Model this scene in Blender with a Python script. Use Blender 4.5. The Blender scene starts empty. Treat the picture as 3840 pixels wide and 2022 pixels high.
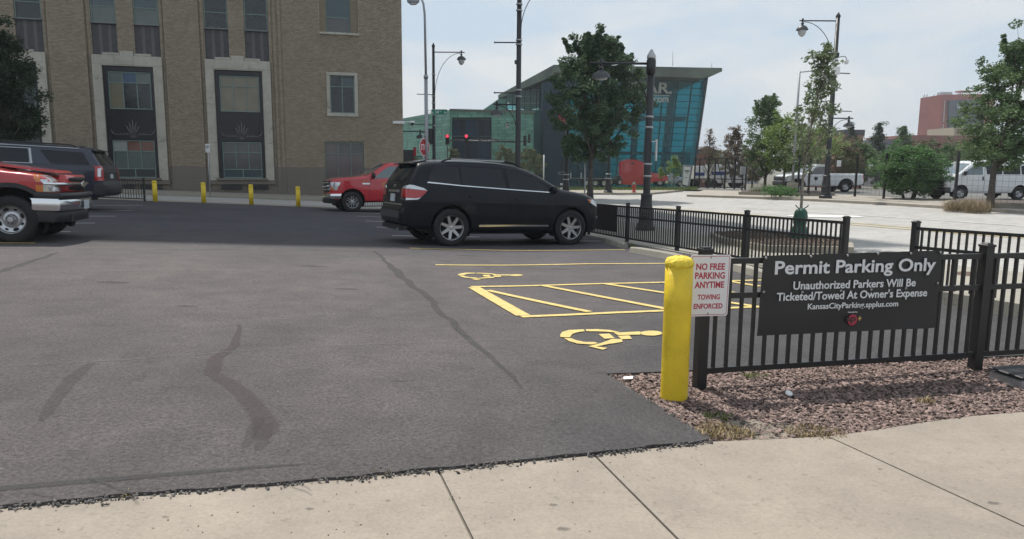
import bpy, bmesh, math, random
import numpy as np
from mathutils import Vector, Matrix
from mathutils.bvhtree import BVHTree
C=bpy.context; S=C.scene; COL=S.collection
random.seed(7); RNG=np.random.default_rng(11)
R=math.radians
# ---------------------------------------------------------------- camera
FPX=2700.; PITCH=R(8.24); ROLL=R(.5); EYE=1.5
cam=bpy.data.cameras.new('camera'); cam.sensor_width=36; cam.lens=36*FPX/3840
cam.clip_start=.05; cam.clip_end=6000
camo=bpy.data.objects.new('camera',cam); COL.objects.link(camo)
camo.matrix_world=Matrix.Translation((0,0,EYE))@Matrix.Rotation(R(90)-PITCH,4,'X')@Matrix.Rotation(ROLL,4,'Z')
S.camera=camo
# ---------------------------------------------------------------- sky, sun, exposure
SUN_EL=R(60); SUN_AZ=math.atan2(-.30,.53)      # direction towards the sun, measured from +Y towards +X
W=bpy.data.worlds.new('World'); S.world=W; W.use_nodes=True
nt=W.node_tree; nt.nodes.clear(); N=nt.nodes.new; Lk=nt.links.new
out=N('ShaderNodeOutputWorld'); bg=N('ShaderNodeBackground'); bg.inputs[1].default_value=1
sky=N('ShaderNodeTexSky'); sky.sky_type='NISHITA'; sky.sun_disc=False; sky.sun_elevation=SUN_EL; sky.sun_rotation=SUN_AZ
sky.air_density=1.2; sky.dust_density=3; sky.altitude=250
mul=N('ShaderNodeVectorMath'); mul.operation='SCALE'; mul.inputs[3].default_value=.11
Lk(sky.outputs[0],mul.inputs[0])
tc=N('ShaderNodeTexCoord'); mp=N('ShaderNodeMapping'); mp.inputs['Scale'].default_value=(1,1,2.6)
Lk(tc.outputs['Generated'],mp.inputs[0])
n1=N('ShaderNodeTexNoise'); n1.inputs['Scale'].default_value=3.9; n1.inputs['Detail'].default_value=7; n1.inputs['Roughness'].default_value=.55; n1.inputs['Distortion'].default_value=.3
Lk(mp.outputs[0],n1.inputs[0])
cr=N('ShaderNodeValToRGB'); cr.color_ramp.elements[0].position=.42; cr.color_ramp.elements[0].color=(.59,.71,.83,1)
cr.color_ramp.elements[1].position=.63; cr.color_ramp.elements[1].color=(.80,.83,.85,1)
e=cr.color_ramp.elements.new(.52); e.color=(.68,.755,.83,1)
Lk(n1.outputs[0],cr.inputs[0])
mx=N('ShaderNodeMix'); mx.data_type='RGBA'; mx.inputs[0].default_value=.88
Lk(mul.outputs[0],mx.inputs[6]); Lk(cr.outputs[0],mx.inputs[7]); Lk(mx.outputs[2],bg.inputs[0]); Lk(bg.outputs[0],out.inputs[0])
sl=bpy.data.lights.new('sun','SUN'); sl.energy=4.6; sl.angle=R(.6); sl.color=(1,.965,.90)
so=bpy.data.objects.new('sun',sl); COL.objects.link(so)
SDIR=Vector((math.cos(SUN_EL)*math.sin(SUN_AZ),math.cos(SUN_EL)*math.cos(SUN_AZ),math.sin(SUN_EL)))
so.rotation_euler=SDIR.to_track_quat('Z','Y').to_euler()
S.view_settings.view_transform='Standard'; S.view_settings.look='None'; S.view_settings.exposure=0.0
S.view_settings.gamma=1; S.view_settings.use_curve_mapping=False
S.cycles.max_bounces=6; S.cycles.transparent_max_bounces=12
# ---------------------------------------------------------------- ground shape and placing helpers
cp_,sp_=math.cos(PITCH),math.sin(PITCH); cr_,sr_=math.cos(ROLL),math.sin(ROLL)
def ss(a,b,x):
    t=np.clip((x-a)/(b-a),0,1); return t*t*(3-2*t)
def smax(a,b,k=1.0): return k*np.logaddexp(a/k,b/k)
def drop(x,y):
    lim=20+24*ss(0,12,-x)
    sy=-smax(-y,-lim); mxx=-smax(-np.maximum(x,-24.),0*x,.4)
    d=1.35+.027*sy+.037*mxx-.2*ss(8,22,x)
    return d+.03*np.maximum(0,np.minimum(y,140)-58)*ss(50,66,y)
def gz(x,y): return EYE-drop(np.asarray(x,float),np.asarray(y,float))
def _ss(a,b,x):
    t=(x-a)/(b-a); t=0. if t<0 else 1. if t>1 else t
    return t*t*(3-2*t)
def _lae(a,b):
    m=a if a>b else b; return m+math.log(math.exp(a-m)+math.exp(b-m))
def gzf(x,y):
    lim=20+24*_ss(0,12,-x); sy=-_lae(-y,-lim); mx=-.4*_lae(-max(x,-24.)/.4,0.)
    d=1.35+.027*sy+.037*mx-.2*_ss(8,22,x)
    if y>50: d+=.03*max(0,min(y,140)-58)*_ss(50,66,y)
    return EYE-d
def ray(u,v):
    a=(u-1920)/FPX;b=-(v-1011)/FPX
    x=a*cr_-b*sr_;y=a*sr_+b*cr_
    return Vector((x,cp_+y*sp_,-sp_+y*cp_))
def G(u,v,dz=0.):
    """where the photographer's line of sight meets the ground"""
    r=ray(u,v); t=1.
    while t<500:
        p=r*t
        if p.z+EYE<gzf(p.x,p.y)+dz:
            a,b=t/1.02,t
            for _ in range(26):
                m=(a+b)/2;q=r*m
                if q.z+EYE<gzf(q.x,q.y)+dz:b=m
                else:a=m
            q=r*b; return Vector((q.x,q.y,gzf(q.x,q.y)+dz))
        t*=1.02
    raise ValueError((u,v))
def at(u,v,Y):
    r=ray(u,v); p=r*(Y/r.y); return Vector((p.x,p.y,p.z+EYE))
def onplane(u,v,o,n):
    r=ray(u,v); o=Vector(o)-Vector((0,0,EYE)); n=Vector(n)
    p=r*(o.dot(n)/r.dot(n)); return Vector((p.x,p.y,p.z+EYE))
# ---------------------------------------------------------------- materials
MATS={}
def mat(name,col,rough=.6,metal=0.,var=0.,vscale=8.,bump=0.,bscale=40.,col2=None,trans=0.,coat=0.,emit=None,estr=1.,spec=None,objrand=0.,island=0.,detail=6,ior=None,alpha=1.,stretch=None):
    if name in MATS: return MATS[name]
    m=bpy.data.materials.new(name); m.use_nodes=True; MATS[name]=m
    nt=m.node_tree; p=nt.nodes['Principled BSDF']; I=p.inputs; n=nt.nodes.new; l=nt.links.new
    I['Base Color'].default_value=(*col,1); I['Roughness'].default_value=rough; I['Metallic'].default_value=metal
    if trans: I['Transmission Weight'].default_value=trans
    if coat: I['Coat Weight'].default_value=coat; I['Coat Roughness'].default_value=.04
    if spec is not None: I['Specular IOR Level'].default_value=spec
    if ior: I['IOR'].default_value=ior
    if alpha<1: I['Alpha'].default_value=alpha
    if emit: I['Emission Color'].default_value=(*emit,1); I['Emission Strength'].default_value=estr
    src=None; tcn=None
    def coord():
        nonlocal tcn
        if tcn is None:
            g=n('ShaderNodeNewGeometry'); tcn=g.outputs['Position']
            if stretch:
                q=n('ShaderNodeMapping'); q.inputs['Scale'].default_value=stretch; l(tcn,q.inputs[0]); tcn=q.outputs[0]
        return tcn
    cur=None
    if var>0 or col2:
        t=n('ShaderNodeTexNoise'); t.inputs['Scale'].default_value=vscale; t.inputs['Detail'].default_value=detail; t.inputs['Roughness'].default_value=.62
        l(coord(),t.inputs[0])
        r=n('ShaderNodeValToRGB'); a,b=r.color_ramp.elements; a.position=.33; b.position=.68
        c2=col2 if col2 else tuple(c*(1+var) for c in col); c1=col if col2 else tuple(c*(1-var) for c in col)
        a.color=(*c1,1); b.color=(*c2,1); l(t.outputs[0],r.inputs[0]); cur=r.outputs[0]
    if objrand or island:
        h=n('ShaderNodeHueSaturation')
        if cur is not None: l(cur,h.inputs['Color'])
        else: h.inputs['Color'].default_value=(*col,1)
        if island:
            g=n('ShaderNodeNewGeometry'); o=n('ShaderNodeObjectInfo'); ad=n('ShaderNodeMath'); ad.operation='ADD'
            l(g.outputs['Random Per Island'],ad.inputs[0]); l(o.outputs['Random'],ad.inputs[1])
            fr=n('ShaderNodeMath'); fr.operation='FRACT'; l(ad.outputs[0],fr.inputs[0]); rnd=fr.outputs[0]; amt=island
        else:
            o=n('ShaderNodeObjectInfo'); rnd=o.outputs['Random']; amt=objrand
        mr=n('ShaderNodeMapRange'); mr.inputs[3].default_value=1-amt; mr.inputs[4].default_value=1+amt
        l(rnd,mr.inputs[0]); l(mr.outputs[0],h.inputs['Value']); cur=h.outputs[0]
    if cur is not None: l(cur,I['Base Color'])
    if bump>0:
        t=n('ShaderNodeTexNoise'); t.inputs['Scale'].default_value=bscale; t.inputs['Detail'].default_value=4
        l(coord(),t.inputs[0]); b=n('ShaderNodeBump'); b.inputs['Strength'].default_value=bump; b.inputs['Distance'].default_value=.02
        l(t.outputs[0],b.inputs['Height']); l(b.outputs[0],I['Normal'])
    return m
# ---------------------------------------------------------------- object helpers
def props(o,label=None,cat=None,group=None,kind=None):
    if label: o['label']=label
    if cat: o['category']=cat
    if group: o['group']=group
    if kind: o['kind']=kind
    return o
def thing(name,label,cat,loc=(0,0,0),rz=0,group=None,M=None,kind=None):
    o=bpy.data.objects.new(name,None); COL.objects.link(o); o.empty_display_size=.2
    if M is not None: o.matrix_world=M
    else: o.location=loc; o.rotation_euler=(0,0,rz)
    return props(o,label,cat,group,kind)
def link(name,me,parent=None,M=None):
    o=bpy.data.objects.new(name,me); COL.objects.link(o)
    if parent is not None: o.parent=parent
    if M is not None: o.matrix_local=M
    return o
def npmesh(name,V,F,mt=None,smooth=False,nper=4,uv=None):
    V=np.asarray(V,np.float32).reshape(-1,3); F=np.asarray(F,np.int32).reshape(-1,nper)
    me=bpy.data.meshes.new(name); me.vertices.add(len(V)); me.vertices.foreach_set('co',V.ravel())
    me.loops.add(F.size); me.loops.foreach_set('vertex_index',F.ravel())
    me.polygons.add(len(F)); me.polygons.foreach_set('loop_start',np.arange(0,F.size,nper,dtype=np.int32))
    if smooth: me.polygons.foreach_set('use_smooth',np.ones(len(F),bool))
    me.update(calc_edges=True)
    if mt: me.materials.append(mt)
    return me
class MB:
    def __init__(s): s.v=[];s.f=[];s.mi=[];s.sm=[]
    def add(s,V,F,mi=0,smooth=False):
        b=len(s.v); s.v+= [tuple(p) for p in V]; s.f+=[tuple(i+b for i in f) for f in F]; s.mi+=[mi]*len(F); s.sm+=[smooth]*len(F); return s
    def box(s,c,d,M=None,mi=0,bev=0):
        x,y,z=(k/2 for k in d)
        if bev>0:
            e=bev
            V=[];
            for sz in(-1,1):
                zi=sz*z; 
                for (ex,lay) in ((e,0),(0,1)):
                    zz=zi if lay==0 else zi-sz*e
                    V.append([(-x+ex,-y+ex,zz),(x-ex,-y+ex,zz),(x-ex,y-ex,zz),(-x+ex,y-ex,zz)])
            rings=[V[0],V[1],V[3],V[2]]
            P=[p for r in rings for p in r]; F=[(3,2,1,0),(12,13,14,15)]
            for i in range(3):
                for j in range(4): a=i*4+j;b=i*4+(j+1)%4; F.append((a,b,b+4,a+4))
        else:
            P=[(-x,-y,-z),(x,-y,-z),(x,y,-z),(-x,y,-z),(-x,-y,z),(x,-y,z),(x,y,z),(-x,y,z)]
            F=[(3,2,1,0),(4,5,6,7),(0,1,5,4),(1,2,6,5),(2,3,7,6),(3,0,4,7)]
        if M is not None: P=[M@Vector(p) for p in P]
        P=[(p[0]+c[0],p[1]+c[1],p[2]+c[2]) for p in P]
        return s.add(P,F,mi)
    def bar(s,a,b,w,h,mi=0,up=(0,0,1)):
        a=Vector(a);b=Vector(b);d=(b-a);L=d.length;d.normalize();u=Vector(up)
        r=d.cross(u); 
        if r.length<1e-4: r=d.cross(Vector((1,0,0)))
        r.normalize();u=r.cross(d)
        M=Matrix((d,r,u)).transposed()
        return s.box((a+b)/2,(L,w,h),M,mi)
    def tube(s,pts,rad,n=8,mi=0,smooth=True,cap=True):
        pts=[Vector(p) for p in pts]; m=len(pts)
        if not hasattr(rad,'__len__'): rad=[rad]*m
        V=[];F=[];pr=None
        for i,p in enumerate(pts):
            d=(pts[min(i+1,m-1)]-pts[max(i-1,0)])
            if d.length<1e-9: d=Vector((0,0,1))
            d.normalize()
            if pr is None:
                r=d.cross(Vector((0,0,1)))
                if r.length<.05: r=d.cross(Vector((1,0,0)))
            else: r=pr-d*pr.dot(d)
            r.normalize();pr=r;q=d.cross(r)
            for k in range(n):
                a=2*math.pi*k/n; V.append(p+(r*math.cos(a)+q*math.sin(a))*rad[i])
        for i in range(m-1):
            for k in range(n):
                k2=(k+1)%n;F.append((i*n+k,i*n+k2,(i+1)*n+k2,(i+1)*n+k))
        s.add(V,F,mi,smooth)
        if cap: s.add(V[:n],[tuple(range(n))[::-1]],mi); s.add(V[-n:],[tuple(range(n))],mi)
        return s
    def lathe(s,prof,n=16,c=(0,0,0),axis='z',mi=0,smooth=True,M=None,cap=True):
        V=[];F=[];m=len(prof)
        for r,h in prof:
            for k in range(n):
                a=2*math.pi*k/n; x,y=r*math.cos(a),r*math.sin(a)
                p=(x,y,h) if axis=='z' else ((x,h,-y) if axis=='y' else (h,x,y))
                if M is not None: p=M@Vector(p)
                V.append((p[0]+c[0],p[1]+c[1],p[2]+c[2]))
        for i in range(m-1):
            for k in range(n):
                k2=(k+1)%n;F.append((i*n+k,i*n+k2,(i+1)*n+k2,(i+1)*n+k))
        s.add(V,F,mi,smooth)
        if cap and prof[0][0]>1e-4: s.add(V[:n],[tuple(range(n))[::-1]],mi)
        if cap and prof[-1][0]>1e-4: s.add(V[-n:],[tuple(range(n))],mi)
        return s
    def prism(s,poly,a,b,axis='z',mi=0,M=None):
        """poly in the plane across axis, extruded from a to b"""
        n=len(poly)
        def P(p,h):
            q=(p[0],p[1],h) if axis=='z' else ((p[0],h,p[1]) if axis=='y' else (h,p[0],p[1]))
            return tuple(M@Vector(q)) if M is not None else q
        V=[P(p,a) for p in poly]+[P(p,b) for p in poly]
        F=[tuple(range(n))[::-1],tuple(range(n,2*n))]+[(i,(i+1)%n,(i+1)%n+n,i+n) for i in range(n)]
        return s.add(V,F,mi)
    def mesh(s,name,mats,recalc=True,angle=None):
        me=bpy.data.meshes.new(name); me.from_pydata(s.v,[],s.f)
        if not isinstance(mats,(list,tuple)): mats=[mats]
        for m in mats: me.materials.append(m)
        me.polygons.foreach_set('material_index',s.mi); me.polygons.foreach_set('use_smooth',s.sm)
        if recalc:
            bm=bmesh.new();bm.from_mesh(me);bmesh.ops.remove_doubles(bm,verts=bm.verts,dist=1e-5);bmesh.ops.recalc_face_normals(bm,faces=bm.faces);bm.to_mesh(me);bm.free()
        if angle:
            me.polygons.foreach_set('use_smooth',[True]*len(me.polygons)); me.set_sharp_from_angle(angle=R(angle))
        me.update(); return me
    def build(s,name,mats,parent=None,M=None,**k):
        return link(name,s.mesh(name,mats,**k),parent,M)
_ub={}
def unit_box(mt,bev=0):
    k=(mt.name,bev)
    if k not in _ub: _ub[k]=MB().box((0,0,0),(1,1,1),bev=bev).mesh('piece',mt)
    return _ub[k]
def pieces(name,parent,rects,mt,limit=300,key=None,frame=None,open_back=True):
    """rects: list of (center xyz, size xyz) in parent's local frame. The first `limit` (by key) are parts, the rest one part."""
    rects=list(rects)
    if key: rects.sort(key=key)
    ub=unit_box(mt)
    for c,d in rects[:limit]:
        link(name,ub,parent,Matrix.Translation(c)@Matrix.Diagonal((*d,1)))
    rest=rects[limit:]
    if rest:
        c=np.array([r[0] for r in rest],float);d=np.array([r[1] for r in rest],float)/2
        cor=np.array([(-1,-1,-1),(1,-1,-1),(1,1,-1),(-1,1,-1),(-1,-1,1),(1,-1,1),(1,1,1),(-1,1,1)],float)
        V=(c[:,None,:]+cor[None]*d[:,None,:]).reshape(-1,3)
        f=np.array([(3,2,1,0),(4,5,6,7),(0,1,5,4),(1,2,6,5),(3,0,4,7)]) if open_back else np.array([(3,2,1,0),(4,5,6,7),(0,1,5,4),(1,2,6,5),(2,3,7,6),(3,0,4,7)])
        F=(f[None]+np.arange(len(rest))[:,None,None]*8).reshape(-1,4)
        o=link(name,npmesh(name,V,F,mt),parent); o['kind']='stuff'
def text(s,size,mt,parent,M,name='lettering',bold=0.,sx=1.,ext=.0008,align='CENTER',shear=0.,space=1.):
    cu=bpy.data.curves.new('t','FONT'); cu.body=s; cu.size=size; cu.align_x=align; cu.offset=bold; cu.extrude=ext; cu.shear=shear; cu.resolution_u=3; cu.space_character=space
    o=bpy.data.objects.new('t',cu); COL.objects.link(o)
    dg=C.evaluated_depsgraph_get(); me=bpy.data.meshes.new_from_object(o.evaluated_get(dg)); bpy.data.objects.remove(o)
    me.transform(Matrix.Diagonal((sx,1,1,1))); me.materials.clear(); me.materials.append(mt); me.name=name
    return link(name,me,parent,M)
def grid_sheet(name,xs,ys,dz,mt,kind='structure',inside=None,parent=None):
    X,Y=np.meshgrid(xs,ys); Z=gz(X,Y)+dz; n=len(xs);m=len(ys)
    V=np.stack([X,Y,Z],-1).reshape(-1,3); i=np.arange(n-1)[None]+np.arange(m-1)[:,None]*n
    F=np.stack([i,i+1,i+1+n,i+n],-1).reshape(-1,4)
    o=link(name,npmesh(name,V,F,mt,True),parent)
    if kind: o['kind']=kind
    return o
def drape(name,poly,dz,mt,step=.5,parent=None,kind='structure',thick=0.,label=None,edge_mat=None):
    """a sheet with the outline poly lying dz above the ground, optionally with a skirt"""
    bm=bmesh.new(); vs=[bm.verts.new((p[0],p[1],0)) for p in poly]; bm.faces.new(vs)
    xs=[p[0] for p in poly];ys=[p[1] for p in poly]
    def cut(co,no):
        g=bm.verts[:]+bm.edges[:]+bm.faces[:]; bmesh.ops.bisect_plane(bm,geom=g,plane_co=co,plane_no=no,dist=1e-4)
    x=min(xs)+step
    while x<max(xs): cut((x,0,0),(1,0,0)); x+=step
    y=min(ys)+step
    while y<max(ys): cut((0,y,0),(0,1,0)); y+=step
    bmesh.ops.recalc_face_normals(bm,faces=bm.faces)
    if bm.faces[:] and bm.faces[0].normal.z<0: bmesh.ops.reverse_faces(bm,faces=bm.faces)
    nf=list(bm.faces)
    if thick>0:
        ed=[e for e in bm.edges if e.is_boundary]
        r=bmesh.ops.extrude_edge_only(bm,edges=ed); low=[g for g in r['geom'] if isinstance(g,bmesh.types.BMVert)]
        lows=set(low)
        for v in bm.verts: v.co.z=gzf(v.co.x,v.co.y)+dz-(thick if v in lows else 0)
        bmesh.ops.recalc_face_normals(bm,faces=bm.faces)
    else:
        for v in bm.verts: v.co.z=gzf(v.co.x,v.co.y)+dz
    bmesh.ops.triangulate(bm,faces=bm.faces)
    me=bpy.data.meshes.new(name); bm.to_mesh(me); bm.free(); me.materials.append(mt)
    o=link(name,me,parent)
    if kind: o['kind']=kind
    return o
# ================================================================ materials of the place
def asphalt_mat(name,base,speck,patch,bump=.35,zoned=False):
    m=bpy.data.materials.new(name); m.use_nodes=True; nt=m.node_tree; p=nt.nodes['Principled BSDF']; n=nt.nodes.new; l=nt.links.new
    g=n('ShaderNodeNewGeometry'); P=g.outputs['Position']
    def noise(sc,det,rough=.6,dist=0):
        t=n('ShaderNodeTexNoise'); t.inputs['Scale'].default_value=sc; t.inputs['Detail'].default_value=det; t.inputs['Roughness'].default_value=rough; t.inputs['Distortion'].default_value=dist; l(P,t.inputs[0]); return t.outputs[0]
    def ramp(f,a,b,ca,cb):
        r=n('ShaderNodeValToRGB'); r.color_ramp.elements[0].position=a; r.color_ramp.elements[1].position=b
        r.color_ramp.elements[0].color=(*ca,1); r.color_ramp.elements[1].color=(*cb,1); l(f,r.inputs[0]); return r.outputs[0]
    def mix(f,a,b,mode='MIX'):
        x=n('ShaderNodeMix'); x.data_type='RGBA'; x.blend_type=mode
        if isinstance(f,float): x.inputs[0].default_value=f
        else: l(f,x.inputs[0])
        l(a,x.inputs[6]); l(b,x.inputs[7]); return x.outputs[2]
    big=ramp(noise(.35,5,.55,.6),.36,.66,patch,base)
    mid=ramp(noise(2.3,6,.65,.4),.3,.72,(.80,.80,.80),(1.16,1.15,1.14))
    fine=ramp(noise(48,5,.8),.34,.68,(.45,.45,.45),(1.6,1.58,1.55))
    sx=n('ShaderNodeSeparateXYZ'); l(P,sx.inputs[0]); q1=n('ShaderNodeMath'); q1.operation='MULTIPLY_ADD'; q1.inputs[1].default_value=-.42; l(sx.outputs[1],q1.inputs[0]); l(sx.outputs[0],q1.inputs[2])
    q2=n('ShaderNodeMath'); q2.operation='MULTIPLY_ADD'; q2.inputs[1].default_value=2.2; l(noise(.8,4),q2.inputs[0]); l(q1.outputs[0],q2.inputs[2])
    q3=n('ShaderNodeMapRange'); q3.inputs[1].default_value=-1.6; q3.inputs[2].default_value=.6; l(q2.outputs[0],q3.inputs[0])
    fresh=n('ShaderNodeMix'); fresh.data_type='RGBA'; l(q3.outputs[0],fresh.inputs[0]); fresh.inputs[6].default_value=(1.12,1.04,1.03,1); fresh.inputs[7].default_value=(.70,.72,.735,1) if zoned else (1,1,1,1)
    if not zoned: fresh.inputs[6].default_value=(1,1,1,1)
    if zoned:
        q4=n('ShaderNodeMapRange'); q4.inputs[1].default_value=11; q4.inputs[2].default_value=17; l(sx.outputs[1],q4.inputs[0]); lot_shade=n('ShaderNodeMix'); lot_shade.data_type='RGBA'; l(q4.outputs[0],lot_shade.inputs[0]); lot_shade.inputs[6].default_value=(1,1,1,1); lot_shade.inputs[7].default_value=(.66,.72,.84,1)  # back lot colour darkened and blued to deepen the building's shade there
        big=mix(1.,big,lot_shade.outputs[2],'MULTIPLY')
    big=mix(1.,big,fresh.outputs[2],'MULTIPLY')
    c=mix(1.,big,mid,'MULTIPLY'); c=mix(.9,c,fine,'MULTIPLY')
    v=n('ShaderNodeTexVoronoi'); v.inputs['Scale'].default_value=62; l(P,v.inputs[0])
    sp=n('ShaderNodeMath'); sp.operation='LESS_THAN'; sp.inputs[1].default_value=.16; l(v.outputs['Distance'],sp.inputs[0])
    sm=n('ShaderNodeMath'); sm.operation='MULTIPLY'; l(sp.outputs[0],sm.inputs[0]); l(ramp(noise(1.1,4,.6),.42,.62,(0.05,)*3,(.75,)*3),sm.inputs[1])
    rgb=n('ShaderNodeRGB'); rgb.outputs[0].default_value=(*speck,1)
    c=mix(sm.outputs[0],c,rgb.outputs[0])
    l(c,p.inputs['Base Color']); p.inputs['Roughness'].default_value=.86; p.inputs['Specular IOR Level'].default_value=.35
    b=n('ShaderNodeBump'); b.inputs['Strength'].default_value=bump; b.inputs['Distance'].default_value=.012
    l(noise(95,4,.75),b.inputs['Height']); l(b.outputs[0],p.inputs['Normal'])
    return m
def concrete_mat(name,base,dark,pits=.25,bump=.12,rand=.0,blot=0.):
    m=bpy.data.materials.new(name); m.use_nodes=True; nt=m.node_tree; p=nt.nodes['Principled BSDF']; n=nt.nodes.new; l=nt.links.new
    g=n('ShaderNodeNewGeometry'); P=g.outputs['Position']
    def noise(sc,det,rough=.6,dist=0):
        t=n('ShaderNodeTexNoise'); t.inputs['Scale'].default_value=sc; t.inputs['Detail'].default_value=det; t.inputs['Roughness'].default_value=rough; t.inputs['Distortion'].default_value=dist; l(P,t.inputs[0]); return t.outputs[0]
    def ramp(f,a,b,ca,cb):
        r=n('ShaderNodeValToRGB'); r.color_ramp.elements[0].position=a; r.color_ramp.elements[1].position=b
        r.color_ramp.elements[0].color=(*ca,1); r.color_ramp.elements[1].color=(*cb,1); l(f,r.inputs[0]); return r.outputs[0]
    def mix(f,a,b,mode='MULTIPLY'):
        x=n('ShaderNodeMix'); x.data_type='RGBA'; x.blend_type=mode; x.inputs[0].default_value=f; l(a,x.inputs[6]); l(b,x.inputs[7]); return x.outputs[2]
    c=ramp(noise(1.3,7,.6,.5),.30,.68,dark,base)
    c=mix(.8,c,ramp(noise(60,3,.7),.3,.7,(.84,.83,.82),(1.10,1.10,1.10)))
    c=mix(pits,c,ramp(noise(26,3,.6,.8),.30,.40,(.25,.24,.22),(1,1,1)))
    c=mix(.55,c,ramp(noise(5,5,.7),.35,.65,(.86,.86,.86),(1.08,1.08,1.08)))
    if blot: c=mix(blot,c,ramp(noise(1.9,8,.75,.6),.60,.68,(1,1,1),(.22,.21,.19)))
    if rand:
        o=n('ShaderNodeObjectInfo'); mr=n('ShaderNodeMapRange'); mr.inputs[3].default_value=1-rand; mr.inputs[4].default_value=1+rand; l(o.outputs['Random'],mr.inputs[0])
        h=n('ShaderNodeHueSaturation'); l(c,h.inputs['Color']); l(mr.outputs[0],h.inputs['Value']); c=h.outputs[0]
    l(c,p.inputs['Base Color']); p.inputs['Roughness'].default_value=.88
    b=n('ShaderNodeBump'); b.inputs['Strength'].default_value=bump; b.inputs['Distance'].default_value=.01
    l(noise(70,4,.7),b.inputs['Height']); l(b.outputs[0],p.inputs['Normal'])
    return m
def fade_mat(name,col,strength=.8,scale=9.):
    """thin stain whose rim breaks up into the surface below"""
    m=bpy.data.materials.new(name); m.use_nodes=True; nt=m.node_tree; p=nt.nodes['Principled BSDF']; n=nt.nodes.new; l=nt.links.new
    p.inputs['Base Color'].default_value=(*col,1); p.inputs['Roughness'].default_value=.85
    a=n('ShaderNodeAttribute'); a.attribute_name='edge'
    g=n('ShaderNodeNewGeometry'); t=n('ShaderNodeTexNoise'); t.inputs['Scale'].default_value=scale; t.inputs['Detail'].default_value=6; t.inputs['Roughness'].default_value=.7; l(g.outputs['Position'],t.inputs[0])
    ad=n('ShaderNodeMath'); ad.operation='ADD'; l(a.outputs['Fac'],ad.inputs[0]); l(t.outputs[0],ad.inputs[1])
    r=n('ShaderNodeMapRange'); r.inputs[1].default_value=.62; r.inputs[2].default_value=1.0; r.inputs[4].default_value=strength; l(ad.outputs[0],r.inputs[0])
    l(r.outputs[0],p.inputs['Alpha']); return m
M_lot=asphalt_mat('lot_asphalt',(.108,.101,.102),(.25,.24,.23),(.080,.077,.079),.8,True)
M_street=asphalt_mat('street_surface',(.41,.40,.38),(.5,.49,.47),(.36,.35,.335),.1)
M_far_lot=asphalt_mat('far_lot_asphalt',(.16,.157,.15),(.2,.2,.19),(.13,.128,.12),.15)
M_conc=concrete_mat('sidewalk_concrete',(.33,.282,.230),(.265,.228,.190),.28,.2,.07,.10)
M_conc2=concrete_mat('kerb_concrete',(.34,.31,.255),(.25,.225,.185),.3)
M_gravelconc=concrete_mat('sand_joint',(.22,.20,.165),(.12,.11,.095),.6)
M_soil=mat('soil',(.10,.08,.065),.95,var=.4,vscale=20,bump=.5,bscale=60)
M_dirt=mat('ground_dirt',(.13,.12,.09),.95,var=.25,vscale=2)
M_grass=mat('grass_blades',(.10,.13,.035),.8,var=.35,vscale=3)
M_yel=mat('yellow_line_paint',(.60,.46,.16),.7,var=.18,vscale=14,bump=.2,bscale=70)
M_wht=mat('white_line_paint',(.62,.61,.58),.7,var=.12,vscale=9)
M_yelroad=mat('yellow_road_paint',(.50,.38,.12),.7,var=.15,vscale=4)
M_black=mat('black_powder_coat',(.018,.018,.019),.42,bump=.05,bscale=120)
M_steel=mat('galvanised_steel',(.42,.43,.44),.45,.7)
M_chrome=mat('chrome',(.75,.76,.77),.14,1.)
M_darkplastic=mat('dark_plastic',(.022,.022,.024),.5)
# ---------------------------------------------------------------- ground, lot, street
xs=np.concatenate([-np.geomspace(2500,60,14),np.linspace(-50,50,101),np.geomspace(60,2500,14)])
ys=np.concatenate([np.linspace(-60,-12,8),np.linspace(-10,80,91),np.geomspace(90,4500,22)])
grid_sheet('ground',xs,ys,-.14,M_dirt)
def jag(a,b,n,amp,rs):
    a=Vector(a);b=Vector(b);d=(b-a);nn=Vector((-d.y,d.x)).normalized()
    return [tuple(a+d*(i/n)+nn*rs.uniform(-amp,amp)) for i in range(n)]
rs=random.Random(3)
def xy(p): return (p.x,p.y)
SW0=Vector((-2.01,2.67)); SWD=Vector((3.06,1.0)).normalized()
eL=SW0+SWD*-30; B_=Vector(xy(G(2655,1655,-.012))); C_=Vector(xy(G(2273,1401))); D_=Vector(xy(G(3840,1332)))
Dx=D_+(D_-C_).normalized()*1.6
FDIR=Vector((.675,-2.30)).normalized()          # the long fence runs this way
P1=Vector((2.75,17.19))
lot=jag(eL,SW0+SWD*-6,4,.0,rs)+jag(SW0+SWD*-6,B_,110,.012,rs)+jag(B_,C_,30,.012,rs)+jag(C_,Dx,8,.01,rs)
lr=[tuple(P1+FDIR*12.2+Vector((-.10,0))),tuple(P1+FDIR*-18+Vector((-.12,0)))]
le=[xy(G(1211,778)),xy(G(551,753))]
ledir=(Vector(le[1])-Vector(le[0])).normalized()
lot+= [tuple(Dx)]+lr+[tuple(Vector(le[0])-ledir*9),le[0],le[1],tuple(Vector(le[1])+ledir*25),(-45,12)]
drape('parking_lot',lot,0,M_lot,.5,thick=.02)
street=[(3.0,12.5),(-1.5,36),(-4,44),(-20,90),(6,90),(8,62),(70,62),(90,20),(90,-10),(12,-3),(7.5,6)]
drape('street',street,-.05,M_street,1.0)
FO=Vector((-20.8,44)); FD=Vector((math.cos(R(14.6)),math.sin(R(14.6)))); FN=Vector((FD.y,-FD.x))
def fp(s,o=0): return tuple(FO+FD*s+FN*o)
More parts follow.
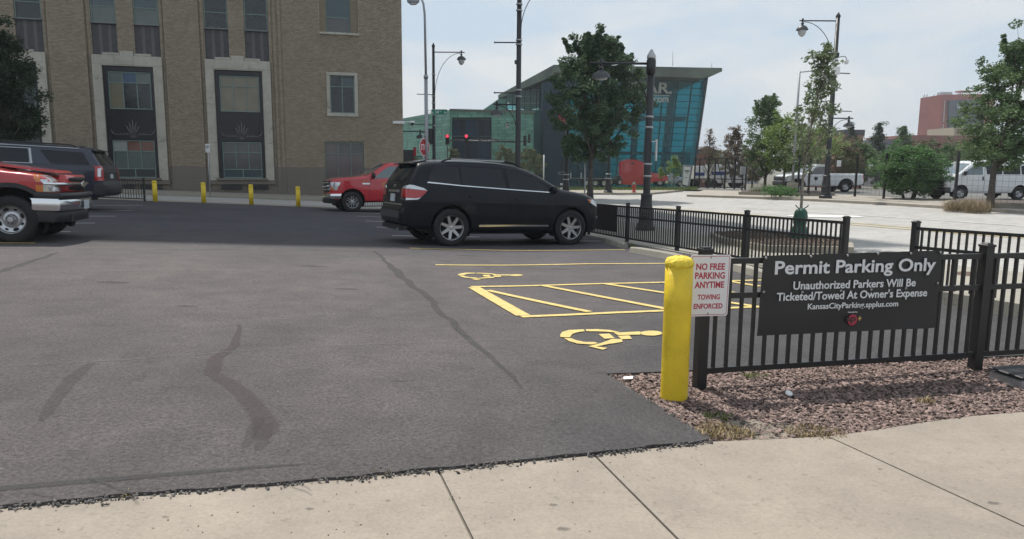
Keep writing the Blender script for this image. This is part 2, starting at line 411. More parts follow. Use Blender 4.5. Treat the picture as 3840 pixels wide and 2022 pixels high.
# the terrace street in front of the tall building
drape('terrace_street',[fp(-40,6.2),fp(-40,22),fp(24,22),fp(24,6.2)],-.045,M_street,1.0)
drape('terrace_sidewalk',[fp(-40,0),fp(-40,6.3),fp(15.5,6.3),fp(15.5,0)],.05,concrete_mat('terrace_concrete',(.33,.30,.25),(.26,.24,.20)),1.0,thick=.2)
drape('side_sidewalk',[fp(14.2,-30),fp(14.2,0),fp(17.5,0),fp(17.5,-30)],.045,M_conc2,1.5,thick=.2)
b0=Vector(le[0])-ledir*12; b1=Vector(le[1])+ledir*28; off=Vector((-.34,.94))
drape('terrace_gutter',[tuple(b0),tuple(b1),tuple(b1+off*1.9),tuple(b0+off*1.9)],-.012,M_conc2,1.0,thick=.06)
# sidewalk strip between the long fence and the street, with driveway opening
fs=[tuple(P1+FDIR*12.2+Vector((-.09,0))),tuple(P1+FDIR*-18+Vector((-.11,0))),tuple(P1+FDIR*-18+Vector((2.6,.6))),tuple(P1+FDIR*6+Vector((3.4,.9))),tuple(P1+FDIR*12.2+Vector((5,.9)))]
drape('street_sidewalk',fs,.02,concrete_mat('street_walk_concrete',(.36,.335,.28),(.29,.27,.23)),.7,thick=.14)
cp=[xy(G(*p)) for p in [(1950,728),(2440,728),(2560,716),(2640,706),(1950,706)]]
drape('far_sidewalk',cp,.08,M_conc2,1.2,thick=.2)
M_farconc=concrete_mat('far_walk_concrete',(.40,.355,.30),(.30,.27,.23),.2)
cp=[xy(G(*p)) for p in [(2575,735),(2900,745),(3300,765),(3840,798),(4250,824),(4250,795),(3840,770),(3300,742),(3000,728),(2640,717)]]
drape('far_sidewalk',cp,.08,M_farconc,1.0,thick=.22)
cp=[xy(G(*p)) for p in [(2640,716),(3000,727),(3300,741),(3840,769),(4400,800)]]+[(75,40),(75,60),(30,61),(10,61)]
drape('far_parking_lot',cp,.06,M_far_lot,1.5)
# verge of grass beyond the far sidewalk
cp=[xy(G(*p)) for p in [(1900,713),(2600,713),(2625,703),(1900,703)]]
verge=drape('grass_verge',cp,.12,M_grass,1.5,kind='structure')
# ---------------------------------------------------------------- near sidewalk of poured slabs
swdz=-.014
nrm=Vector((SWD.y,-SWD.x))
J=[((1643,1763),(1772,2022)),((2230,1708),(2542,2022)),((3105,1637),(3840,1974))]
def gl(p): return Vector(xy(G(*p,swdz)))
edgeR=[gl(p) for p in [(2655,1657),(2880,1648),(3105,1636),(3280,1613),(3460,1585),(3650,1560),(3840,1545)]]
dR=(edgeR[-1]-edgeR[-3]).normalized(); edgeR.append(edgeR[-1]+dR*3)
base=[tuple(eL)]+[tuple(SW0+SWD*3.2)]+[tuple(e) for e in edgeR]+[tuple(edgeR[-1]+nrm*5),tuple(eL+nrm*8)]
sw=drape('sidewalk',base,swdz-.014,M_gravelconc,.6)
def slab(poly): 
    o=drape('slab',[tuple(p) for p in poly],swdz,M_conc,.6,parent=sw,kind=None,thick=.03); return o
def jl(k,side,g=.006):
    a,b=gl(J[k][0]),gl(J[k][1]); d=(b-a).normalized(); o=Vector((-d.y,d.x))*g*(1 if side else -1)
    return a+o,(a+d*3.6)+o
c0=sorted([jl(0,0),jl(0,1)],key=lambda q:q[0].x)
slab([SW0+SWD*-3.4,c0[0][0],c0[0][1],c0[0][1]-SWD*5]); slab([SW0+SWD*-9,SW0+SWD*-3.42,c0[0][1]-SWD*5.02,c0[0][1]-SWD*10])
a2,b2=c0[1]
c1=sorted([jl(1,0),jl(1,1)],key=lambda q:q[0].x); c2=sorted([jl(2,0),jl(2,1)],key=lambda q:q[0].x)
slab([a2,c1[0][0],c1[0][1],b2])
slab([c1[1][0]]+edgeR[:2]+[c2[0][0],c2[0][1],c1[1][1]])
slab([c2[1][0]]+edgeR[3:]+[edgeR[-1]+nrm*4,c2[1][1]])
# ---------------------------------------------------------------- ribbons: stains, seams, painted lines
def ribbon(name,pts,wid,dz,mt,parent=None,kind='structure',sub=.35,taper=True,wob=0.):
    P=[Vector((p[0],p[1])) for p in pts]; Wd=wid if hasattr(wid,'__len__') else [wid]*len(P)
    Q=[];WW=[]
    for i in range(len(P)-1):
        n=max(1,int((P[i+1]-P[i]).length/sub))
        for k in range(n): t=k/n; Q.append(P[i].lerp(P[i+1],t)); WW.append(Wd[i]*(1-t)+Wd[i+1]*t)
    Q.append(P[-1]);WW.append(Wd[-1]); V=[];ed=[]
    rr=random.Random(len(Q))
    for i,q in enumerate(Q):
        d=(Q[min(i+1,len(Q)-1)]-Q[max(i-1,0)]).normalized(); o=Vector((-d.y,d.x))
        q=q+o*rr.uniform(-wob,wob)
        end=taper and i in(0,len(Q)-1)
        for k,e in((-1,0),(-.4,1),(.4,1),(1,0)):
            v=q+o*WW[i]*.5*k; V.append((v.x,v.y,gzf(v.x,v.y)+dz)); ed.append(0. if end else e)
    n=len(Q);F=[(i*4+k,i*4+k+1,i*4+k+5,i*4+k+4)[::-1] for i in range(n-1) for k in range(3)]
    me=npmesh(name,V,F,mt); a=me.attributes.new('edge','FLOAT','POINT'); a.data.foreach_set('value',ed)
    o=link(name,me,parent); 
    if kind: o['kind']=kind
    return o
gp=lambda L:[xy(G(*p)) for p in L]
M_stain=fade_mat('damp_stain',(.078,.058,.057),.42,12); M_stain2=fade_mat('faint_stain',(.072,.060,.060),.32,8)
M_tar=fade_mat('crack_sealant',(.054,.052,.053),.36,26); M_tar2=fade_mat('old_seam',(.055,.053,.054),.45,20); M_dust=fade_mat('dusty_seam',(.19,.18,.17),.30,30)
ribbon('pavement_stain',gp([(900,1215),(880,1300),(800,1350),(800,1400),(905,1470),(985,1555),(1000,1620),(965,1660)]),[.03,.09,.13,.12,.14,.14,.16,.12],.004,M_stain,sub=.08,wob=.008)
ribbon('pavement_stain',gp([(975,1560),(940,1630),(915,1690)]),[.10,.07,.04],.005,M_stain2,sub=.08)
ribbon('pavement_stain',gp([(990,1580),(985,1640),(970,1695)]),[.12,.10,.06],.006,M_stain2,sub=.08)
ribbon('pavement_stain',gp([(350,1355),(270,1420),(200,1510),(150,1590)]),[.07,.12,.09,.04],.004,M_stain2,sub=.1)
ribbon('sealed_strip',gp([(-300,1853),(0,1832),(380,1800),(700,1775),(920,1756),(1180,1738)]),[.05,.07,.07,.06,.05,.02],.004,M_tar2,sub=.15)
ribbon('sealed_crack',gp([(1405,940),(1450,985),(1475,1012),(1560,1080),(1620,1135),(1690,1205),(1790,1290),(1850,1335),(1920,1405),(1990,1480)]),[.06,.09,.17,.12,.10,.09,.08,.06,.05,.02],.004,M_tar,sub=.27,wob=.03)
ribbon('sealed_crack',gp([(-60,1040),(60,1000),(150,972),(220,945)]),[.10,.13,.12,.06],.004,M_tar,sub=.2,wob=.02)
ribbon('pavement_seam',gp([(-100,932),(700,938),(1400,941),(1900,944)]),.05,.0045,M_tar,wob=.01)
ribbon('pavement_seam',gp([(-50,1378),(450,1352),(900,1318),(1300,1295),(1900,1275),(2250,1290),(2490,1300)]),.022,.0045,M_dust,sub=.12,wob=.01)
ribbon('pavement_seam',gp([(1620,1122),(1680,1118),(1720,1120)]),.03,.005,M_tar)
ribbon('pavement_seam',gp([(2205,1404),(2280,1401),(2340,1399)]),.025,.005,M_tar,sub=.05)
for q in [[(330,1793),(480,1845),(540,1880)],[(1060,1795),(1150,1830),(1180,1845)],[(100,1840),(250,1880)],[(1700,1230),(1755,1270)],[(2000,1110),(2060,1120),(2130,1117)],[(1480,1000),(1560,1002),(1600,1010)]]:
    ribbon('pavement_crack',gp(q),.018,.005,M_tar,sub=.06,wob=.012)
for (u,v,r,s_) in [(2480,1100,.10,1),(1300,1085,.16,1),(1180,1000,.22,1),(700,1150,.12,1),(2100,1010,.2,1),(1750,960,.25,1),(420,1060,.2,1),(1500,1430,.06,1),(3725,1888,.03,0),(2075,1895,.022,0),(2112,1985,.03,0),(1160,1910,.02,0),(3300,1760,.015,0),(1455,1880,.014,0),(2850,1800,.012,0),(620,1940,.016,0),(3560,1700,.012,0)]:
    q=G(u,v,0 if s_ else -.014); e=Vector((1,.15))*r
    ribbon('oil_spot' if s_ else 'pavement_spot',[(q.x-e.x,q.y-e.y),(q.x-e.x*.3,q.y+r*.1),(q.x+e.x*.4,q.y),(q.x+e.x,q.y+e.y)],[r*.3,r*1.1,r*.9,r*.2],.004 if s_ else -.010,M_stain2 if s_ else M_tar,sub=r*.3,wob=r*.12)
# painted lines
def line(L,w,mt,dz=.008,**k): return ribbon('parking_line',gp(L),w,dz,mt,taper=False,**k)
for q in [[(1537,932),(2344,938)],[(1633,995),(2200,991),(2590,989)],[(-80,912),(132,913)]]: line(q,.10,M_yel)
for q in [[(1766,1077),(2200,1067),(2860,1052)],[(1955,1190),(2300,1175),(2853,1152)]]: line(q,.10,M_yel)
line([(1778,1080),(1962,1186)],.16,M_yel,.0095)
for q in [[(1829,1091),(2210,1172)],[(2027,1071),(2510,1163)],[(2260,1065),(2830,1151)],[(2480,1060),(2853,1114)],[(2735,1057),(2850,1076)]]: line(q,.10,M_yel,.0095)
for q in [(352,536,771,771),(322,498,791,791),(300,433,812,812),(200,355,838,838),(150,264,870,870),(1313,1470,798,802),(1336,1500,812,816),(1369,1540,830,834),(1411,1600,853,858),(1470,1800,885,890),(1800,2300,902,905)]:
    line([(q[0],q[2]),(q[1],q[3])],.09,M_wht)
SY=[[(1128,497),(1140,480),(1180,468),(1268,464),(1277,475),(1235,481),(1202,491),(1187,512),(1130,511)],
 [(1150,516),(1192,517),(1225,530),(1270,540),(1340,541),(1356,548),(1320,556),(1230,550),(1180,535)],
 [(1280,464),(1350,463),(1430,468),(1487,480),(1466,483),(1400,478),(1350,476),(1287,475)],
 [(1360,493),(1425,490),(1458,517),(1395,521)],
 [(1450,484),(1612,477),(1612,496),(1476,499)],
 [(1612+66+67*math.cos(a),487+15*math.sin(a)) for a in [i*math.pi/9 for i in range(18)]],
 [(1475,503),(1545,501),(1563,522),(1498,524)],
 [(1380,546),(1442,522),(1500,523),(1506,540),(1420,553),(1347,568),(1412,577),(1386,588),(1300,567)]]
sv=lambda p:(1400+p[0]/1.61,950+p[1]/1.61)
o1=G(*sv((1128,497))); o2=G(*sv((513,130)))
for k,off in enumerate([Vector((0,0,0)),o2-o1]):
    em=None
    for poly in SY:
        W_=[G(*sv(p))+off for p in poly]
        o=drape('symbol_part' if em else 'wheelchair_symbol',[xy(p) for p in W_],.008,M_yel,.5,parent=em,kind=None if em else 'structure')
        if em is None: em=o
# street paint
for q,w in [([(2665,767),(3300,808),(3840,843)],.12),([(1480,700),(1700,712)],.12)]: ribbon('lane_line',gp(q),w,-.035,M_wht,taper=False,sub=1.5)
ribbon('lane_line',gp([(2480,776),(2900,808),(3300,840),(3840,880)]),.12,-.035,M_yelroad,taper=False,sub=1.5)
ribbon('lane_line',gp([(2480,781),(2900,814),(3300,847),(3840,888)]),.12,-.035,M_yelroad,taper=False,sub=1.5)
arrow=gp([(2945,806),(3000,800),(3040,802),(3220,806),(3240,812),(3130,813),(3040,811),(3000,812)])
drape('painted_arrow',arrow,-.032,M_wht,1.)
# crumbled rim of the asphalt and grit
def grit(name,centres,size,mt,zoff=0,flat=.5,kind='stuff',parent=None,label=None,sidelo=.5):
    n=len(centres); V=[];
    base=np.array([(1,-.1,-.5),(.2,.9,-.5),(-1,.3,-.5),(-.3,-.8,-.5),(.8,-.1,.55),(.15,.65,.6),(-.75,.25,.5),(-.25,-.6,.6)],float)
    F0=np.array([(4,5,6,7),(0,1,5,4),(1,2,6,5),(2,3,7,6),(3,0,4,7)])
    Cn=np.asarray(centres,float); sz=size*RNG.uniform(sidelo,1.3,(n,1,3))*np.array([1,.8,flat]); a=RNG.uniform(0,6.28,n)
    jit=base[None]+RNG.uniform(-.3,.3,(n,8,3))*np.array([1,1,.5]); P=jit*sz; ca,sa=np.cos(a)[:,None],np.sin(a)[:,None]
    tx=RNG.uniform(-.5,.5,(n,1)); ty=RNG.uniform(-.35,.35,(n,1)); z=P[...,2]+P[...,0]*tx+P[...,1]*ty
    X=P[...,0]*ca-P[...,1]*sa; Y=P[...,0]*sa+P[...,1]*ca
    V=np.stack([X,Y,z],-1)+Cn[:,None,:]; F=(F0[None]+np.arange(n)[:,None,None]*8).reshape(-1,4)
    o=link(name,npmesh(name,V.reshape(-1,3),F,mt),parent)
    if kind: o['kind']=kind
    return o
M_crumb=mat('asphalt_crumbs',(.10,.093,.088),.9,island=.7)
pts=[]
for i in range(3400):
    t=rs.uniform(-6,3.25)
    if rs.random()>.25+.75*max(0,math.sin(t*7.3)*math.sin(t*2.9+1)+.25*math.sin(t*23)): continue
    q=SW0+SWD*t-nrm*(rs.gauss(.004,.010) if rs.random()<.85 else rs.uniform(-.05,.08)); pts.append((q.x,q.y,gzf(q.x,q.y)-.008+ (0.008 if rs.random()<.3 else 0)))
for i in range(420):
    q=B_.lerp(C_,rs.random())+Vector((rs.gauss(0,.015),rs.gauss(0,.015))); pts.append((q.x,q.y,gzf(q.x,q.y)-.005))
props(grit('asphalt_crumbs',pts,.0095,M_crumb,flat=.7,sidelo=.3),'loose dark asphalt crumbs along the broken lot edge')
pts=[]
for i in range(230):
    u,v=rs.uniform(-100,2700),rs.uniform(1150,2010); q=G(u,v); pts.append((q.x,q.y,q.z+.002-(.013 if (v>1898-.0855*u) else 0)))
props(grit('pavement_grit',pts,.0045,mat('pale_grit',(.2,.18,.15),.9,island=.8)),'tiny stones scattered on lot and sidewalk')
# ================================================================ near corner: stone chips, fence, signs, bollard
bed=[tuple(B_+Vector((-.0,.0))),tuple(C_),tuple(Dx),tuple(Dx+Vector((.8,-1.3))),tuple(edgeR[-1])]+[tuple(e) for e in edgeR[:-1]][::-1]
drape('planting_bed_soil',bed,-.035,M_soil,.4,kind='structure')
def inpoly(x,y,P):
    c=False;n=len(P)
    for i in range(n):
        x1,y1=P[i];x2,y2=P[(i+1)%n]
        if (y1>y)!=(y2>y) and x<(x2-x1)*(y-y1)/(y2-y1)+x1: c=not c
    return c
M_chip=mat('stone_chip',(.18,.120,.105),.85,var=.25,vscale=30,island=.65,col2=(.225,.165,.142))
pts=[];sandc=[G(2830,1600),G(2720,1640),G(3000,1612)]
while len(pts)<27000:
    x,y=rs.uniform(.6,5.2),rs.uniform(3.6,6.3)
    if not inpoly(x,y,bed): continue
    bare=min((Vector((x,y))-Vector((c.x,c.y))).length for c in sandc)
    if bare<.20 and rs.random()<.75: continue
    pts.append((x,y,gzf(x,y)-.03+rs.uniform(0,.022)))
props(grit('stone_chips',pts,.0180,M_chip,flat=.30,sidelo=.35),'reddish brown stone chips filling the bed under the near fence')
drape('bare_sand_patch',[xy(c) for c in [G(2720,1555),G(2800,1548),G(2870,1560),G(2940,1575),G(3010,1592),G(3040,1612),G(2960,1625),G(2850,1632),G(2760,1640),G(2700,1638),G(2690,1600)]],-.026,mat('bare_sand',(.25,.215,.17),.95,var=.3,vscale=14,bump=.6,bscale=70),.3)
pts=[]
for i in range(900):
    q=G(rs.gauss(2840,90),rs.gauss(1603,18)); pts.append((q.x,q.y,q.z-.024))
props(grit('sand_grit',pts,.004,mat('sand_grit_grains',(.26,.23,.19),.9,island=.6)),'coarse grit on the bare sandy patch by the sidewalk')
def fence_run(name,label,posts,group,post_h=.93,sp=.098,rails=(.855,.62,.105),close_first=True,ph=.07,cat='fence',pt=.024):
    P=[Vector((p[0],p[1])) for p in posts]; z0=[gzf(*p) for p in P]
    o=thing(name,label,cat,(P[0].x,P[0].y,z0[0]),group=group); O=Vector((P[0].x,P[0].y,z0[0]))
    pm=MB().box((0,0,post_h/2-.1),(ph,ph,post_h+.2)).box((0,0,post_h+.004),(ph+.012,ph+.012,.02),bev=.004).box((0,0,post_h+.018),(ph*.8,ph*.8,.012),bev=.005).mesh('post',M_black)
    pk=unit_box(M_black)
    for i,p in enumerate(P):
        d=(P[min(i+1,len(P)-1)]-P[max(i-1,0)]); a=math.atan2(d.y,d.x)
        link('post',pm,o,Matrix.Translation((p.x-O.x,p.y-O.y,z0[i]-O.z))@Matrix.Rotation(a,4,'Z'))
    for i in range(len(P)-1):
        a,b=P[i],P[i+1]; L=(b-a).length; ang=math.atan2(b.y-a.y,b.x-a.x); d=(b-a)/L; za,zb=z0[i],z0[i+1]
        for h in rails:
            w,hh=(.030,.038)
            m=MB().bar((a.x+d.x*ph*.5-O.x,a.y+d.y*ph*.5-O.y,za+h-O.z),(b.x-d.x*ph*.5-O.x,b.y-d.y*ph*.5-O.y,zb+h-O.z),w,hh)
            m.build('rail',M_black,o)
        n=max(2,round(L/sp)); 
        for k in range(1,n):
            t=k/n; x,y=a.x+(b.x-a.x)*t,a.y+(b.y-a.y)*t; z=za+(zb-za)*t
            lo,hi=rails[-1]-.01,rails[0]+.005
            link('picket',pk,o,Matrix.Translation((x-O.x,y-O.y,z+(lo+hi)/2-O.z))@Matrix.Rotation(ang,4,'Z')@Matrix.Diagonal((pt*.8,pt,hi-lo,1)))
    return o
NP1=Vector(xy(G(2622,1447)));NP2=Vector(xy(G(3655,1378))); ND=(NP2-NP1).normalized(); NL=(NP2-NP1).length
near_f=fence_run('picket_fence','black metal picket fence in the stone chip bed, carrying the permit banner',[tuple(NP1),tuple(NP2),tuple(NP2+ND*NL)],'black picket fences')
p0=P1-Vector((.675,-2.30))
fence_run('picket_fence','black picket fence running from behind the dark suv to the walkway opening',[tuple(P1-Vector((.675,-2.3))*k) for k in (3,2,1)]+[tuple(P1+Vector((.675,-2.3))*k) for k in range(4)],'black picket fences')
f2a=Vector((5.05,9.0)); f2d=Vector((.36,-1.0)).normalized()
fence_run('picket_fence','short black picket fence behind the permit banner at the right edge',[tuple(f2a),tuple(f2a+f2d*2.3),tuple(f2a+f2d*4.2)],'black picket fences')
# fence panels on the far edge of the lot
l0=G(543,756); ldir=Vector((b1-b0)).normalized()
fence_run('picket_fence','low black picket fence left of the yellow bollards, behind the dark blue suv',[tuple(Vector(xy(l0))+ldir*2.4*k) for k in range(0,5)],'black picket fences')
r0=Vector(xy(G(1345,783)))
fence_run('picket_fence','low black picket fence right of the yellow bollards, seen beneath the red pickup',[tuple(r0-ldir*2.4*k) for k in range(0,4)],'black picket fences')
# screen on the long fence beside the suv nose
q0=P1-Vector((.675,-2.3))*1.02+Vector((-.06,-.02)); q1=P1-Vector((.675,-2.3))*.20+Vector((-.06,-.02))
m=MB().bar((q0.x,q0.y,gzf(*q0)+.55),(q1.x,q1.y,gzf(*q1)+.55),.012,.66)
props(m.build('fence_screen',M_darkplastic),'dark panel tied to the fence in front of the dark suv','panel')
# ---- bollards
M_bol=mat('yellow_bollard_paint',(.74,.52,.02),.5,var=.14,vscale=5,bump=.2,bscale=28,coat=.08,detail=10)
nt=M_bol.node_tree; pr=nt.nodes['Principled BSDF']; old=pr.inputs['Base Color'].links[0].from_socket
gg=nt.nodes.new('ShaderNodeNewGeometry'); mp=nt.nodes.new('ShaderNodeMapping'); mp.inputs['Scale'].default_value=(1,1,.35); nz=nt.nodes.new('ShaderNodeTexNoise'); nz.inputs['Scale'].default_value=46; nz.inputs['Detail'].default_value=6; nz.inputs['Roughness'].default_value=.7
rp=nt.nodes.new('ShaderNodeValToRGB'); rp.color_ramp.elements[0].position=.66; rp.color_ramp.elements[1].position=.71; mm=nt.nodes.new('ShaderNodeMix'); mm.data_type='RGBA'; mm.inputs[7].default_value=(.30,.21,.06,1)
nt.links.new(gg.outputs['Position'],mp.inputs[0]); nt.links.new(mp.outputs[0],nz.inputs[0]); nt.links.new(nz.outputs[0],rp.inputs[0]); nt.links.new(rp.outputs[0],mm.inputs[0]); nt.links.new(old,mm.inputs[6]); nt.links.new(mm.outputs[2],pr.inputs['Base Color'])
M_bolcap=mat('yellow_concrete_cap',(.80,.60,.05),.7,var=.2,vscale=40,bump=.9,bscale=45)
gb=G(2536,1497); gb=Vector((gb.x,gb.y+.07,gb.z)); hb=.885; rb=.087
b=thing('bollard','thick yellow bollard with rough domed cap beside the white no free parking sign','bollard',gb)
MB().lathe([(rb*1.01,-.05),(rb,.0),(rb,.3),(rb*1.002,.6),(rb,hb-.03)],28).build('post',M_bol,b)
mb=MB(); prof=[(rb*1.0,hb-.035),(rb*1.045,hb-.03),(rb*1.06,hb-.018),(rb*1.02,hb-.004),(rb*.9,hb+.012),(rb*.6,hb+.024),(rb*.25,hb+.029),(0.0,hb+.030)]
mb.lathe(prof,28); rr=random.Random(5); mb.v=[(x*(1+rr.uniform(-.02,.02)),y*(1+rr.uniform(-.02,.02)),z+rr.uniform(-.003,.003)) for x,y,z in mb.v]; mb.build('cap',M_bolcap,b)
wh=["leftmost of the four far yellow bollards, at the end of the black fence","far yellow bollard below the no parking sign, second from the left","far yellow bollard in front of the plain granite wall, third from the left","rightmost of the four far yellow bollards, nearest the red pickup"]
for i,p in enumerate([(583,757),(765,761),(943,768),(1119,775)]):
    g=G(*p); b=thing('bollard',wh[i],'bollard',(g.x,g.y,g.z),rz=R(14),group='slim yellow bollards at the lot entrance')
    t=1.5 if 0 else 0
    MB().lathe([(.093,-.05),(.093,.80)],14).build('post',M_bol,b)
    MB().lathe([(.1,.795),(.102,.82),(.09,.845),(.05,.86),(0,.865)],14).build('cap',M_bolcap,b)
# ---- wheel stops
M_stop=concrete_mat('wheel_stop_concrete',(.37,.35,.29),(.27,.25,.21),.6,.3)
ws=['concrete wheel stop in front of the dark suv','concrete wheel stop nearest the yellow bollard, below the fence','concrete wheel stop seen through the near fence left of the banner']
for i,(a,b_) in enumerate([((2200,890),(2332,932)),((2378,950),(2545,980)),((2725,1010),(2850,1044))]):
    A=G(*a);B=G(*b_); d=(B-A).normalized(); Ln=1.83
    A=B-d*Ln; A.z=gzf(A.x,A.y); o=thing('wheel_stop',ws[i],'wheel stop',B,rz=math.atan2(-d.y,-d.x),group='concrete wheel stops')
    sl=(A.z-B.z)/Ln; poly=[(-.0,-.01),(-.025,.10),(-.055,.125),(-.105,.125),(-.135,.10),(-.16,-.01)]
    m=MB(); n=6; V=[];F=[]
    for k in range(n+1):
        t=k/n; e=.02 if k in(0,n) else 0; 
        for (y,z) in poly: V.append((t*Ln,y*(1) if e==0 else -.08+(y+.08)*.8, z*(1 if e==0 else .86)+sl*t*Ln))
    for k in range(n):
        for j in range(6): j2=(j+1)%6; F.append((k*6+j,k*6+j2,k*6+6+j2,k*6+6+j))
    F+= [tuple(range(6)),tuple(range(n*6,n*6+6))]
    m.add(V,F); m.build('stop_block',M_stop,o)
    MB().lathe([(.012,.11),(.012,.128)],8,c=(.4,-.08,sl*.4)).lathe([(.012,.11),(.012,.128)],8,c=(1.4,-.08,sl*1.4)).build('anchor_pin',mat('rusty_steel',(.12,.06,.035),.8),o)
# ---- text fitting on a flat face
def textfit(s,mt,parent,M,w,cap,bold=.0,name='lettering',ext=.0006,shear=0.,align=.5):
    o=text(s,1,mt,parent,M,name=name,bold=bold,ext=ext,align='LEFT',shear=shear); me=o.data
    n=len(me.vertices); co=np.empty(n*3,np.float32); me.vertices.foreach_get('co',co); co=co.reshape(-1,3)
    x0,x1=co[:,0].min(),co[:,0].max(); k=w/(x1-x0); co[:,0]=(co[:,0]-x0)*k-w*align; co[:,1]*=cap/.7; co[:,2]*=1
    me.vertices.foreach_set('co',co.ravel()); me.update(); return o
M_signwhite=mat('sign_white',(.74,.73,.74),.45); M_signred=mat('sign_red',(.42,.03,.06),.5); M_banner=mat('banner_vinyl',(.020,.020,.021),.5,bump=.06,bscale=14)
M_letter=mat('banner_letter_white',(.70,.71,.72),.5); M_letter_red=mat('banner_logo_red',(.38,.03,.06),.5); M_letter_gold=mat('banner_logo_gold',(.62,.42,.12),.5)
nf=Vector((ND.y,-ND.x,0))         # towards the photographer
NDs=Vector((ND.x,ND.y,(gzf(*NP2)-gzf(*NP1))/NL)).normalized()
pO=Vector((NP1.x,NP1.y,0))+nf*.024
TL,TR,BL,BR=[onplane(u,v,pO,nf) for u,v in [(2861,958),(3533,938),(2836,1260),(3505,1229)]]
ban=thing('banner','black vinyl permit parking banner bolted to the near picket fence','banner',TL)
nx,ny=30,14; V=[];F=[]
for j in range(ny+1):
    for i in range(nx+1):
        a,b_=i/nx,j/ny; p=TL.lerp(TR,a).lerp(BL.lerp(BR,a),b_)-TL
        wv=.004*math.sin(a*19+b_*3)+.003*math.sin(b_*9+a*5); sag=.003*math.sin(a*math.pi*9)*(1-b_)
        V.append(p+nf*(.004+wv*(.3+b_*.7))+Vector((0,0,-abs(sag) if j==0 else 0)))
for j in range(ny):
    for i in range(nx): k=j*(nx+1)+i; F.append((k,k+1,k+nx+2,k+nx+1)[::-1])
me=npmesh('vinyl_sheet',[tuple(v) for v in V],F,M_banner,True); sh=link('vinyl_sheet',me,ban)
LW=(TR-TL).length; LH=((BL-TL).length+(BR-TR).length)/2; ex=(TR-TL).normalized(); ey=nf.cross(ex).normalized()
if ey.z<0: ey=-ey
def bM(fx,fy,off=.0135): 
    p=TL.lerp(TR,fx).lerp(BL.lerp(BR,fx),fy)-TL+nf*off
    dn=(BL.lerp(BR,fx)-TL.lerp(TR,fx)).normalized(); e1=(TR.lerp(BR,fy)-TL.lerp(BL,fy)).normalized()
    M=Matrix((e1,-dn,nf)).transposed().to_4x4(); M.translation=p; return M
for s,fx,fy,w,cap,bd in [("Permit Parking Only",.512,.243,.895,.158,.022),("Unauthorized Parkers Will Be",.51,.438,.684,.098,.02),("Ticketed/Towed At Owner's Expense",.505,.572,.842,.098,.02),("KansasCityParking.spplus.com",.508,.690,.508,.070,.018),("Operated by:",.505,.752,.055,.016,.02)]:
    textfit(s,M_letter,ban,bM(fx,fy),w*LW,cap*LH,bd)
r_=.070*LH; MB().lathe([(r_,0),(r_,.0012)],28,M=bM(.507,.845)).build('logo_disc',M_letter_red,ban)
textfit('sp',M_banner,ban,bM(.497,.860,.0152),.064*LW*.9,.075*LH,.03); textfit('+',M_letter_gold,ban,bM(.548,.868),.018*LW,.075*LH,.03)
M_bolt=mat('bolt_head',(.35,.34,.33),.4,.8)
for fx,fy in [(.012,.03),(.25,.03),(.45,.03),(.62,.02),(.81,.03),(.985,.03),(.015,.45),(.22,.47),(.43,.47),(.60,.47),(.80,.47),(.985,.42)]:
    MB().lathe([(.010,0),(.011,.002),(.007,.005),(0,.0065)],10,M=bM(fx,fy,.010)).build('bolt',M_bolt,ban)
# white sign
pO2=Vector((NP1.x,NP1.y,0))+nf*.040
a,b_,c,d=[onplane(u,v,pO2,nf) for u,v in [(2594,958),(2742,954),(2725,1183),(2577,1188)]]
ctr=(a+b_+c+d)/4; w=((b_-a).length+(c-d).length)/2; h=((d-a).length+(c-b_).length)/2
e1=(b_-a).normalized(); dn=(d-a).normalized()
MS=Matrix((e1,-dn,nf)).transposed().to_4x4(); MS.translation=ctr
sg=thing('parking_sign','white sign with red lettering on the fence end post, behind the thick yellow bollard','sign',M=MS)
def rrect(w,h,r,n=5): return [(sx*(w/2-r)+r*math.cos(a0+k*math.pi/2/n),sy*(h/2-r)+r*math.sin(a0+k*math.pi/2/n)) for (sx,sy,a0) in ((1,1,0),(-1,1,math.pi/2),(-1,-1,math.pi),(1,-1,1.5*math.pi)) for k in range(n+1)]
MB().prism(rrect(w,h,.015),-.001,.0015).build('sign_plate',M_signwhite,sg)
def frame_ring(w,h,r,t,z0,z1):
    A=rrect(w,h,r);B=rrect(w-2*t,h-2*t,max(r-t,.002)); n=len(A); m=MB()
    V=[(p[0],p[1],z1) for p in A]+[(p[0],p[1],z1) for p in B]+[(p[0],p[1],z0) for p in A]
    F=[(i,(i+1)%n,n+(i+1)%n,n+i) for i in range(n)]+[(i,2*n+i,2*n+(i+1)%n,(i+1)%n) for i in range(n)]
    return m.add(V,F)
frame_ring(w-.016,h-.016,.014,.0035,.001,.0022).build('border',M_signred,sg)
for s,y,ww,cp in [("NO FREE",.26,.72,.078),("PARKING",.115,.75,.078),("ANYTIME",-.035,.74,.078),("TOWING",-.225,.56,.062),("ENFORCED",-.375,.73,.062)]:
    textfit(s,M_signred,sg,Matrix.Translation((-.0,y*h,.0017)),ww*w,cp*h*1.3,.030)
for y in (.455,-.455): MB().lathe([(.006,0),(.006,.003),(.003,.005)],8,c=(0,y*h,.0015)).build('bolt',M_bolt,sg)
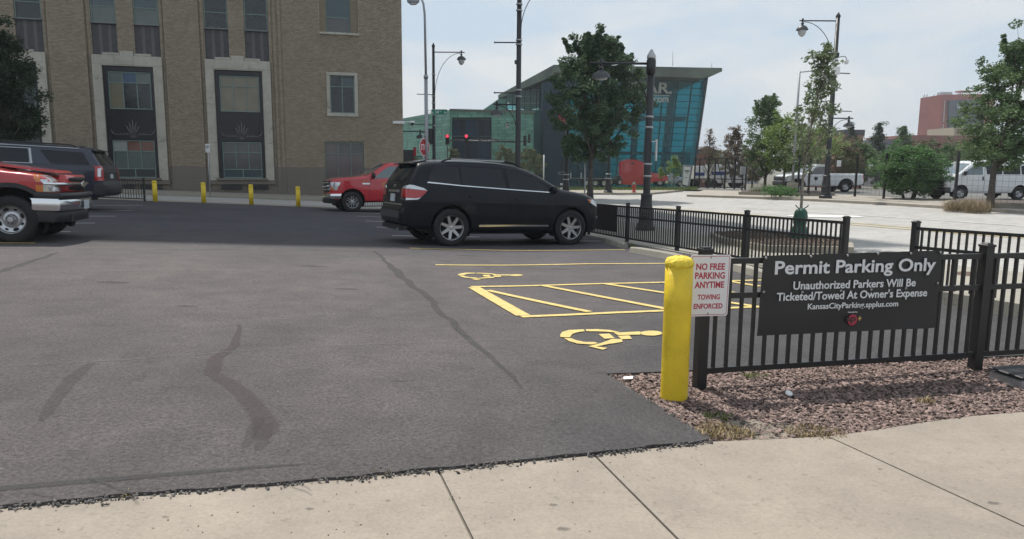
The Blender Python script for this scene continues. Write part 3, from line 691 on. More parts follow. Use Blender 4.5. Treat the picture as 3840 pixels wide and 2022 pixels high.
# small things in the bed
def tuft(name,c,n,rad,h,mt,label,cat='grass tuft',lean=.6,kind=None):
    V=[];F=[];rr=random.Random(n+int(c.x*100))
    for i in range(n):
        a=rr.uniform(0,6.28);r=rad*math.sqrt(rr.random());x,y=r*math.cos(a),r*math.sin(a)*.7
        hh=h*rr.uniform(.4,1.2);la=rr.uniform(0,6.28);l=lean*hh*rr.random()*1.6;w=rr.uniform(.0015,.004)*(1+h*2)
        dx,dy=math.cos(la),math.sin(la);k=len(V);z=gzf(c.x+x,c.y+y)-c.z-.02
        V+=[(x-dy*w,y+dx*w,z),(x+dy*w,y-dx*w,z),(x+dx*l*.45+dy*w*.7,y+dy*l*.45-dx*w*.7,z+hh*.6),(x+dx*l*.45-dy*w*.7,y+dy*l*.45+dx*w*.7,z+hh*.6),(x+dx*l,y+dy*l,z+hh*.85)]
        F+=[(k,k+1,k+2),(k,k+2,k+3),(k+3,k+2,k+4)]
    o=link(name,npmesh(name,V,F,mt,nper=3)); o.location=c; return props(o,label,cat if kind is None else None,kind=kind)
M_dry=mat('dry_grass',(.33,.26,.13),.8,island=.45,col2=(.24,.17,.09),vscale=9); M_grn=mat('weed_green',(.13,.17,.035),.7,island=.4)
tuft('weeds',G(2720,1612),800,.17,.028,M_dry,'dry straw and low weeds where asphalt meets sidewalk below the bollard','weeds')
tuft('weeds',G(2660,1580),260,.10,.022,M_dry,'thin dead weeds along the asphalt corner left of the bare sand','weeds')
tuft('weeds',G(3060,1612),600,.17,.022,M_dry,'flat brown weeds beside the sidewalk edge right of the bare sand','weeds')
tuft('weeds',G(2690,1555),150,.09,.03,M_grn,'small green weeds just right of the bollard foot','weeds')
tuft('weeds',G(2830,1405),220,.10,.03,M_grn,'low green grass under the near fence bottom rail','weeds')
tuft('weeds',G(3470,1500),120,.06,.04,M_dry,'small yellow grass clump alone in the stone chips','weeds')
tuft('weeds',G(1435,1765),60,.05,.03,M_dry,'tiny yellowed weed in the joint between lot and sidewalk','weeds')
tuft('weeds',G(475,1850),40,.03,.03,M_dry,'smallest weed sprout in the lot edge crack at left','weeds')
tuft('weeds',G(2365,925),160,.12,.10,M_grn,'weeds between the first two wheel stops at the fence foot','weeds')
tuft('weeds',G(2790,960),60,.10,.35,M_grn,'tall green weed behind the long fence left of the tree bag','weeds')
for (u,v,l) in [(2957,1478,'white plastic lid lying on the stone chips')]:
    g=G(u,v); m=MB().lathe([(.024,0),(.024,.012),(.02,.015),(0,.016)],14); o=m.build('bottle_lid',M_signwhite); o.location=g; o.rotation_euler=(.5,.2,0); props(o,l,'lid')
g=G(2355,1420); V=[(-.035,-.02,.0),(.03,-.02,.004),(.04,.02,.012),(-.03,.022,.006),(-.035,-.02,.002),(.03,-.02,.006),(.04,.02,.014),(-.03,.022,.008)]
o=MB().add(V,[(3,2,1,0),(4,5,6,7),(0,1,5,4),(1,2,6,5),(2,3,7,6),(3,0,4,7)]).build('paper_scrap',M_signwhite); o.location=g; props(o,'scrap of white paper at the inner corner of the stone chip bed','paper')
g=G(3835,1452); o=thing('utility_box','low grey box with a black lid in the chips at the right edge','utility box',g,rz=R(12))
MB().box((.25,.14,.0),(.5,.26,.08),bev=.01).build('casing',M_steel,o); MB().box((.25,.14,.06),(.52,.28,.018),bev=.006).build('lid',M_darkplastic,o)
# manhole cover on the walk behind
g=G(3655,1035); o=thing('manhole_cover','round iron manhole cover on the walk behind the near fence','manhole cover',(g.x,g.y,g.z+.025)); MB().lathe([(.30,-.02),(.30,.0),(.27,.006),(.24,.003),(.1,.006),(0,.006)],24).build('cover_plate',mat('cast_iron',(.10,.06,.045),.8,bump=.5,bscale=60),o)
# kerb on the right side of the lot below the second fence
k0=f2a+f2d*.0; m=MB(); k1=f2a+f2d*5
m.bar((k0.x-.16,k0.y,gzf(*k0)+.05),(k1.x-.16,k1.y,gzf(*k1)+.05),.15,.2); o=m.build('lot_kerb',M_stop); o['kind']='structure'
# ================================================================ the tall brick building
M_brick=mat('buff_brick',(.325,.270,.200),.85,var=.08,vscale=1.2,island=.15)
M_mortar=mat('brick_mortar',(.27,.225,.17),.95)
def brickwall_mat():
    m=bpy.data.materials.new('brick_wall_upper'); m.use_nodes=True; nt=m.node_tree; p=nt.nodes['Principled BSDF']
    b=nt.nodes.new('ShaderNodeTexBrick'); b.inputs['Scale'].default_value=1; b.inputs['Brick Width'].default_value=.215; b.inputs['Row Height'].default_value=.075; b.inputs['Mortar Size'].default_value=.01
    b.inputs['Color1'].default_value=(.25,.2,.13,1); b.inputs['Color2'].default_value=(.2,.16,.11,1); b.inputs['Mortar'].default_value=(.17,.15,.11,1)
    t=nt.nodes.new('ShaderNodeTexCoord'); mp=nt.nodes.new('ShaderNodeMapping'); mp.inputs['Rotation'].default_value=(R(90),0,0)
    nt.links.new(t.outputs['Object'],mp.inputs[0]); nt.links.new(mp.outputs[0],b.inputs[0]); nt.links.new(b.outputs[0],p.inputs['Base Color']); p.inputs['Roughness'].default_value=.9; return m
M_bw=brickwall_mat()
M_lime=concrete_mat('limestone',(.50,.47,.40),(.38,.355,.30),.4,.25,.05,.8)
M_granite=mat('grey_granite',(.165,.142,.12),.7,var=.22,vscale=55,objrand=.06,detail=3)
M_blackst=mat('black_spandrel_stone',(.013,.011,.014),.35,var=.2,vscale=3)
M_orn=mat('cast_ornament',(.13,.12,.13),.5)
M_flute=mat('fluted_metal',(.055,.052,.056),.55,var=.3,vscale=4)
M_flutel=mat('fluted_metal_ribs',(.22,.21,.215),.5)
M_wframe=mat('green_window_frame',(.17,.235,.215),.6,var=.15,vscale=8)
def pane_mat(name,c,r=.06,coat=.4): return mat(name,c,.25,coat=coat,var=.12,vscale=1.4)
PM=dict(dark=pane_mat('pane_dark',(.016,.020,.024)),blue=pane_mat('pane_blue',(.025,.06,.13)),pale=pane_mat('pane_pale',(.10,.12,.11)),cream=pane_mat('pane_cream_shade',(.17,.15,.10)),teal=pane_mat('pane_teal',(.045,.075,.08)),
 white=pane_mat('pane_white_card',(.30,.31,.29)),orange=pane_mat('pane_terracotta',(.15,.06,.04)),grey=pane_mat('pane_dusty',(.085,.083,.08)),blind=pane_mat('pane_blind',(.035,.042,.042)),pink=pane_mat('pane_boarded',(.12,.095,.09)))
bz=Matrix.Translation((FO.x,FO.y,0))@Matrix.Rotation(R(14.6),4,'Z')
BL_=thing('brick_building','tall buff brick building with limestone framed windows across the terrace','building',M=bz)
HB=60.0
S0,S1=-18.3,14.1
bays=[-16.05,-9.94,-3.82,2.29]
GZ=1.26
# depth (into the wall) of every strip of the front
strips=[]; x=S0
for B in bays:
    strips.append((x,B-.22,0.)); strips.append((B-.22,B+3.96,.13)); x=B+3.96
strips.append((x,x+.28,.07)); strips.append((x+.28,x+.55,.03)); strips.append((x+.55,S1,0.))
ops=[]
for B in bays:
    ops.append((B,B+3.75,.42,7.66)); ops.append((B+.06,B+1.40,7.66,12.9)); ops.append((B+2.33,B+3.70,7.66,12.9))
ops+=[(9.36,11.28,4.46,7.20),(9.06,11.36,9.46,12.9),(9.15,11.57,.30,2.86)]
def spans(a,b,z0,z1):
    iv=[(a,b)]
    for (x0,x1,h0,h1) in ops:
        if h0<z1-.004 and h1>z0+.004:
            nv=[]
            for (p,q) in iv:
                if x1<=p or x0>=q: nv.append((p,q)); continue
                if x0>p: nv.append((p,x0))
                if x1<q: nv.append((x1,q))
            iv=nv
    return iv
back=MB(); TOPV=13.4
zc=sorted({-2.0,GZ,TOPV}|{o[2] for o in ops}|{o[3] for o in ops})
zc=[z for z in zc if z<=TOPV]
for (a,b,dep) in strips:
    for z0,z1 in zip(zc[:-1],zc[1:]):
        for p,q in spans(a,b,z0,z1):
            back.box(((p+q)/2,dep+.02+.20,(z0+z1)/2),(q-p,.40,z1-z0))
back.build('wall_core',M_mortar,BL_,recalc=False)
# mass of the tower above and behind
mm=MB(); mm.box(((S0+S1)/2,15.6,TOPV/2-1),(S1-S0-.05,30,TOPV+2)); mm.box(((S0+S1)/2,15.25,(HB+TOPV)/2),(S1-S0,30.5,HB-TOPV)); mm.box((-36,16,24),(-2*(S0+36)+.0 if 0 else 35.3,31,52))
mm.build('tower_mass',M_bw,BL_,recalc=False)
br=[]; rr=random.Random(9); z=GZ; row=0
while z<TOPV-.07:
    for (a,b,dep) in strips:
        for p,q in spans(a,b,z,z+.066):
            x=p-(.1075 if row%2 else 0)*(1 if q-p>.5 else 0)
            while x<q-.02:
                x0=max(x,p)+.0045; x1=min(x+.205,q)-.001
                if x1-x0>.03: br.append((((x0+x1)/2,dep+.01-rr.uniform(0,.004),z+.033),(x1-x0,.05,.066)))
                x+=.2135
    z+=.0755; row+=1
br=[b for b in br if b[0][0]>-12]
pieces('brick',BL_,br,M_brick,250,key=lambda r:-r[0][0]+r[0][2]*.6)
# granite base in big slabs
gr=[]
for (a,b,dep) in strips:
    for (z0,z1) in ((-1.6,-.05),(-.045,.60),(.605,GZ)):
        for p,q in spans(a,b,z0,z1):
            n=max(1,round((q-p)/1.5)); w=(q-p)/n
            for k in range(n): gr.append((((p+(k+.5)*w),dep+.0,(z0+z1)/2),(w-.006,.06,z1-z0-.003)))
gr=[g for g in gr if g[1][0]>.05]
pieces('granite_slab',BL_,gr,M_granite,200,key=lambda r:-r[0][0])
def window(par,x0,x1,z0,z1,y,cols,rows,panes,fr=.055,mt=M_wframe,name='window'):
    """cols, rows: split positions as fractions; panes: material names row by row from the top"""
    w,h=x1-x0,z1-z0; cx,cz=(x0+x1)/2,(z0+z1)/2
    m=MB()
    m.box((x0+fr/2,y,cz),(fr,.07,h)); m.box((x1-fr/2,y,cz),(fr,.07,h)); m.box((cx,y-.002,z1-fr/2),(w-fr*2-.004,.07,fr)); m.box((cx,y-.002,z0+fr/2),(w-fr*2-.004,.07,fr))
    R0=[0]+rows+[1]
    for r in rows: m.box((cx,y+.004,z1-r*h),(w-2*fr-.004,.055,fr*.9))
    for ri in range(len(R0)-1):
        cc=cols if not isinstance(cols,dict) else cols[ri]
        for c in cc: m.box((x0+c*w,y+.008,z1-(R0[ri]+R0[ri+1])/2*h),(fr*.9,.045,(R0[ri+1]-R0[ri])*h-fr-.004))
    o=m.build(name,mt,par); k=0
    for ri in range(len(R0)-1):
        cc=[0]+list(cols[ri] if isinstance(cols,dict) else cols)+[1]
        for ci in range(len(cc)-1):
            pm=PM[panes[k%len(panes)]]; k+=1
            a,b=x0+cc[ci]*w,x0+cc[ci+1]*w; t,u=z1-R0[ri]*h,z1-R0[ri+1]*h
            MB().box(((a+b)/2,y+.03,(t+u)/2),(b-a-.02,.008,t-u-.02)).build('pane',pm,o)
    return o
bayp=[(['dark']*6,['dark']*8),(['dark']*6,['dark']*8),(['pale','blue','pale','cream','dark','dark'],['white','orange','orange','blind','blind','blind','blind','blind']),(['cream','cream','cream','cream','cream','cream'],['grey','grey','grey','grey','grey','grey','teal','teal'])]
for bi,B in enumerate(bays):
    if bi==0: continue
    m=MB(); y=-.0; 
    for (a,b,z0,z1,d) in [(B,B+.44,.42,2.7,.30),(B,B+.44,2.705,5.0,.30),(B,B+.44,5.005,7.13,.30),(B+3.31,B+3.75,.42,2.7,.30),(B+3.31,B+3.75,2.705,5.0,.30),(B+3.31,B+3.75,5.005,7.13,.30),(B,B+1.2,7.135,7.66,.30),(B+1.205,B+2.54,7.135,7.66,.30),(B+2.545,B+3.75,7.135,7.66,.30)]:
        MB().box(((a+b)/2,-.03+d/2,(z0+z1)/2),(b-a,d,z1-z0),bev=.012).build('stone_block',M_lime,BL_)
    MB().box((B+1.875,-.045+.1,7.60),(.72,.2,.62),bev=.02).build('keystone',M_lime,BL_)
    for a in (B+.58,B+2.27): MB().box((a+.45,-.0+.1,7.735),(.9,.2,.13),bev=.015).build('stone_cap',M_lime,BL_)
    m=MB(); m.box((B+.47,.06,3.83),(.05,.16,6.6)); m.box((B+3.28,.06,3.83),(.05,.16,6.6)); m.box((B+1.875,.06,7.10),(2.76,.16,.055)); m.build('inner_moulding',M_lime,BL_)
    # dark recess with two windows and the cast spandrel
    m=MB(); m.box((B+1.875,.42,3.85),(3.0,.1,6.9)); m.build('recess_back',M_blackst,BL_)
    for (a,b,z0,z1) in [(B+.50,B+.74,.55,7.06),(B+3.05,B+3.25,.55,7.06),(B+.745,B+3.045,6.78,7.06),(B+.745,B+3.045,2.80,4.58)]:
        MB().box(((a+b)/2,.26,(z0+z1)/2),(b-a,.2,z1-z0),bev=.01).build('spandrel_panel',M_blackst,BL_)
    up,lo=bayp[bi]
    window(BL_,B+.75,B+3.04,4.60,6.76,.24,[.335,.665],[.29],up)
    window(BL_,B+.75,B+3.04,.56,2.78,.24,{0:[.335,.665],1:[.335,.665],2:[.5]},[.29,.76],lo)
    if lo[3]=='blind':
        s=MB()
        for k in range(26): s.box((B+1.9,.262,1.14+k*.037),(2.1,.006,.014))
        s.build('window_blind',M_wframe,BL_)
    MB().box((B+1.875,.06,.49),(3.0,.42,.13),bev=.015).build('window_sill',M_granite,BL_)
    MB().box((B+1.875,.02,.30),(3.9,.14,.23)).build('base_course',M_granite,BL_)
    for a in (B+.62,B+2.15): MB().box((a+.6,-.035,0.02),(1.22,.02,.26)).build('vent_grille',M_darkplastic,BL_)
    # cast fountain ornament
    o=MB(); cx=B+1.92; y=.152
    for k,(dx,h,sp) in enumerate([(0,.92,0),(-.10,.74,-.10),(.10,.74,.10),(-.19,.55,-.20),(.19,.55,.20)]):
        pts=[(cx+dx*.5,y,3.10),(cx+dx*.9+sp*.2,y,3.10+h*.45),(cx+dx+sp*.55,y,3.10+h*.8),(cx+dx+sp,y,3.10+h)]
        o.tube(pts,[.035,.04,.035,.012],6)
    o.box((cx,y,3.03),(.36,.03,.05)); o.box((cx,y,2.96),(.24,.03,.04))
    for sx in(-1,1):
        o.box((cx+sx*.62,y,3.12),(.80,.03,.035))
        for q in (.35,.52,.66): o.box((cx+sx*q,y,3.17),(.05,.03,.09))
        o.tube([(cx+sx*1.0,y,3.12),(cx+sx*1.12,y,3.22),(cx+sx*1.18,y,3.42)],[.05,.045,.01],6)
    oo=o.build('cast_ornament',M_orn,BL_); oo['kind']='stuff' if 0 else 'thing'
    del oo['kind']
    for (a,b) in ((B+.06,B+1.40),(B+2.33,B+3.70)):
        f=MB().box(((a+b)/2,.25,8.545),(b-a,.12,1.75)).build('fluted_panel',M_flute,BL_)
        for g0 in (.30,.66):
            for k in range(5): MB().box((a+(b-a)*(g0+k*.026),.182,8.545),(.014,.03,1.7)).build('flute',M_flutel,f)
        MB().box(((a+b)/2,.16,9.455),(b-a+.02,.25,.05)).build('window_sill',M_orn,BL_)
        window(BL_,a+.02,b-.02,9.48,12.85,.22,[],[.72],['teal' if bi==2 else 'dark','pale' if bi==2 else 'dark'],fr=.05)
# single windows of the plain flank
for (a,b,z0,z1) in [(9.36,9.57,4.46,6.995),(11.07,11.28,4.46,6.995),(9.36,11.28,7.0,7.20)]: MB().box(((a+b)/2,.08,(z0+z1)/2),(b-a,.24,z1-z0),bev=.012).build('stone_block',M_lime,BL_)
MB().box((10.32,.06,4.565),(1.94,.28,.21),bev=.015).build('window_sill',M_lime,BL_)
window(BL_,9.58,11.06,4.68,6.99,.16,[.5],[.29],['dark','teal','dark','dark'])
MB().box((10.23,.02,9.52),(2.42,.30,.13),bev=.015).build('window_sill',M_lime,BL_)
for (a,b) in ((9.06,9.42),(10.92,11.36)): MB().box(((a+b)/2,.16,11.2),(b-a,.2,3.3)).build('brick_jamb',M_bw,BL_)
window(BL_,9.43,10.91,9.60,12.88,.2,[],[.72],['teal','grey'])
window(BL_,9.17,11.55,.32,2.84,.10,[.34,.67],[.28],['pink','grey','grey','pink','pink','pink'],fr=.04)
# camera on the corner of the building
P=at(1510,459,47.2); cw=thing('security_camera','white dome security camera on an arm at the brick building corner','camera',P)
MB().box((-.25,0,0),(.75,.12,.16)).bar((.1,0,.02),(.55,0,.06),.05,.05).build('arm',M_signwhite,cw)
MB().lathe([(.0,.12),(.15,.10),(.17,0),(.15,-.02)],12,c=(.62,0,-.02)).build('housing',M_signwhite,cw); MB().lathe([(.13,-.02),(.12,-.1),(.06,-.17),(0,-.19)],12,c=(.62,0,-.02)).build('dome',M_darkplastic,cw)
# ================================================================ glass and copper building
def glass_mat(name,tint,refl=.25,rough=.05,base=(.02,.05,.06),tr=.6):
    m=bpy.data.materials.new(name); m.use_nodes=True; nt=m.node_tree; nt.nodes.clear(); n=nt.nodes.new; l=nt.links.new
    o=n('ShaderNodeOutputMaterial'); t=n('ShaderNodeBsdfTransparent'); t.inputs[0].default_value=(*tint,1)
    p=n('ShaderNodeBsdfPrincipled'); p.inputs['Base Color'].default_value=(*base,1); p.inputs['Roughness'].default_value=rough; p.inputs['Specular IOR Level'].default_value=.9
    x=n('ShaderNodeMixShader'); f=n('ShaderNodeLayerWeight'); f.inputs['Blend'].default_value=refl
    mr=n('ShaderNodeMapRange'); mr.inputs[3].default_value=1-tr; mr.inputs[4].default_value=1; l(f.outputs['Fresnel'],mr.inputs[0])
    l(mr.outputs[0],x.inputs[0]); l(t.outputs[0],x.inputs[1]); l(p.outputs[0],x.inputs[2]); l(x.outputs[0],o.inputs[0]); return m
M_tglass=glass_mat('teal_curtain_glass',(.10,.62,.70),base=(.02,.23,.30),tr=.62,rough=.12)
M_tback=glass_mat('teal_back_glass',(.45,1,1),base=(.07,.3,.32),tr=.9)
M_copper=mat('patina_copper',(.09,.23,.19),.75,var=.28,vscale=.5,col2=(.18,.38,.31),island=.16)
M_copperd=mat('patina_copper_dark',(.05,.095,.09),.75,var=.3,vscale=.8,island=.2)
M_roofm=mat('weathered_roof_copper',(.085,.10,.088),.8,var=.4,vscale=.25,col2=(.16,.19,.15))
M_mull=mat('mullion',(.025,.04,.045),.5)
M_slabd=mat('dark_cladding',(.010,.017,.026),.75,var=.15,vscale=.3,spec=.2)
ZB=125.; gb=gzf(25,ZB)
org=at(2320,700,ZB); org.z=gb-.5
NB=thing('news_building','teal glass and patina copper building with slanted roof beyond the street','building',org)
def L(p): return Vector(p)-org
def quad_piece(name,q,th,mt,par,off=Vector((0,0,0))):
    n=(q[1]-q[0]).cross(q[3]-q[0]).normalized()*th
    V=[p-off for p in q]+[p-off+n for p in q]
    F=[(3,2,1,0),(4,5,6,7),(0,1,5,4),(1,2,6,5),(2,3,7,6),(3,0,4,7)]
    return MB().add(V,F).build(name,mt,par)
TLg,TRg,BLg,BRg=L(at(2120,262,ZB-2)),L(at(2652,284,ZB-2)),L(at(2120,712,ZB+2)),L(at(2592,712,ZB+2))
def bil(a,b): return TLg.lerp(TRg,a).lerp(BLg.lerp(BRg,a),b)
nc,nr=10,18
for i in range(nc):
    for j in range(nr):
        a0,a1=(i+.02)/nc,(i+.98)/nc; b0_,b1_=(j+.03)/nr,(j+.97)/nr
        quad_piece('glass_pane',[bil(a0,b1_),bil(a1,b1_),bil(a1,b0_),bil(a0,b0_)],.05,M_tglass,NB)
for i in range(nc+1):
    MB().bar(bil(i/nc,0),bil(i/nc,1),.30 if i in(0,nc) else .13,.35).build('mullion',M_mull,NB)
for j in range(nr+1): MB().bar(bil(0,j/nr),bil(1,j/nr),.3,.07).build('transom',M_mull,NB)
# back glass, floors, columns
BK=Vector((0,9,0))
quad_piece('back_glass',[BLg+BK+Vector((-2,0,0)),BRg+BK+Vector((1.2,0,0)),TRg+BK+Vector((1.2,0,0)),TLg+BK+Vector((-2,0,0))],.05,M_tback,NB)
quad_piece('side_glass',[BRg+Vector((.15,.3,0)),BRg+BK+Vector((1.2,-.2,0)),TRg+BK+Vector((1.2,-.2,0)),TRg+Vector((.15,.3,0))],.05,M_tback,NB)
for i,(a,w) in enumerate([(.28,.8),(.55,.9),(.80,.9)]):
    p0=bil(a,0)+Vector((0,4,0));p1=bil(a,1)+Vector((0,4,0)); MB().bar(p0,p1,w,1.2).build('column',M_slabd,NB)
for b,dd in ((.36,11),(.68,14),(.93,16)):
    q=[bil(0,b)+Vector((0,3,0)),bil(.93,b)+Vector((0,3,0)),bil(.93,b)+Vector((0,dd,0)),bil(0,b)+Vector((0,dd,0))]; quad_piece('floor_slab',q,.4,M_slabd,NB)
MB().box((-9,6,5),(16,3,9)).build('press_hall_core',M_slabd,NB)
# machinery seen through the glass
# roof slab with overhang
rt=[L(at(2077,243,ZB-6)),L(at(2708,255,ZB-6)),L(at(2708,268,ZB-6)),L(at(2632,293,ZB-6)),L(at(2077,272,ZB-6))]
m=MB(); V=rt+[p+Vector((0,30,0)) for p in rt]; n=5
m.add(V,[tuple(range(5)),tuple(range(5,10))[::-1]]+[(i,(i+1)%5,(i+1)%5+5,i+5) for i in range(5)]); m.build('roof',M_roofm,NB)
rl=[L(at(2077,243,ZB-6)),L(at(1868,357,ZB+8)),L(at(1868,370,ZB+8)),L(at(2077,285,ZB-6))]
V=rl+[p+Vector((6,30,0)) for p in rl]; MB().add(V,[tuple(range(4)),tuple(range(4,8))[::-1]]+[(i,(i+1)%4,(i+1)%4+4,i+4) for i in range(4)]).build('roof_slope',M_roofm,NB)
# dark slab and left flank
def wallpoly(name,pts,Y,th,mt,par=NB,org_=None):
    q=[L(at(u,v,Y)) if org_ is None else at(u,v,Y)-org_ for u,v in pts]; n=len(q); V=q+[p+Vector((0,th,0)) for p in q]
    return MB().add(V,[tuple(range(n)),tuple(range(n,2*n))[::-1]]+[(i,(i+1)%n,(i+1)%n+n,i+n) for i in range(n)]).build(name,mt,par)
wallpoly('tower_slab',[(2034,310),(2036,712),(2135,712),(2135,285)],ZB-5,20,mat('tower_cladding',(.012,.040,.060),.7,var=.15,vscale=.3,spec=.2))
wallpoly('flank_wall',[(1880,412),(1880,712),(2036,712),(2036,412)],ZB+3,10,mat('flank_teal',(.03,.16,.165),.4,var=.2,vscale=.4))
M_skyglass=glass_mat('pale_curtain_glass',(.45,.75,.75),base=(.10,.25,.25),tr=.75)
for i in range(6):
    for j in range(4):
        u0,u1=1900+i*22.5+1,1900+(i+1)*22.5-1; v0,v1=412-(j+1)*25+1,412-j*25-1
        lim=lambda u:374-(u-1868)*.36
        if v0<lim((u0+u1)/2)-4: v0=lim((u0+u1)/2)-4
        if v1-v0>6: wallpoly('glass_pane',[(u0,v0),(u0,v1),(u1,v1),(u1,v0)],ZB+3,.1,M_skyglass)
m=MB()
for i in range(7): m.bar(L(at(1900+i*22.5,412,ZB+3.1)),L(at(1900+i*22.5,374-(1900+i*22.5-1868)*.36,ZB+3.1)),.12,.15)
m.build('mullion',M_mull,NB)
# low copper block in front
ZC=108.
wallpoly('copper_core',[(1688,410),(1688,712),(2003,712),(2003,419),(1945,417)],ZC+1.4,14,M_copperd)
pcs=[]; 
def cpanel(u0,u1,v0,v1,Y): 
    a=L(at(u0,v1,Y));b=L(at(u1,v1,Y));c=L(at(u1,v0,Y));d=L(at(u0,v0,Y)); return a,b,c,d
rr=random.Random(4)
for j in range(25):
    v1=712-j*11.8; v0=v1-11.0
    u=1690-(j%2)*24
    while u<2000:
        u0,u1=max(u,1690),min(u+50,2001)
        segs=[(u0,u1)]
        if v0>430 and v1<690:
            s2=[]
            for a,b in segs:
                if b<=1695 or a>=1843: s2.append((a,b)); continue
                if a<1695: s2.append((a,1695))
                if b>1843: s2.append((1843,b))
            segs=s2
        for a,b in segs:
            if b-a>4 and v0>416:
                q=cpanel(a+.6,b-.6,v0,v1,ZC+.1); quad_piece('copper_panel',list(q),.12+rr.uniform(0,.06),M_copper,NB)
        u+=51
wallpoly('parapet',[(1686,408),(1686,416),(2004,425),(2004,417)],ZC-.2,14.3,M_roofm)
# left wing turning away
W0=L(at(1690,412,ZC));W1=L(at(1470,452,ZC+26)); W0b=L(at(1690,712,ZC)); W1b=Vector((W1.x,W1.y,W0b.z))
for j in range(25):
    for i in range(4):
        f=lambda a,b: W0.lerp(W1,a).lerp(W0b.lerp(W1b,a),b)
        sh=(.5 if j%2 else 0); a0,a1=max(0,(i+sh-.5)/4+.003),min(1,(i+sh+.5)/4-.003)
        if a1-a0>.02: quad_piece('copper_panel',[f(a1,(j+.94)/25),f(a0,(j+.94)/25),f(a0,(j+.03)/25),f(a1,(j+.03)/25)],.12,M_copper,NB)
MB().add([W0+Vector((0,.5,0)),W1+Vector((0,.5,0)),W1b+Vector((0,.5,0)),W0b+Vector((0,.5,0)),W0+Vector((8,14,0)),W1+Vector((8,14,0)),W1b+Vector((8,14,0)),W0b+Vector((8,14,0))],[(0,1,2,3),(4,5,6,7),(0,1,5,4),(1,2,6,5),(2,3,7,6),(3,0,4,7)]).build('wing_core',M_copperd,NB)
# upper green shoulder behind the copper block
wallpoly('copper_shoulder',[(1806,416),(1870,371),(1902,371),(1902,416)],ZB+4,8,M_copper)
# tall dark window bay
wb=wallpoly('window_bay',[(1697,436),(1697,712),(1842,712),(1842,434)],ZC+1.0,.3,mat('bay_frame',(.012,.022,.035),.5))
for i in range(6):
    for (v0,v1) in ((438,446),(449,508),(514,600),(604,708)):
        u0,u1=1698+i*24.0,1698+(i+1)*24.0-2
        wallpoly('glass_pane',[(u0,v0),(u0,v1),(u1,v1),(u1,v0)],ZC+.8,.1,mat('bay_glass',(.010,.028,.055),.2,spec=.35,objrand=.5))
for v in (447.5,511,602): wallpoly('transom',[(1697,v-1.6),(1697,v+1.6),(1842,v+1.6),(1842,v-1.6)],ZC+.5,.3,M_copperd)
# rooftop bits
for (u,v0,v1,Y) in [(2523,190,248,ZB),(2669,236,256,ZB),(2097,235,245,ZB)]:
    a=L(at(u,v1,Y));b_=L(at(u,v0,Y)); MB().tube([a,b_],.05,5).build('antenna',M_steel,NB)
# lettering on the glass
e1=(TRg-TLg).normalized(); upv=(bil(.5,0)-bil(.5,1)).normalized(); nn=e1.cross(upv).normalized()
def face(u,v):
    r=ray(u,v); o=TLg+org-Vector((0,0,EYE)); t=o.dot(nn)/r.dot(nn); return r*t+Vector((0,0,EYE))-org+nn*.5
def faceM(u,v):
    M=Matrix((e1,upv,nn)).transposed().to_4x4(); M.translation=face(u,v); return M
M_letw=mat('facade_letters',(.52,.54,.54),.5)
# serif look: slabs added to the caps
textfit('STAR.',M_letw,NB,faceM(2430,347),168*ZB/2700,37*ZB/2700,.02,ext=.15)
wl=(face(2510,353)-face(2315,353)).length
MB().box((0,0,0),(wl,.14,.2),M=faceM(2412,354).to_3x3().to_4x4()).build('letter_rule',M_letw,NB,M=Matrix.Translation(face(2412,354)))
textfit('kansascity.com',M_letw,NB,faceM(2407,379),188*ZB/2700,24*ZB/2700,.03,ext=.15)
wallpoly('red_banner',[(2094,430),(2097,448),(2128,470),(2142,462),(2130,440),(2112,430)],ZB-5.4,.2,M_signred)
# ================================================================ far buildings
def block(name,label,u0,u1,vtop,Y,depth,mt,rz=0,base=None):
    a=at(u0,vtop,Y);b=at(u1,vtop,Y); z0=gzf(a.x,Y)-1 if base is None else base
    o=thing(name,label,'building',(a.x,Y,z0)); MB().box(((b.x-a.x)/2,depth/2,(a.z-z0)/2),(b.x-a.x,depth,a.z-z0)).build('wall',mt,o); return o,(b.x-a.x),(a.z-z0)
M_redb=mat('red_brick_far',(.34,.095,.07),.85,var=.12,vscale=.12); M_redb2=mat('red_brick_dull',(.24,.095,.075),.85,var=.15,vscale=.3)
YA=300.; a=at(3452,368,YA); cA=at(3533,355,YA-8); dA=at(3735,352,YA+10)
AB=thing('arts_building','tall red brick block with vertical lettering and a dark billboard at far right','building',(cA.x,cA.y,gzf(cA.x,cA.y)))
o3=Vector(AB.location); base=0
def blk(P,Q,zt0,zt1,th=1.):
    V=[Vector((P.x,P.y,0)),Vector((Q.x,Q.y,0)),Vector((Q.x,Q.y,zt1)),Vector((P.x,P.y,zt0))]; return V
z=lambda p:p.z-o3.z
A0,C0,D0=[Vector((p.x-o3.x,p.y-o3.y,0)) for p in (a,cA,dA)]
E0=A0+(D0-C0)
top=[z(a),z(cA),z(dA),z(dA)]
V=[A0,C0,D0,E0]+[Vector((p.x,p.y,t)) for p,t in zip((A0,C0,D0,E0),top)]
MB().add(V,[(3,2,1,0),(4,5,6,7),(0,1,5,4),(1,2,6,5),(2,3,7,6),(3,0,4,7)]).build('wall',M_redb,AB)
dr=(D0-C0).normalized(); nr_=Vector((dr.y,-dr.x,0)); 
def abf(u,v,off): 
    p=onplane(u,v,Vector((cA.x,cA.y,0)),nr_); return p-o3+nr_*off
MB().add([abf(3550,505,.3),abf(3680,505,.3),abf(3680,372,.3),abf(3550,378,.3)]+[abf(3550,505,1.),abf(3680,505,1.),abf(3680,372,1.),abf(3550,378,1.)],[(3,2,1,0),(4,5,6,7),(0,1,5,4),(1,2,6,5),(2,3,7,6),(3,0,4,7)]).build('billboard',mat('billboard_dark',(.045,.06,.08),.6),AB)
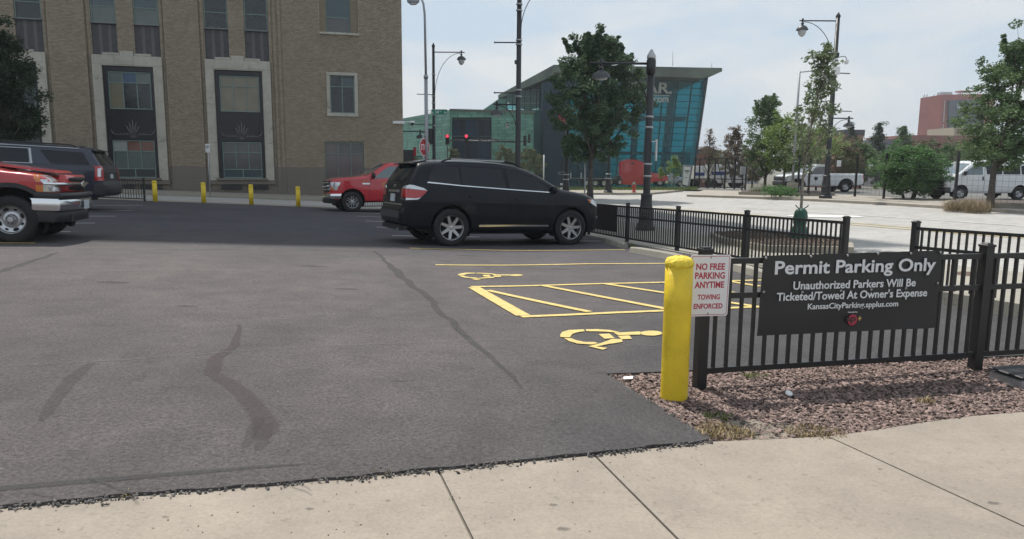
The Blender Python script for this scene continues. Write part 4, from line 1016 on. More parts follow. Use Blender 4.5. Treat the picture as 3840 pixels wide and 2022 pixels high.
def abM(u,v,off=1.3):
    M=Matrix((dr,Vector((0,0,1)),nr_)).transposed().to_4x4(); M.translation=abf(u,v,off); return M
textfit('Unlimited',M_letw,AB,abM(3598,408),70*YA/2700,13*YA/2700,.04,ext=.1); textfit('Plans',M_letw,AB,abM(3620,426),42*YA/2700,13*YA/2700,.04,ext=.1); textfit('Brothers',M_letw,AB,abM(3597,446),40*YA/2700,6*YA/2700,.0,ext=.1)
for k,ch in enumerate('CROSSROADS ARTS'):
    if ch!=' ': textfit(ch,M_letw,AB,abM(3540-k*.5,385+k*8.0,.3),5*YA/2700,5.6*YA/2700,.03,ext=.1)
MB().box((0,0,0),(6,3,.6)).build('parapet_step',M_redb2,AB,M=Matrix.Translation((D0+E0)/2*.5+Vector((0,0,top[2])))) 
for u in (3466,3476,3502,3563,3595,3602,3610,3637): 
    p=at(u,350,YA+3)-o3; MB().tube([(p.x,p.y,top[0]-1),(p.x,p.y,p.z)],.25,5).build('antenna',M_steel,AB)
MB().box((abf(3570,352,-3)),(4.5,3,1.6)).build('rooftop_unit',M_steel,AB)
block('low_brick_building','long low red brick building below the tall arts block',3395,3760,507,180.,20,M_redb2)
b_,w_,h_=block('brick_building','small far brick building with a dark parapet behind the trees',3141,3238,506,150.,18,M_redb2)
MB().box((w_/2+1,9,h_+.5),(w_-1,17,1.2)).build('parapet',mat('dark_parapet',(.05,.05,.06),.7),b_)
b_,w_,h_=block('brick_building','low brick building just right of the glass building, behind the fence',2600,2700,575,150.,14,M_redb2)
MB().prism([(-1,h_),(w_+1,h_),(w_*.5,h_+1.5)],-.5,14.5,axis='y').build('roof',mat('dark_roof',(.06,.05,.05),.8),b_)
block('pale_building','pale low building glimpsed between the browning trees',2785,2850,567,190.,14,mat('pale_wall',(.45,.46,.47),.7))
block('dark_roofed_building','grey flat roofed building behind the columnar trees at right',3290,3420,522,170.,12,mat('grey_wall',(.12,.12,.14),.8))
block('cream_building','cream cornice building behind the right hand tree',3580,3720,478,230.,15,mat('cream_wall',(.33,.27,.20),.8))
# hills
V=[];F=[];n=60
for i in range(n+1):
    x=-900+i*60; y=1500+150*math.sin(i*.3); h=16+5*math.sin(i*.37)+3*math.sin(i*1.1+1)
    V+=[(x,y,-20),(x,y+60,h+EYE),(x,y+900,h*.8)]
for i in range(n): k=i*3; F+=[(k,k+3,k+4,k+1),(k+1,k+4,k+5,k+2)]
o=link('hills',npmesh('hills',V,F,mat('wooded_hills',(.05,.075,.04),.9,var=.3,vscale=.02),True)); o['kind']='structure'
# ================================================================ vehicles
def paint(name,c,coat=1.,rough=.32,metal=0.,spec=.5): return mat(name,c,rough,metal,coat=coat,spec=spec)
M_pblack=paint('black_car_paint',(.004,.0055,.010),.32,.34,0,.15); M_pnavy=paint('navy_car_paint',(.013,.018,.038),.5); M_pred=paint('red_truck_paint',(.50,.018,.030)); M_pred2=paint('dark_red_truck_paint',(.44,.018,.022))
M_pwhite=paint('white_vehicle_paint',(.66,.67,.68),.6); M_pblue=paint('pale_blue_car_paint',(.16,.19,.22),.8)
M_tint=mat('tinted_glass',(.005,.007,.011),.06,spec=.42); M_glass=mat('vehicle_glass',(.028,.036,.040),.06,spec=.8,coat=1.); M_glassb=mat('vehicle_glass_pale',(.09,.125,.135),.06,spec=.8,coat=1.)
M_tyre=mat('tyre_rubber',(.017,.017,.018),.85,bump=.3,bscale=60); M_alloy=mat('alloy_wheel',(.50,.50,.51),.28,.85); M_well=mat('wheel_well',(.008,.008,.009),.95)
M_tred=mat('red_lamp',(.42,.008,.012),.15,coat=1.); M_tclear=mat('clear_lamp',(.62,.64,.66),.08,metal=.5,coat=1.); M_amber=mat('amber_lamp',(.60,.17,.02),.2,coat=1.); M_trim=mat('grey_trim',(.055,.057,.06),.5); M_plate=mat('number_plate',(.50,.55,.58),.5,var=.35,vscale=60)
def chaikin(P,it=1):
    for _ in range(it):
        Q=[P[0]]
        for a,b in zip(P[:-1],P[1:]): Q+=[(a[0]*.78+b[0]*.22,a[1]*.78+b[1]*.22),(a[0]*.22+b[0]*.78,a[1]*.22+b[1]*.78)]
        P=Q+[P[-1]]
    return P
def car_body(par,paintm,top,bot,wplan,belt,tumble,r=.10,crown=.035,wheels=(),arch=.44,cuts=(),tuck=.07,liner_w=.30,sm=2):
    top=chaikin(top,sm); bot=chaikin(bot,sm)
    tx,tz=zip(*top); bx,bz=zip(*bot); wx,ww=zip(*chaikin(wplan,2)); gx,gz_=zip(*belt)
    X0,X1=tx[0],tx[-1]; xs=sorted(set([round(x,4) for x in tx]+[round(x,4) for x in np.arange(X0,X1,.07)]+[round(x,4) for x in wx if X0<x<X1]))
    xs=[x for i,x in enumerate(xs) if i==0 or x-xs[i-1]>.004]
    NS=26; NT=7; rings=[]
    roof=max(tz)
    for x in xs:
        zt=np.interp(x,tx,tz); zb=min(np.interp(x,bx,bz),zt-.01); w=np.interp(x,wx,ww); bl=np.interp(x,gx,gz_)
        pts=[]
        H=zt-zb; rr_=min(r,H*.5)
        for k in range(NS+1):
            t=k/NS; z=zb+H*(t if t<.8 else .8+(1-(1-(t-.8)/.2)**1.8)*.2)
            y=w
            if z<bl:
                q=(bl-z)/max(bl-.3,.1); y=w-.012*math.sin(min(1,q)*math.pi)*-1 -tuck*max(0,q-.62)**1.5*2.2
                if bl-z<.07: y-=.012*(1-(bl-z)/.07)
            else: y=w-.022-tumble*((z-bl)/max(roof-bl,.2))**1.1
            s=(zt-z)/rr_
            if s<1: y-=rr_*.9*(1-math.sqrt(max(0,1-(1-s)**2)))
            s=(z-zb)/.05
            if s<1: y-=.04*(1-math.sqrt(max(0,1-(1-s)**2)))
            pts.append((x,max(y,.02),z))
        yt=pts[-1][1]
        for k in range(1,NT+1):
            y=yt*(1-k/NT); pts.append((x,y,zt+crown*min(1,H)*(1-(y/yt)**2)))
        half=pts[:]; full=[(x,0,zb)]+half+[(x_,-y_,z_) for (x_,y_,z_) in half[::-1][1:]]
        rings.append(full)
    bm=bmesh.new(); VR=[[bm.verts.new(p) for p in rg] for rg in rings]; n=len(VR[0])
    for a,b in zip(VR[:-1],VR[1:]):
        for k in range(n): k2=(k+1)%n; bm.faces.new((a[k],a[k2],b[k2],b[k]))
    bm.faces.new(VR[0][::-1]); bm.faces.new(VR[-1])
    bmesh.ops.recalc_face_normals(bm,faces=bm.faces)
    me=bpy.data.meshes.new('body'); bm.to_mesh(me)
    full_bvh=BVHTree.FromBMesh(bm); bm.free()
    me.materials.append(paintm); o=link('body',me,par)
    cm=MB(); W_=max(ww)
    for (x,R_) in wheels:
        for s in (-1,1):
            cm2=MB().lathe([(R_,0),(R_,liner_w+.2)],40,axis='y')
            M=Matrix.Translation((x[0],s*(W_-liner_w) if s>0 else -W_-.2,x[1])); cm.add([M@Vector(p) for p in cm2.v],cm2.f)
    for c,d in cuts: cm.box(c,d)
    if cm.v:
        cme=cm.mesh('cutter',M_well); co=bpy.data.objects.new('cutter',cme); COL.objects.link(co)
        md=o.modifiers.new('b','BOOLEAN'); md.operation='DIFFERENCE'; md.solver='EXACT'; md.object=co; md.use_self=True
        co.parent=par
        C.view_layer.update(); dg=C.evaluated_depsgraph_get(); me2=bpy.data.meshes.new_from_object(o.evaluated_get(dg))
        o.modifiers.clear(); o.data=me2; bpy.data.objects.remove(co); me=me2
        me.name='body'
    me.polygons.foreach_set('use_smooth',[True]*len(me.polygons)); me.set_sharp_from_angle(angle=R(38))
    # liners
    for (x,R_) in wheels:
        for s in (-1,1):
            lm=MB(); n=20;V=[];F=[]
            for k in range(n+1):
                a=-.5+(math.pi+1.)*k/n; 
                for y in (W_-.035,W_-liner_w+.01): V.append((x[0]+(R_-.008)*math.cos(a),s*y,x[1]+(R_-.008)*math.sin(a)))
            for k in range(n): F.append((k*2,k*2+1,k*2+3,k*2+2))
            V2=[(x[0],s*(W_-liner_w+.012),x[1])]; b0_=len(V); V+=V2; F+=[(b0_,k*2+1,k*2+3) for k in range(n)]
            lm.add(V,F); lm.build('wheel_arch_liner',M_well,par,recalc=False)
    return o,full_bvh
def patch(par,bvh,name,mt,axis,poly,off=.006,th=.012,step=.06,rnd=0):
    if rnd:
        P=[]
        n=len(poly)
        for i,p in enumerate(poly):
            a,b=Vector(poly[i-1]),Vector(poly[(i+1)%n]); p=Vector(p)
            for q,t in ((a,0),(b,1)):
                d=(q-p); P.append(tuple(p+d.normalized()*min(rnd,d.length*.4)))
            a_=Vector(P[-2]);b_=Vector(P[-1]); m=(a_+b_)*.25+p*.5; P.insert(-1,tuple(m))
        poly=P
    bm=bmesh.new(); bm.faces.new([bm.verts.new((p[0],p[1],0)) for p in poly])
    for ax in (0,1):
        lo=min(p[ax] for p in poly);hi=max(p[ax] for p in poly); c=math.ceil(lo/step+.01)*step
        while c<hi-.003:
            co=[0,0,0];no=[0,0,0];co[ax]=c;no[ax]=1
            bmesh.ops.bisect_plane(bm,geom=bm.verts[:]+bm.edges[:]+bm.faces[:],plane_co=co,plane_no=no,dist=1e-4); c+=step
    bm.normal_update()
    inner={}
    for v in bm.verts:
        a,b=v.co.x,v.co.y
        if axis=='R': o,d=Vector((a,-4,b)),Vector((0,1,0))
        elif axis=='L': o,d=Vector((a,4,b)),Vector((0,-1,0))
        elif axis=='B': o,d=Vector((-8,a,b)),Vector((1,0,0))
        elif axis=='F': o,d=Vector((8,a,b)),Vector((-1,0,0))
        else: o,d=Vector((a,b,8)),Vector((0,0,-1))
        h,nn,_,_=bvh.ray_cast(o,d)
        if h is None:
            oo={'R':(a,-1,b),'L':(a,1,b),'B':(-3,a,b),'F':(3,a,b),'T':(a,b,2)}[axis]; h,nn,_,_=bvh.find_nearest(Vector(oo))
        if nn.dot(d)>0: nn=-nn
        v.co=h+(nn*.7-d*.3).normalized()*off; inner[v]=v.co+d*th
    bound=[e for e in bm.edges if e.is_boundary]
    new={}
    for e in bound:
        for v in e.verts:
            if v not in new: new[v]=bm.verts.new(inner[v])
    for e in bound:
        a,b=e.verts; bm.faces.new((a,b,new[b],new[a]))
    bmesh.ops.recalc_face_normals(bm,faces=bm.faces)
    me=bpy.data.meshes.new(name); bm.to_mesh(me); bm.free(); me.materials.append(mt)
    me.polygons.foreach_set('use_smooth',[True]*len(me.polygons)); me.set_sharp_from_angle(angle=R(40))
    # faces must look outwards: flip when the first large one faces in
    big=max(me.polygons,key=lambda p:p.area); dd={'R':(0,1,0),'L':(0,-1,0),'B':(1,0,0),'F':(-1,0,0),'T':(0,0,-1)}[axis]
    if Vector(big.normal).dot(Vector(dd))>0: me.flip_normals()
    return link(name,me,par)
def both(par,bvh,name,mt,poly,**k):
    patch(par,bvh,name,mt,'R',poly,**k); patch(par,bvh,name,mt,'L',poly,**k)
_wm={}
def wheel(par,x,y,R_,rim,width,style):
    s=1 if y>0 else -1; key=(R_,rim,width,style)
    if key not in _wm:
        w=width/2
        ty=MB().lathe([(rim-.01,-w*.8),(rim+.02,-w*.9),(R_*.86,-w),(R_*.97,-w*.82),(R_,-w*.6),(R_,w*.6),(R_*.97,w*.82),(R_*.86,w),(rim+.02,w*.9),(rim-.01,w*.75)],36,axis='y',cap=False)
        for k in range(36):
            a=k*math.pi/18; c,s_=math.cos(a),math.sin(a)
            ty.box((c*(R_-.001),.0,s_*(R_-.001)),(.012,width*.62,.03),M=Matrix.Rotation(-a,4,'Y').to_3x3().to_4x4())
        tm=ty.mesh('tyre',M_tyre)
        hub=MB().lathe([(0,-.02),(rim*.9,-.02),(rim*.9,.0),(rim*.5,.01),(0,.01)],24,axis='y').mesh('wheel',M_well)
        r=MB(); r.lathe([(rim*.88,-.01),(rim*.93,w*.45),(rim*.97,w*.86),(rim,w*.9),(rim,w*.8),(rim*.93,w*.3),(rim*.9,-.03)],36,axis='y',cap=False)
        yo=w*.62
        if style=='alloy7':
            for k in range(7):
                a=2*math.pi*k/7+.3
                P=[(-.035,.04),(.035,.04),(.028,rim*.9),(.012,rim*.93),(-.012,rim*.93),(-.028,rim*.9)]
                M=Matrix.Rotation(a,4,'Y')@Matrix.Rotation(R(-0),4,'X'); q=MB().prism(P,0,.03,axis='y'); 
                r.add([M@Vector((v[0],v[1]+yo-.035+.02*(v[2]/rim),v[2])) for v in q.v],q.f)
            r.lathe([(0,yo),(.05,yo-.002),(.075,yo-.012),(.08,yo-.04)],16,axis='y',cap=False)
        elif style=='alloy6':
            for k in range(6):
                for dx in (-.028,.028):
                    P=[(dx-.012,.05),(dx+.012,.05),(dx*1.6+.014,rim*.92),(dx*1.6-.014,rim*.92)]; q=MB().prism(P,0,.03,axis='y'); M=Matrix.Rotation(2*math.pi*k/6,4,'Y'); r.add([M@Vector((v[0],v[1]+yo-.03,v[2])) for v in q.v],q.f)
            r.lathe([(0,yo+.005),(.04,yo),(.07,yo-.012),(.075,yo-.04)],16,axis='y',cap=False)
        else:
            r.lathe([(rim*.34,yo+.01),(rim*.40,yo-.03),(rim*.55,yo-.035),(rim*.62,yo-.015),(rim*.9,yo+.005),(rim*.93,yo-.02)],36,axis='y',cap=False)
            r.lathe([(0,yo+.035),(.045,yo+.033),(.055,yo+.0),(rim*.38,yo-.02)],18,axis='y',cap=False)
            for k in range(8):
                a=2*math.pi*k/8; r.lathe([(.009,yo),(.009,yo+.022),(0,yo+.024)],6,axis='y',c=(rim*.27*math.cos(a),0,rim*.27*math.sin(a)))
        rm=r.mesh('rim',M_alloy,angle=35)
        hm=MB()
        if style=='steel8':
            for k in range(8):
                a=2*math.pi*(k+.5)/8; c=(rim*.75*math.cos(a),yo-.008,rim*.75*math.sin(a)); q=MB().lathe([(.045 if k%2 else .028,0),(.045 if k%2 else .028,.014),(0,.0145)],12,axis='y'); M=Matrix.Rotation(-a,4,'Y')@Matrix.Diagonal((.62,1,1,1)); hm.add([M@Vector(v)+Vector(c) for v in q.v],q.f)
        else:
            for k in range(5): a=2*math.pi*k/5; hm.lathe([(.009,yo-.012),(.009,yo+.002),(0,yo+.003)],6,axis='y',c=(.05*math.cos(a),0,.05*math.sin(a)))
        hmm=hm.mesh('rim_hole' if style=='steel8' else 'lug_nut',M_well)
        _wm[key]=(hub,tm,rm,hmm)
    hub,tm,rm,hmm=_wm[key]
    M=Matrix.Translation((x,y,R_-.004))@(Matrix.Identity(4) if s>0 else Matrix.Rotation(math.pi,4,'Z'))
    h=link('wheel',hub,par,M); link('tyre',tm,h); q=link('rim',rm,h); hh=link(hmm.name.split('.')[0],hmm,h)
    return h
def place_vehicle(name,label,cat,A,B_,wb,track,side,group=None):
    """A rear and B front tyre contact on the camera's side; side -1 when that is the vehicle's right"""
    A=Vector(A);B_=Vector(B_); f=(B_-A).normalized(); mid=(A+B_)/2
    nrm=Vector((gzf(mid.x-.5,mid.y)-gzf(mid.x+.5,mid.y),gzf(mid.x,mid.y-.5)-gzf(mid.x,mid.y+.5),1)).normalized()
    l=nrm.cross(f).normalized(); u=f.cross(l).normalized(); o=mid-l*(side*track/2)
    M=Matrix((f,l,u)).transposed().to_4x4(); M.translation=o
    return thing(name,label,cat,M=M,group=group)
def heading(B_,h,wb,toward=1):
    """rear contact for a front contact B, heading to the right (1) or left (-1) at h degrees from the picture plane"""
    d=Vector((math.cos(R(h)),math.sin(R(h)),0))*toward; A=Vector(B_)-d*wb; A.z=gzf(A.x,A.y); return A
def bumper(par,mt,x,half,z0,z1,dx=1,th=.12,bow=.10,wrap=.35,name='bumper'):
    n=14; out=[];inn=[]
    for i in range(n+1):
        t=-1+2*i/n; y=half*math.copysign(abs(t)**.8,t) if 0 else half*t
        xx=x-dx*bow*abs(t)**2.6; out.append((xx,y)); inn.append((xx-dx*th,y*.97))
    out=[(out[0][0]-dx*wrap,-half*1.0)]+out+[(out[-1][0]-dx*wrap,half*1.0)]
    inn=[(out[0][0],-half*1.0+.03)]+inn[1:-1]+[(out[-1][0],half-.03)]
    V=[];F=[];zs=[z0,z0+.03,(z0+z1)/2,z1-.03,z1]; of=[-.03,-.004,0,-.004,-.03]
    m=len(out)
    for z,o in zip(zs,of):
        for p in out: V.append((p[0]+dx*o,p[1]*(1+o*.3),z))
    for k in range(4):
        for i in range(m-1): F.append((k*m+i,k*m+i+1,(k+1)*m+i+1,(k+1)*m+i))
    b=len(V)
    for z in (z0,z1):
        for i in range(m):
            p=out[i]; V.append((p[0]-dx*(th if 0<i<m-1 else .0),p[1]*.93,z))
    for i in range(m-1): F.append((i,i+1,b+i+1,b+i)); F.append((4*m+i,4*m+i+1,b+m+i+1,b+m+i)); F.append((b+i,b+i+1,b+m+i+1,b+m+i))
    return MB().add(V,F).build(name,mt,par,angle=40)
def ell(par,name,mt,c,d,nu=12,nv=8,p=2.6):
    m=MB(); V=[];F=[]
    for j in range(nv+1):
        th=math.pi*j/nv
        for i in range(nu):
            ph=2*math.pi*i/nu; f=lambda v:math.copysign(abs(v)**(2/p),v)
            V.append((c[0]+d[0]/2*f(math.sin(th))*f(math.cos(ph)),c[1]+d[1]/2*f(math.sin(th))*f(math.sin(ph)),c[2]+d[2]/2*f(math.cos(th))))
    for j in range(nv):
        for i in range(nu): F.append((j*nu+i,j*nu+(i+1)%nu,(j+1)*nu+(i+1)%nu,(j+1)*nu+i))
    return m.add(V,F).build(name,mt,par,angle=50)
def mirrors(par,x,y,z,d=(.13,.20,.16),mt=M_darkplastic):
    for s in(-1,1):
        o=ell(par,'wing_mirror',mt,(x,s*(y+.09),z),d)
def seam(par,bvh,pts,w=.008,off=.0035,mt=None,sides='RL',name='door_seam'):
    for ax in sides:
        for a,b in zip(pts[:-1],pts[1:]):
            a_,b_=Vector(a),Vector(b); d=(b_-a_).normalized(); n=Vector((-d.y,d.x))*w/2
            patch(par,bvh,name,mt or M_well,ax,[tuple(a_-n),tuple(b_-n),tuple(b_+n),tuple(a_+n)],off=off,th=.004,step=.08)
# ---------------------------------------------------------------- black suv
A=G(1690,922);B1=G(2123,917)
suv=place_vehicle('parked_suv','black suv parked beside the yellow stall line, nose to the long fence','suv',A,B1,2.79,1.66,-1); suv.matrix_world=suv.matrix_world@Matrix.Scale(1.035,4)
body,bv=car_body(suv,M_pblack,
 top=[(-2.44,.50),(-2.435,.74),(-2.37,.80),(-2.35,1.10),(-2.30,1.27),(-2.10,1.60),(-2.06,1.67),(-1.85,1.715),(-1.2,1.745),(-.4,1.74),(.1,1.69),(.5,1.57),(.95,1.33),(1.16,1.215),(1.28,1.195),(1.7,1.14),(2.0,1.06),(2.16,.98),(2.25,.86),(2.31,.72),(2.325,.50)],
 bot=[(-2.44,.50),(-2.36,.40),(-1.95,.33),(-1.3,.28),(0,.26),(1.3,.27),(1.9,.26),(2.2,.30),(2.325,.50)],
 wplan=[(-2.44,.66),(-2.40,.80),(-2.2,.90),(-1.4,.945),(0,.95),(1.4,.945),(1.85,.90),(2.12,.78),(2.25,.62),(2.325,.45)],
 belt=[(-2.4,1.30),(-1,1.24),(.9,1.15),(2.4,1.1)],tumble=.20,r=.13,wheels=[((-1.395,.40),.44),((1.395,.40),.44)])
for x in(-1.395,1.395):
    for s in(-1,1): wheel(suv,x,s*.83,.385,.255,.235,'alloy7')
both(suv,bv,'side_window',M_tint,[(-1.90,1.30),(-1.80,1.55),(-1.70,1.60),(-1.23,1.615),(-1.21,1.255)],rnd=.04)
both(suv,bv,'side_window',M_tint,[(-1.17,1.25),(-1.18,1.615),(-.27,1.60),(-.20,1.205)],rnd=.03)
both(suv,bv,'side_window',M_tint,[(-.12,1.20),(-.17,1.60),(.10,1.565),(.45,1.455),(.90,1.16)],rnd=.03)
both(suv,bv,'belt_trim',M_chrome,[(-1.93,1.275),(-1.90,1.298),(-1.2,1.245),(-.18,1.195),(.93,1.148),(.93,1.130),(-.18,1.177),(-1.2,1.227)],off=.010,th=.01)
seam(suv,bv,[(-1.19,1.24),(-1.20,.95),(-1.05,.72),(-.90,.50),(-.88,.36)]); seam(suv,bv,[(-.16,1.60),(-.14,1.2),(-.12,.36)]); seam(suv,bv,[(.97,1.18),(1.0,.9),(.92,.5),(.90,.36)]); seam(suv,bv,[(-.88,.36),(.9,.36)])
both(suv,bv,'sill_trim',M_chrome,[(-.80,.445),(.82,.445),(.84,.425),(.82,.405),(-.80,.40)],off=.012,th=.012)
both(suv,bv,'door_handle',M_pblack,[(-1.03,1.045),(-.83,1.04),(-.83,1.00),(-1.03,1.005)],off=.035,th=.03,rnd=.015); both(suv,bv,'door_handle',M_pblack,[(.02,1.0),(.22,.995),(.22,.955),(.02,.96)],off=.035,th=.03,rnd=.015)
for ax,s in (('R',-1),('L',1)):
    patch(suv,bv,'tail_light',M_tclear,ax,[(-2.36,1.23),(-2.2,1.225),(-2.0,1.17),(-1.92,1.12),(-2.0,1.13),(-2.35,1.155)],off=.012,th=.02)
    patch(suv,bv,'tail_light',M_tred,ax,[(-2.355,1.15),(-2.0,1.125),(-1.925,1.115),(-2.05,.99),(-2.15,.97),(-2.36,.975)],off=.012,th=.02)
    patch(suv,bv,'tail_light',M_tclear,ax,[(-2.36,.97),(-2.16,.965),(-2.05,.985),(-2.12,.94),(-2.36,.925)],off=.012,th=.02)
    patch(suv,bv,'tail_light',M_tred,'B',[(s*.60,1.14),(s*.86,1.15),(s*.86,.975),(s*.60,.99)],off=.010,th=.02)
    patch(suv,bv,'tail_light',M_tclear,'B',[(s*.60,1.145),(s*.86,1.155),(s*.86,1.22),(s*.66,1.20)],off=.010,th=.02)
    patch(suv,bv,'headlight',M_tclear,ax,[(1.80,1.00),(2.00,1.00),(2.17,.93),(2.22,.84),(2.10,.84),(1.90,.93)],off=.010,th=.02)
    patch(suv,bv,'indicator',M_amber,ax,[(1.80,1.002),(1.90,1.004),(1.93,.95),(1.88,.945)],off=.014,th=.02)
patch(suv,bv,'rear_window',M_tint,'B',[(-.60,1.30),(.60,1.30),(.52,1.62),(-.52,1.62)],off=.008,rnd=.05)
patch(suv,bv,'windshield',M_glass,'T',[(.18,-.56),(.18,.56),(1.08,.70),(1.08,-.70)],off=.006,rnd=.05)
patch(suv,bv,'plate_garnish',M_chrome,'B',[(-.30,1.07),(.30,1.07),(.30,1.12),(-.30,1.12)],off=.03,th=.03)
patch(suv,bv,'number_plate',M_plate,'B',[(-.155,.88),(.155,.88),(.155,1.035),(-.155,1.035)],off=.018,th=.015)
patch(suv,bv,'tailgate_strip',M_chrome,'B',[(-.62,.815),(.62,.815),(.62,.845),(-.62,.845)],off=.012)
patch(suv,bv,'emblem',M_chrome,'B',[(-.05,1.17),(.05,1.17),(.05,1.23),(-.05,1.23)],off=.012,rnd=.03)
patch(suv,bv,'bumper_step',M_trim,'B',[(-.70,.56),(.70,.56),(.70,.70),(-.70,.70)],off=.02)
patch(suv,bv,'grille',M_darkplastic,'F',[(-.45,.62),(.45,.62),(.45,.92),(-.45,.92)],off=.01)
patch(suv,bv,'fog_lamp',M_tclear,'R',[(2.12,.58),(2.2,.58),(2.2,.64),(2.12,.64)],off=.01)
MB().prism([(-2.20,1.665),(-1.86,1.735),(-1.84,1.705),(-2.06,1.655),(-2.18,1.648)],-.60,.60,axis='y').build('rear_spoiler',M_pblack,suv)
MB().bar((-2.315,-.02,1.335),(-2.20,-.34,1.36),.02,.02).build('rear_wiper',M_darkplastic,suv)
for s in(-1,1):
    MB().tube([(-1.55,s*.665,1.715),(-1.40,s*.665,1.775),(-.9,s*.665,1.79),(-.1,s*.66,1.775),(.10,s*.655,1.735),(.28,s*.65,1.66)],[.012,.02,.02,.02,.02,.01],8).build('roof_rail',M_pblack,suv)
    MB().bar((-1.35,s*.689,1.775),(-.15,s*.687,1.772),.008,.022).build('roof_rail_trim',M_steel,suv)
mirrors(suv,.93,.86,1.20,mt=M_pblack)
MB().box((-2.36,0,.36),(.1,1.3,.10)).box((0,0,.27),(3.4,1.2,.08)).box((-1.395,0,.36),(.12,1.5,.12)).build('underbody',M_darkplastic,suv)
MB().tube([(-2.2,-.5,.33),(-2.42,-.5,.32)],.03,10).build('exhaust_tip',M_steel,suv)
# ---------------------------------------------------------------- pickups
def pickup(name,label,A,B_,wb,track,side,pm,rear,cab_r,ws_t,ws_b,nose,bedz,roof,cowl,hood,R_,rim,style,wr,wf,group=None,W=1.0,lamps=True,glass=M_glass,arch=.50,doors=2,rockz=.40,bumm=M_chrome,hd=False,flare=None):
    t=place_vehicle(name,label,'pickup truck',A,B_,wb,track,side,group); zc=R_+.02
    body,bv=car_body(t,pm,
     top=[(rear,.62),(rear+.01,bedz-.05),(rear+.05,bedz),(cab_r-.03,bedz),(cab_r-.01,bedz+.02),(cab_r+.05,roof-.12),(cab_r+.16,roof-.02),(cab_r+.4,roof),(ws_t-.2,roof),(ws_t,roof-.05),(ws_b,cowl),(ws_b+.1,cowl-.015),(nose-.9,hood+.03),(nose-.4,hood),(nose-.15,hood-.07),(nose-.06,hood-.18),(nose-.03,.75),(nose-.02,.60)],
     bot=[(rear,.60),(rear+.1,rockz+.10),(wr-.5,rockz+.05),(wr+.6,rockz),(wf-.6,rockz),(wf+.5,rockz+.06),(nose-.1,rockz+.08),(nose-.02,.58)],
     wplan=[(rear,W-.04),(rear+.2,W-.01),(wr,W),(cab_r,W-.015),(ws_b,W-.01),(wf,W),(nose-.5,W-.03),(nose-.15,W-.12),(nose-.02,W-.22)],
     belt=[(rear,bedz+.05),(cab_r-.1,bedz+.02),(cab_r,bedz-.04),(ws_b,bedz-.06),(nose,cowl+.3)],tumble=.20,r=.075,wheels=[((wr,zc),arch),((wf,zc),arch)],
     cuts=[(((rear+.07+cab_r-.08)/2,0,bedz+.05),(cab_r-.08-rear-.07,2*W-.32,.9 if 1 else 1))],tuck=.05)
    for x in (wr,wf):
        for s in(-1,1): wheel(t,x,s*track/2,R_,rim,.27,style)
    bl=bedz-.02
    dmid=(cab_r+ws_b)/2
    wt=roof-.14
    if doors==4:
        both(t,bv,'side_window',glass,[(cab_r+.20,bl),(cab_r+.22,wt),(dmid-.22,wt+.01),(dmid-.20,bl-.01)],rnd=.04)
        seam(t,bv,[(dmid-.14,bl+.02),(dmid-.12,rockz+.1)],sides='RL'); seam(t,bv,[(cab_r+.1,bl),(cab_r+.12,rockz+.12)])
        f0=dmid-.08
    else: f0=cab_r+.14
    both(t,bv,'side_window',glass,[(f0,bl-.01),(f0,wt),(ws_t-.12,wt-.01),(ws_t+.10,wt-.13),(ws_b-.22,bl-.03)],rnd=.04)
    seam(t,bv,[(ws_b-.12,bl),(ws_b-.05,.9),(ws_b-.1,rockz+.1)]); seam(t,bv,[(f0-.06,wt),(f0-.06,rockz+.1)]); seam(t,bv,[(cab_r-.04,bedz-.01),(cab_r-.04,rockz+.06)],w=.02)
    both(t,bv,'door_handle',pm if pm!=M_pwhite else M_darkplastic,[(f0+.05,bl-.16),(f0+.24,bl-.16),(f0+.24,bl-.20),(f0+.05,bl-.20)],off=.035,th=.03)
    patch(t,bv,'windshield',M_glass,'T',[(ws_t+.03,-.66),(ws_t+.03,.66),(ws_b-.06,.80),(ws_b-.06,-.80)],off=.006,rnd=.05)
    patch(t,bv,'rear_window',M_glass,'B',[(-.6,bedz+.12),(.6,bedz+.12),(.55,roof-.16),(-.55,roof-.16)],off=.008)
    if flare:
        for (x,z) in ((wr,zc),(wf,zc)):
            a0=[ (x+(arch+.002)*math.cos(a),z+(arch+.002)*math.sin(a)) for a in np.linspace(-.1,math.pi+.1,17)]; a1=[(x+(arch+.075)*math.cos(a),z+(arch+.075)*math.sin(a)) for a in np.linspace(math.pi+.05,-.05,17)]
            for ax in 'RL':
                for k in range(16):
                    patch(t,bv,'wheel_flare',flare,ax,[a0[k],a0[k+1],a1[15-k],a1[16-k]],off=.03,th=.03,step=.5)
    MB().box((0,0,rockz+.02),(wf-wr+1.6,1.1,.14)).box((wr,0,R_),(.14,1.5,.14)).box((wf,0,R_),(.14,1.5,.14)).build('chassis',M_darkplastic,t)
    mirrors(t,ws_b-.22,W-.02,bl+.10,(.14,.26,.24))
    bumper(t,bumm,rear-.10,W-.06,.50,.70,dx=-1,bow=.04,wrap=.12,name='rear_bumper')
    for s,ax in((-1,'R'),(1,'L')):
        patch(t,bv,'tail_light',M_tred,'B',[(s*(W-.20),bedz-.38),(s*(W-.04),bedz-.38),(s*(W-.04),bedz-.06),(s*(W-.20),bedz-.06)],off=.01)
        patch(t,bv,'tail_light',M_tred,ax,[(rear+.01,bedz-.38),(rear+.09,bedz-.38),(rear+.09,bedz-.06),(rear+.01,bedz-.06)],off=.01)
    return t,body,bv
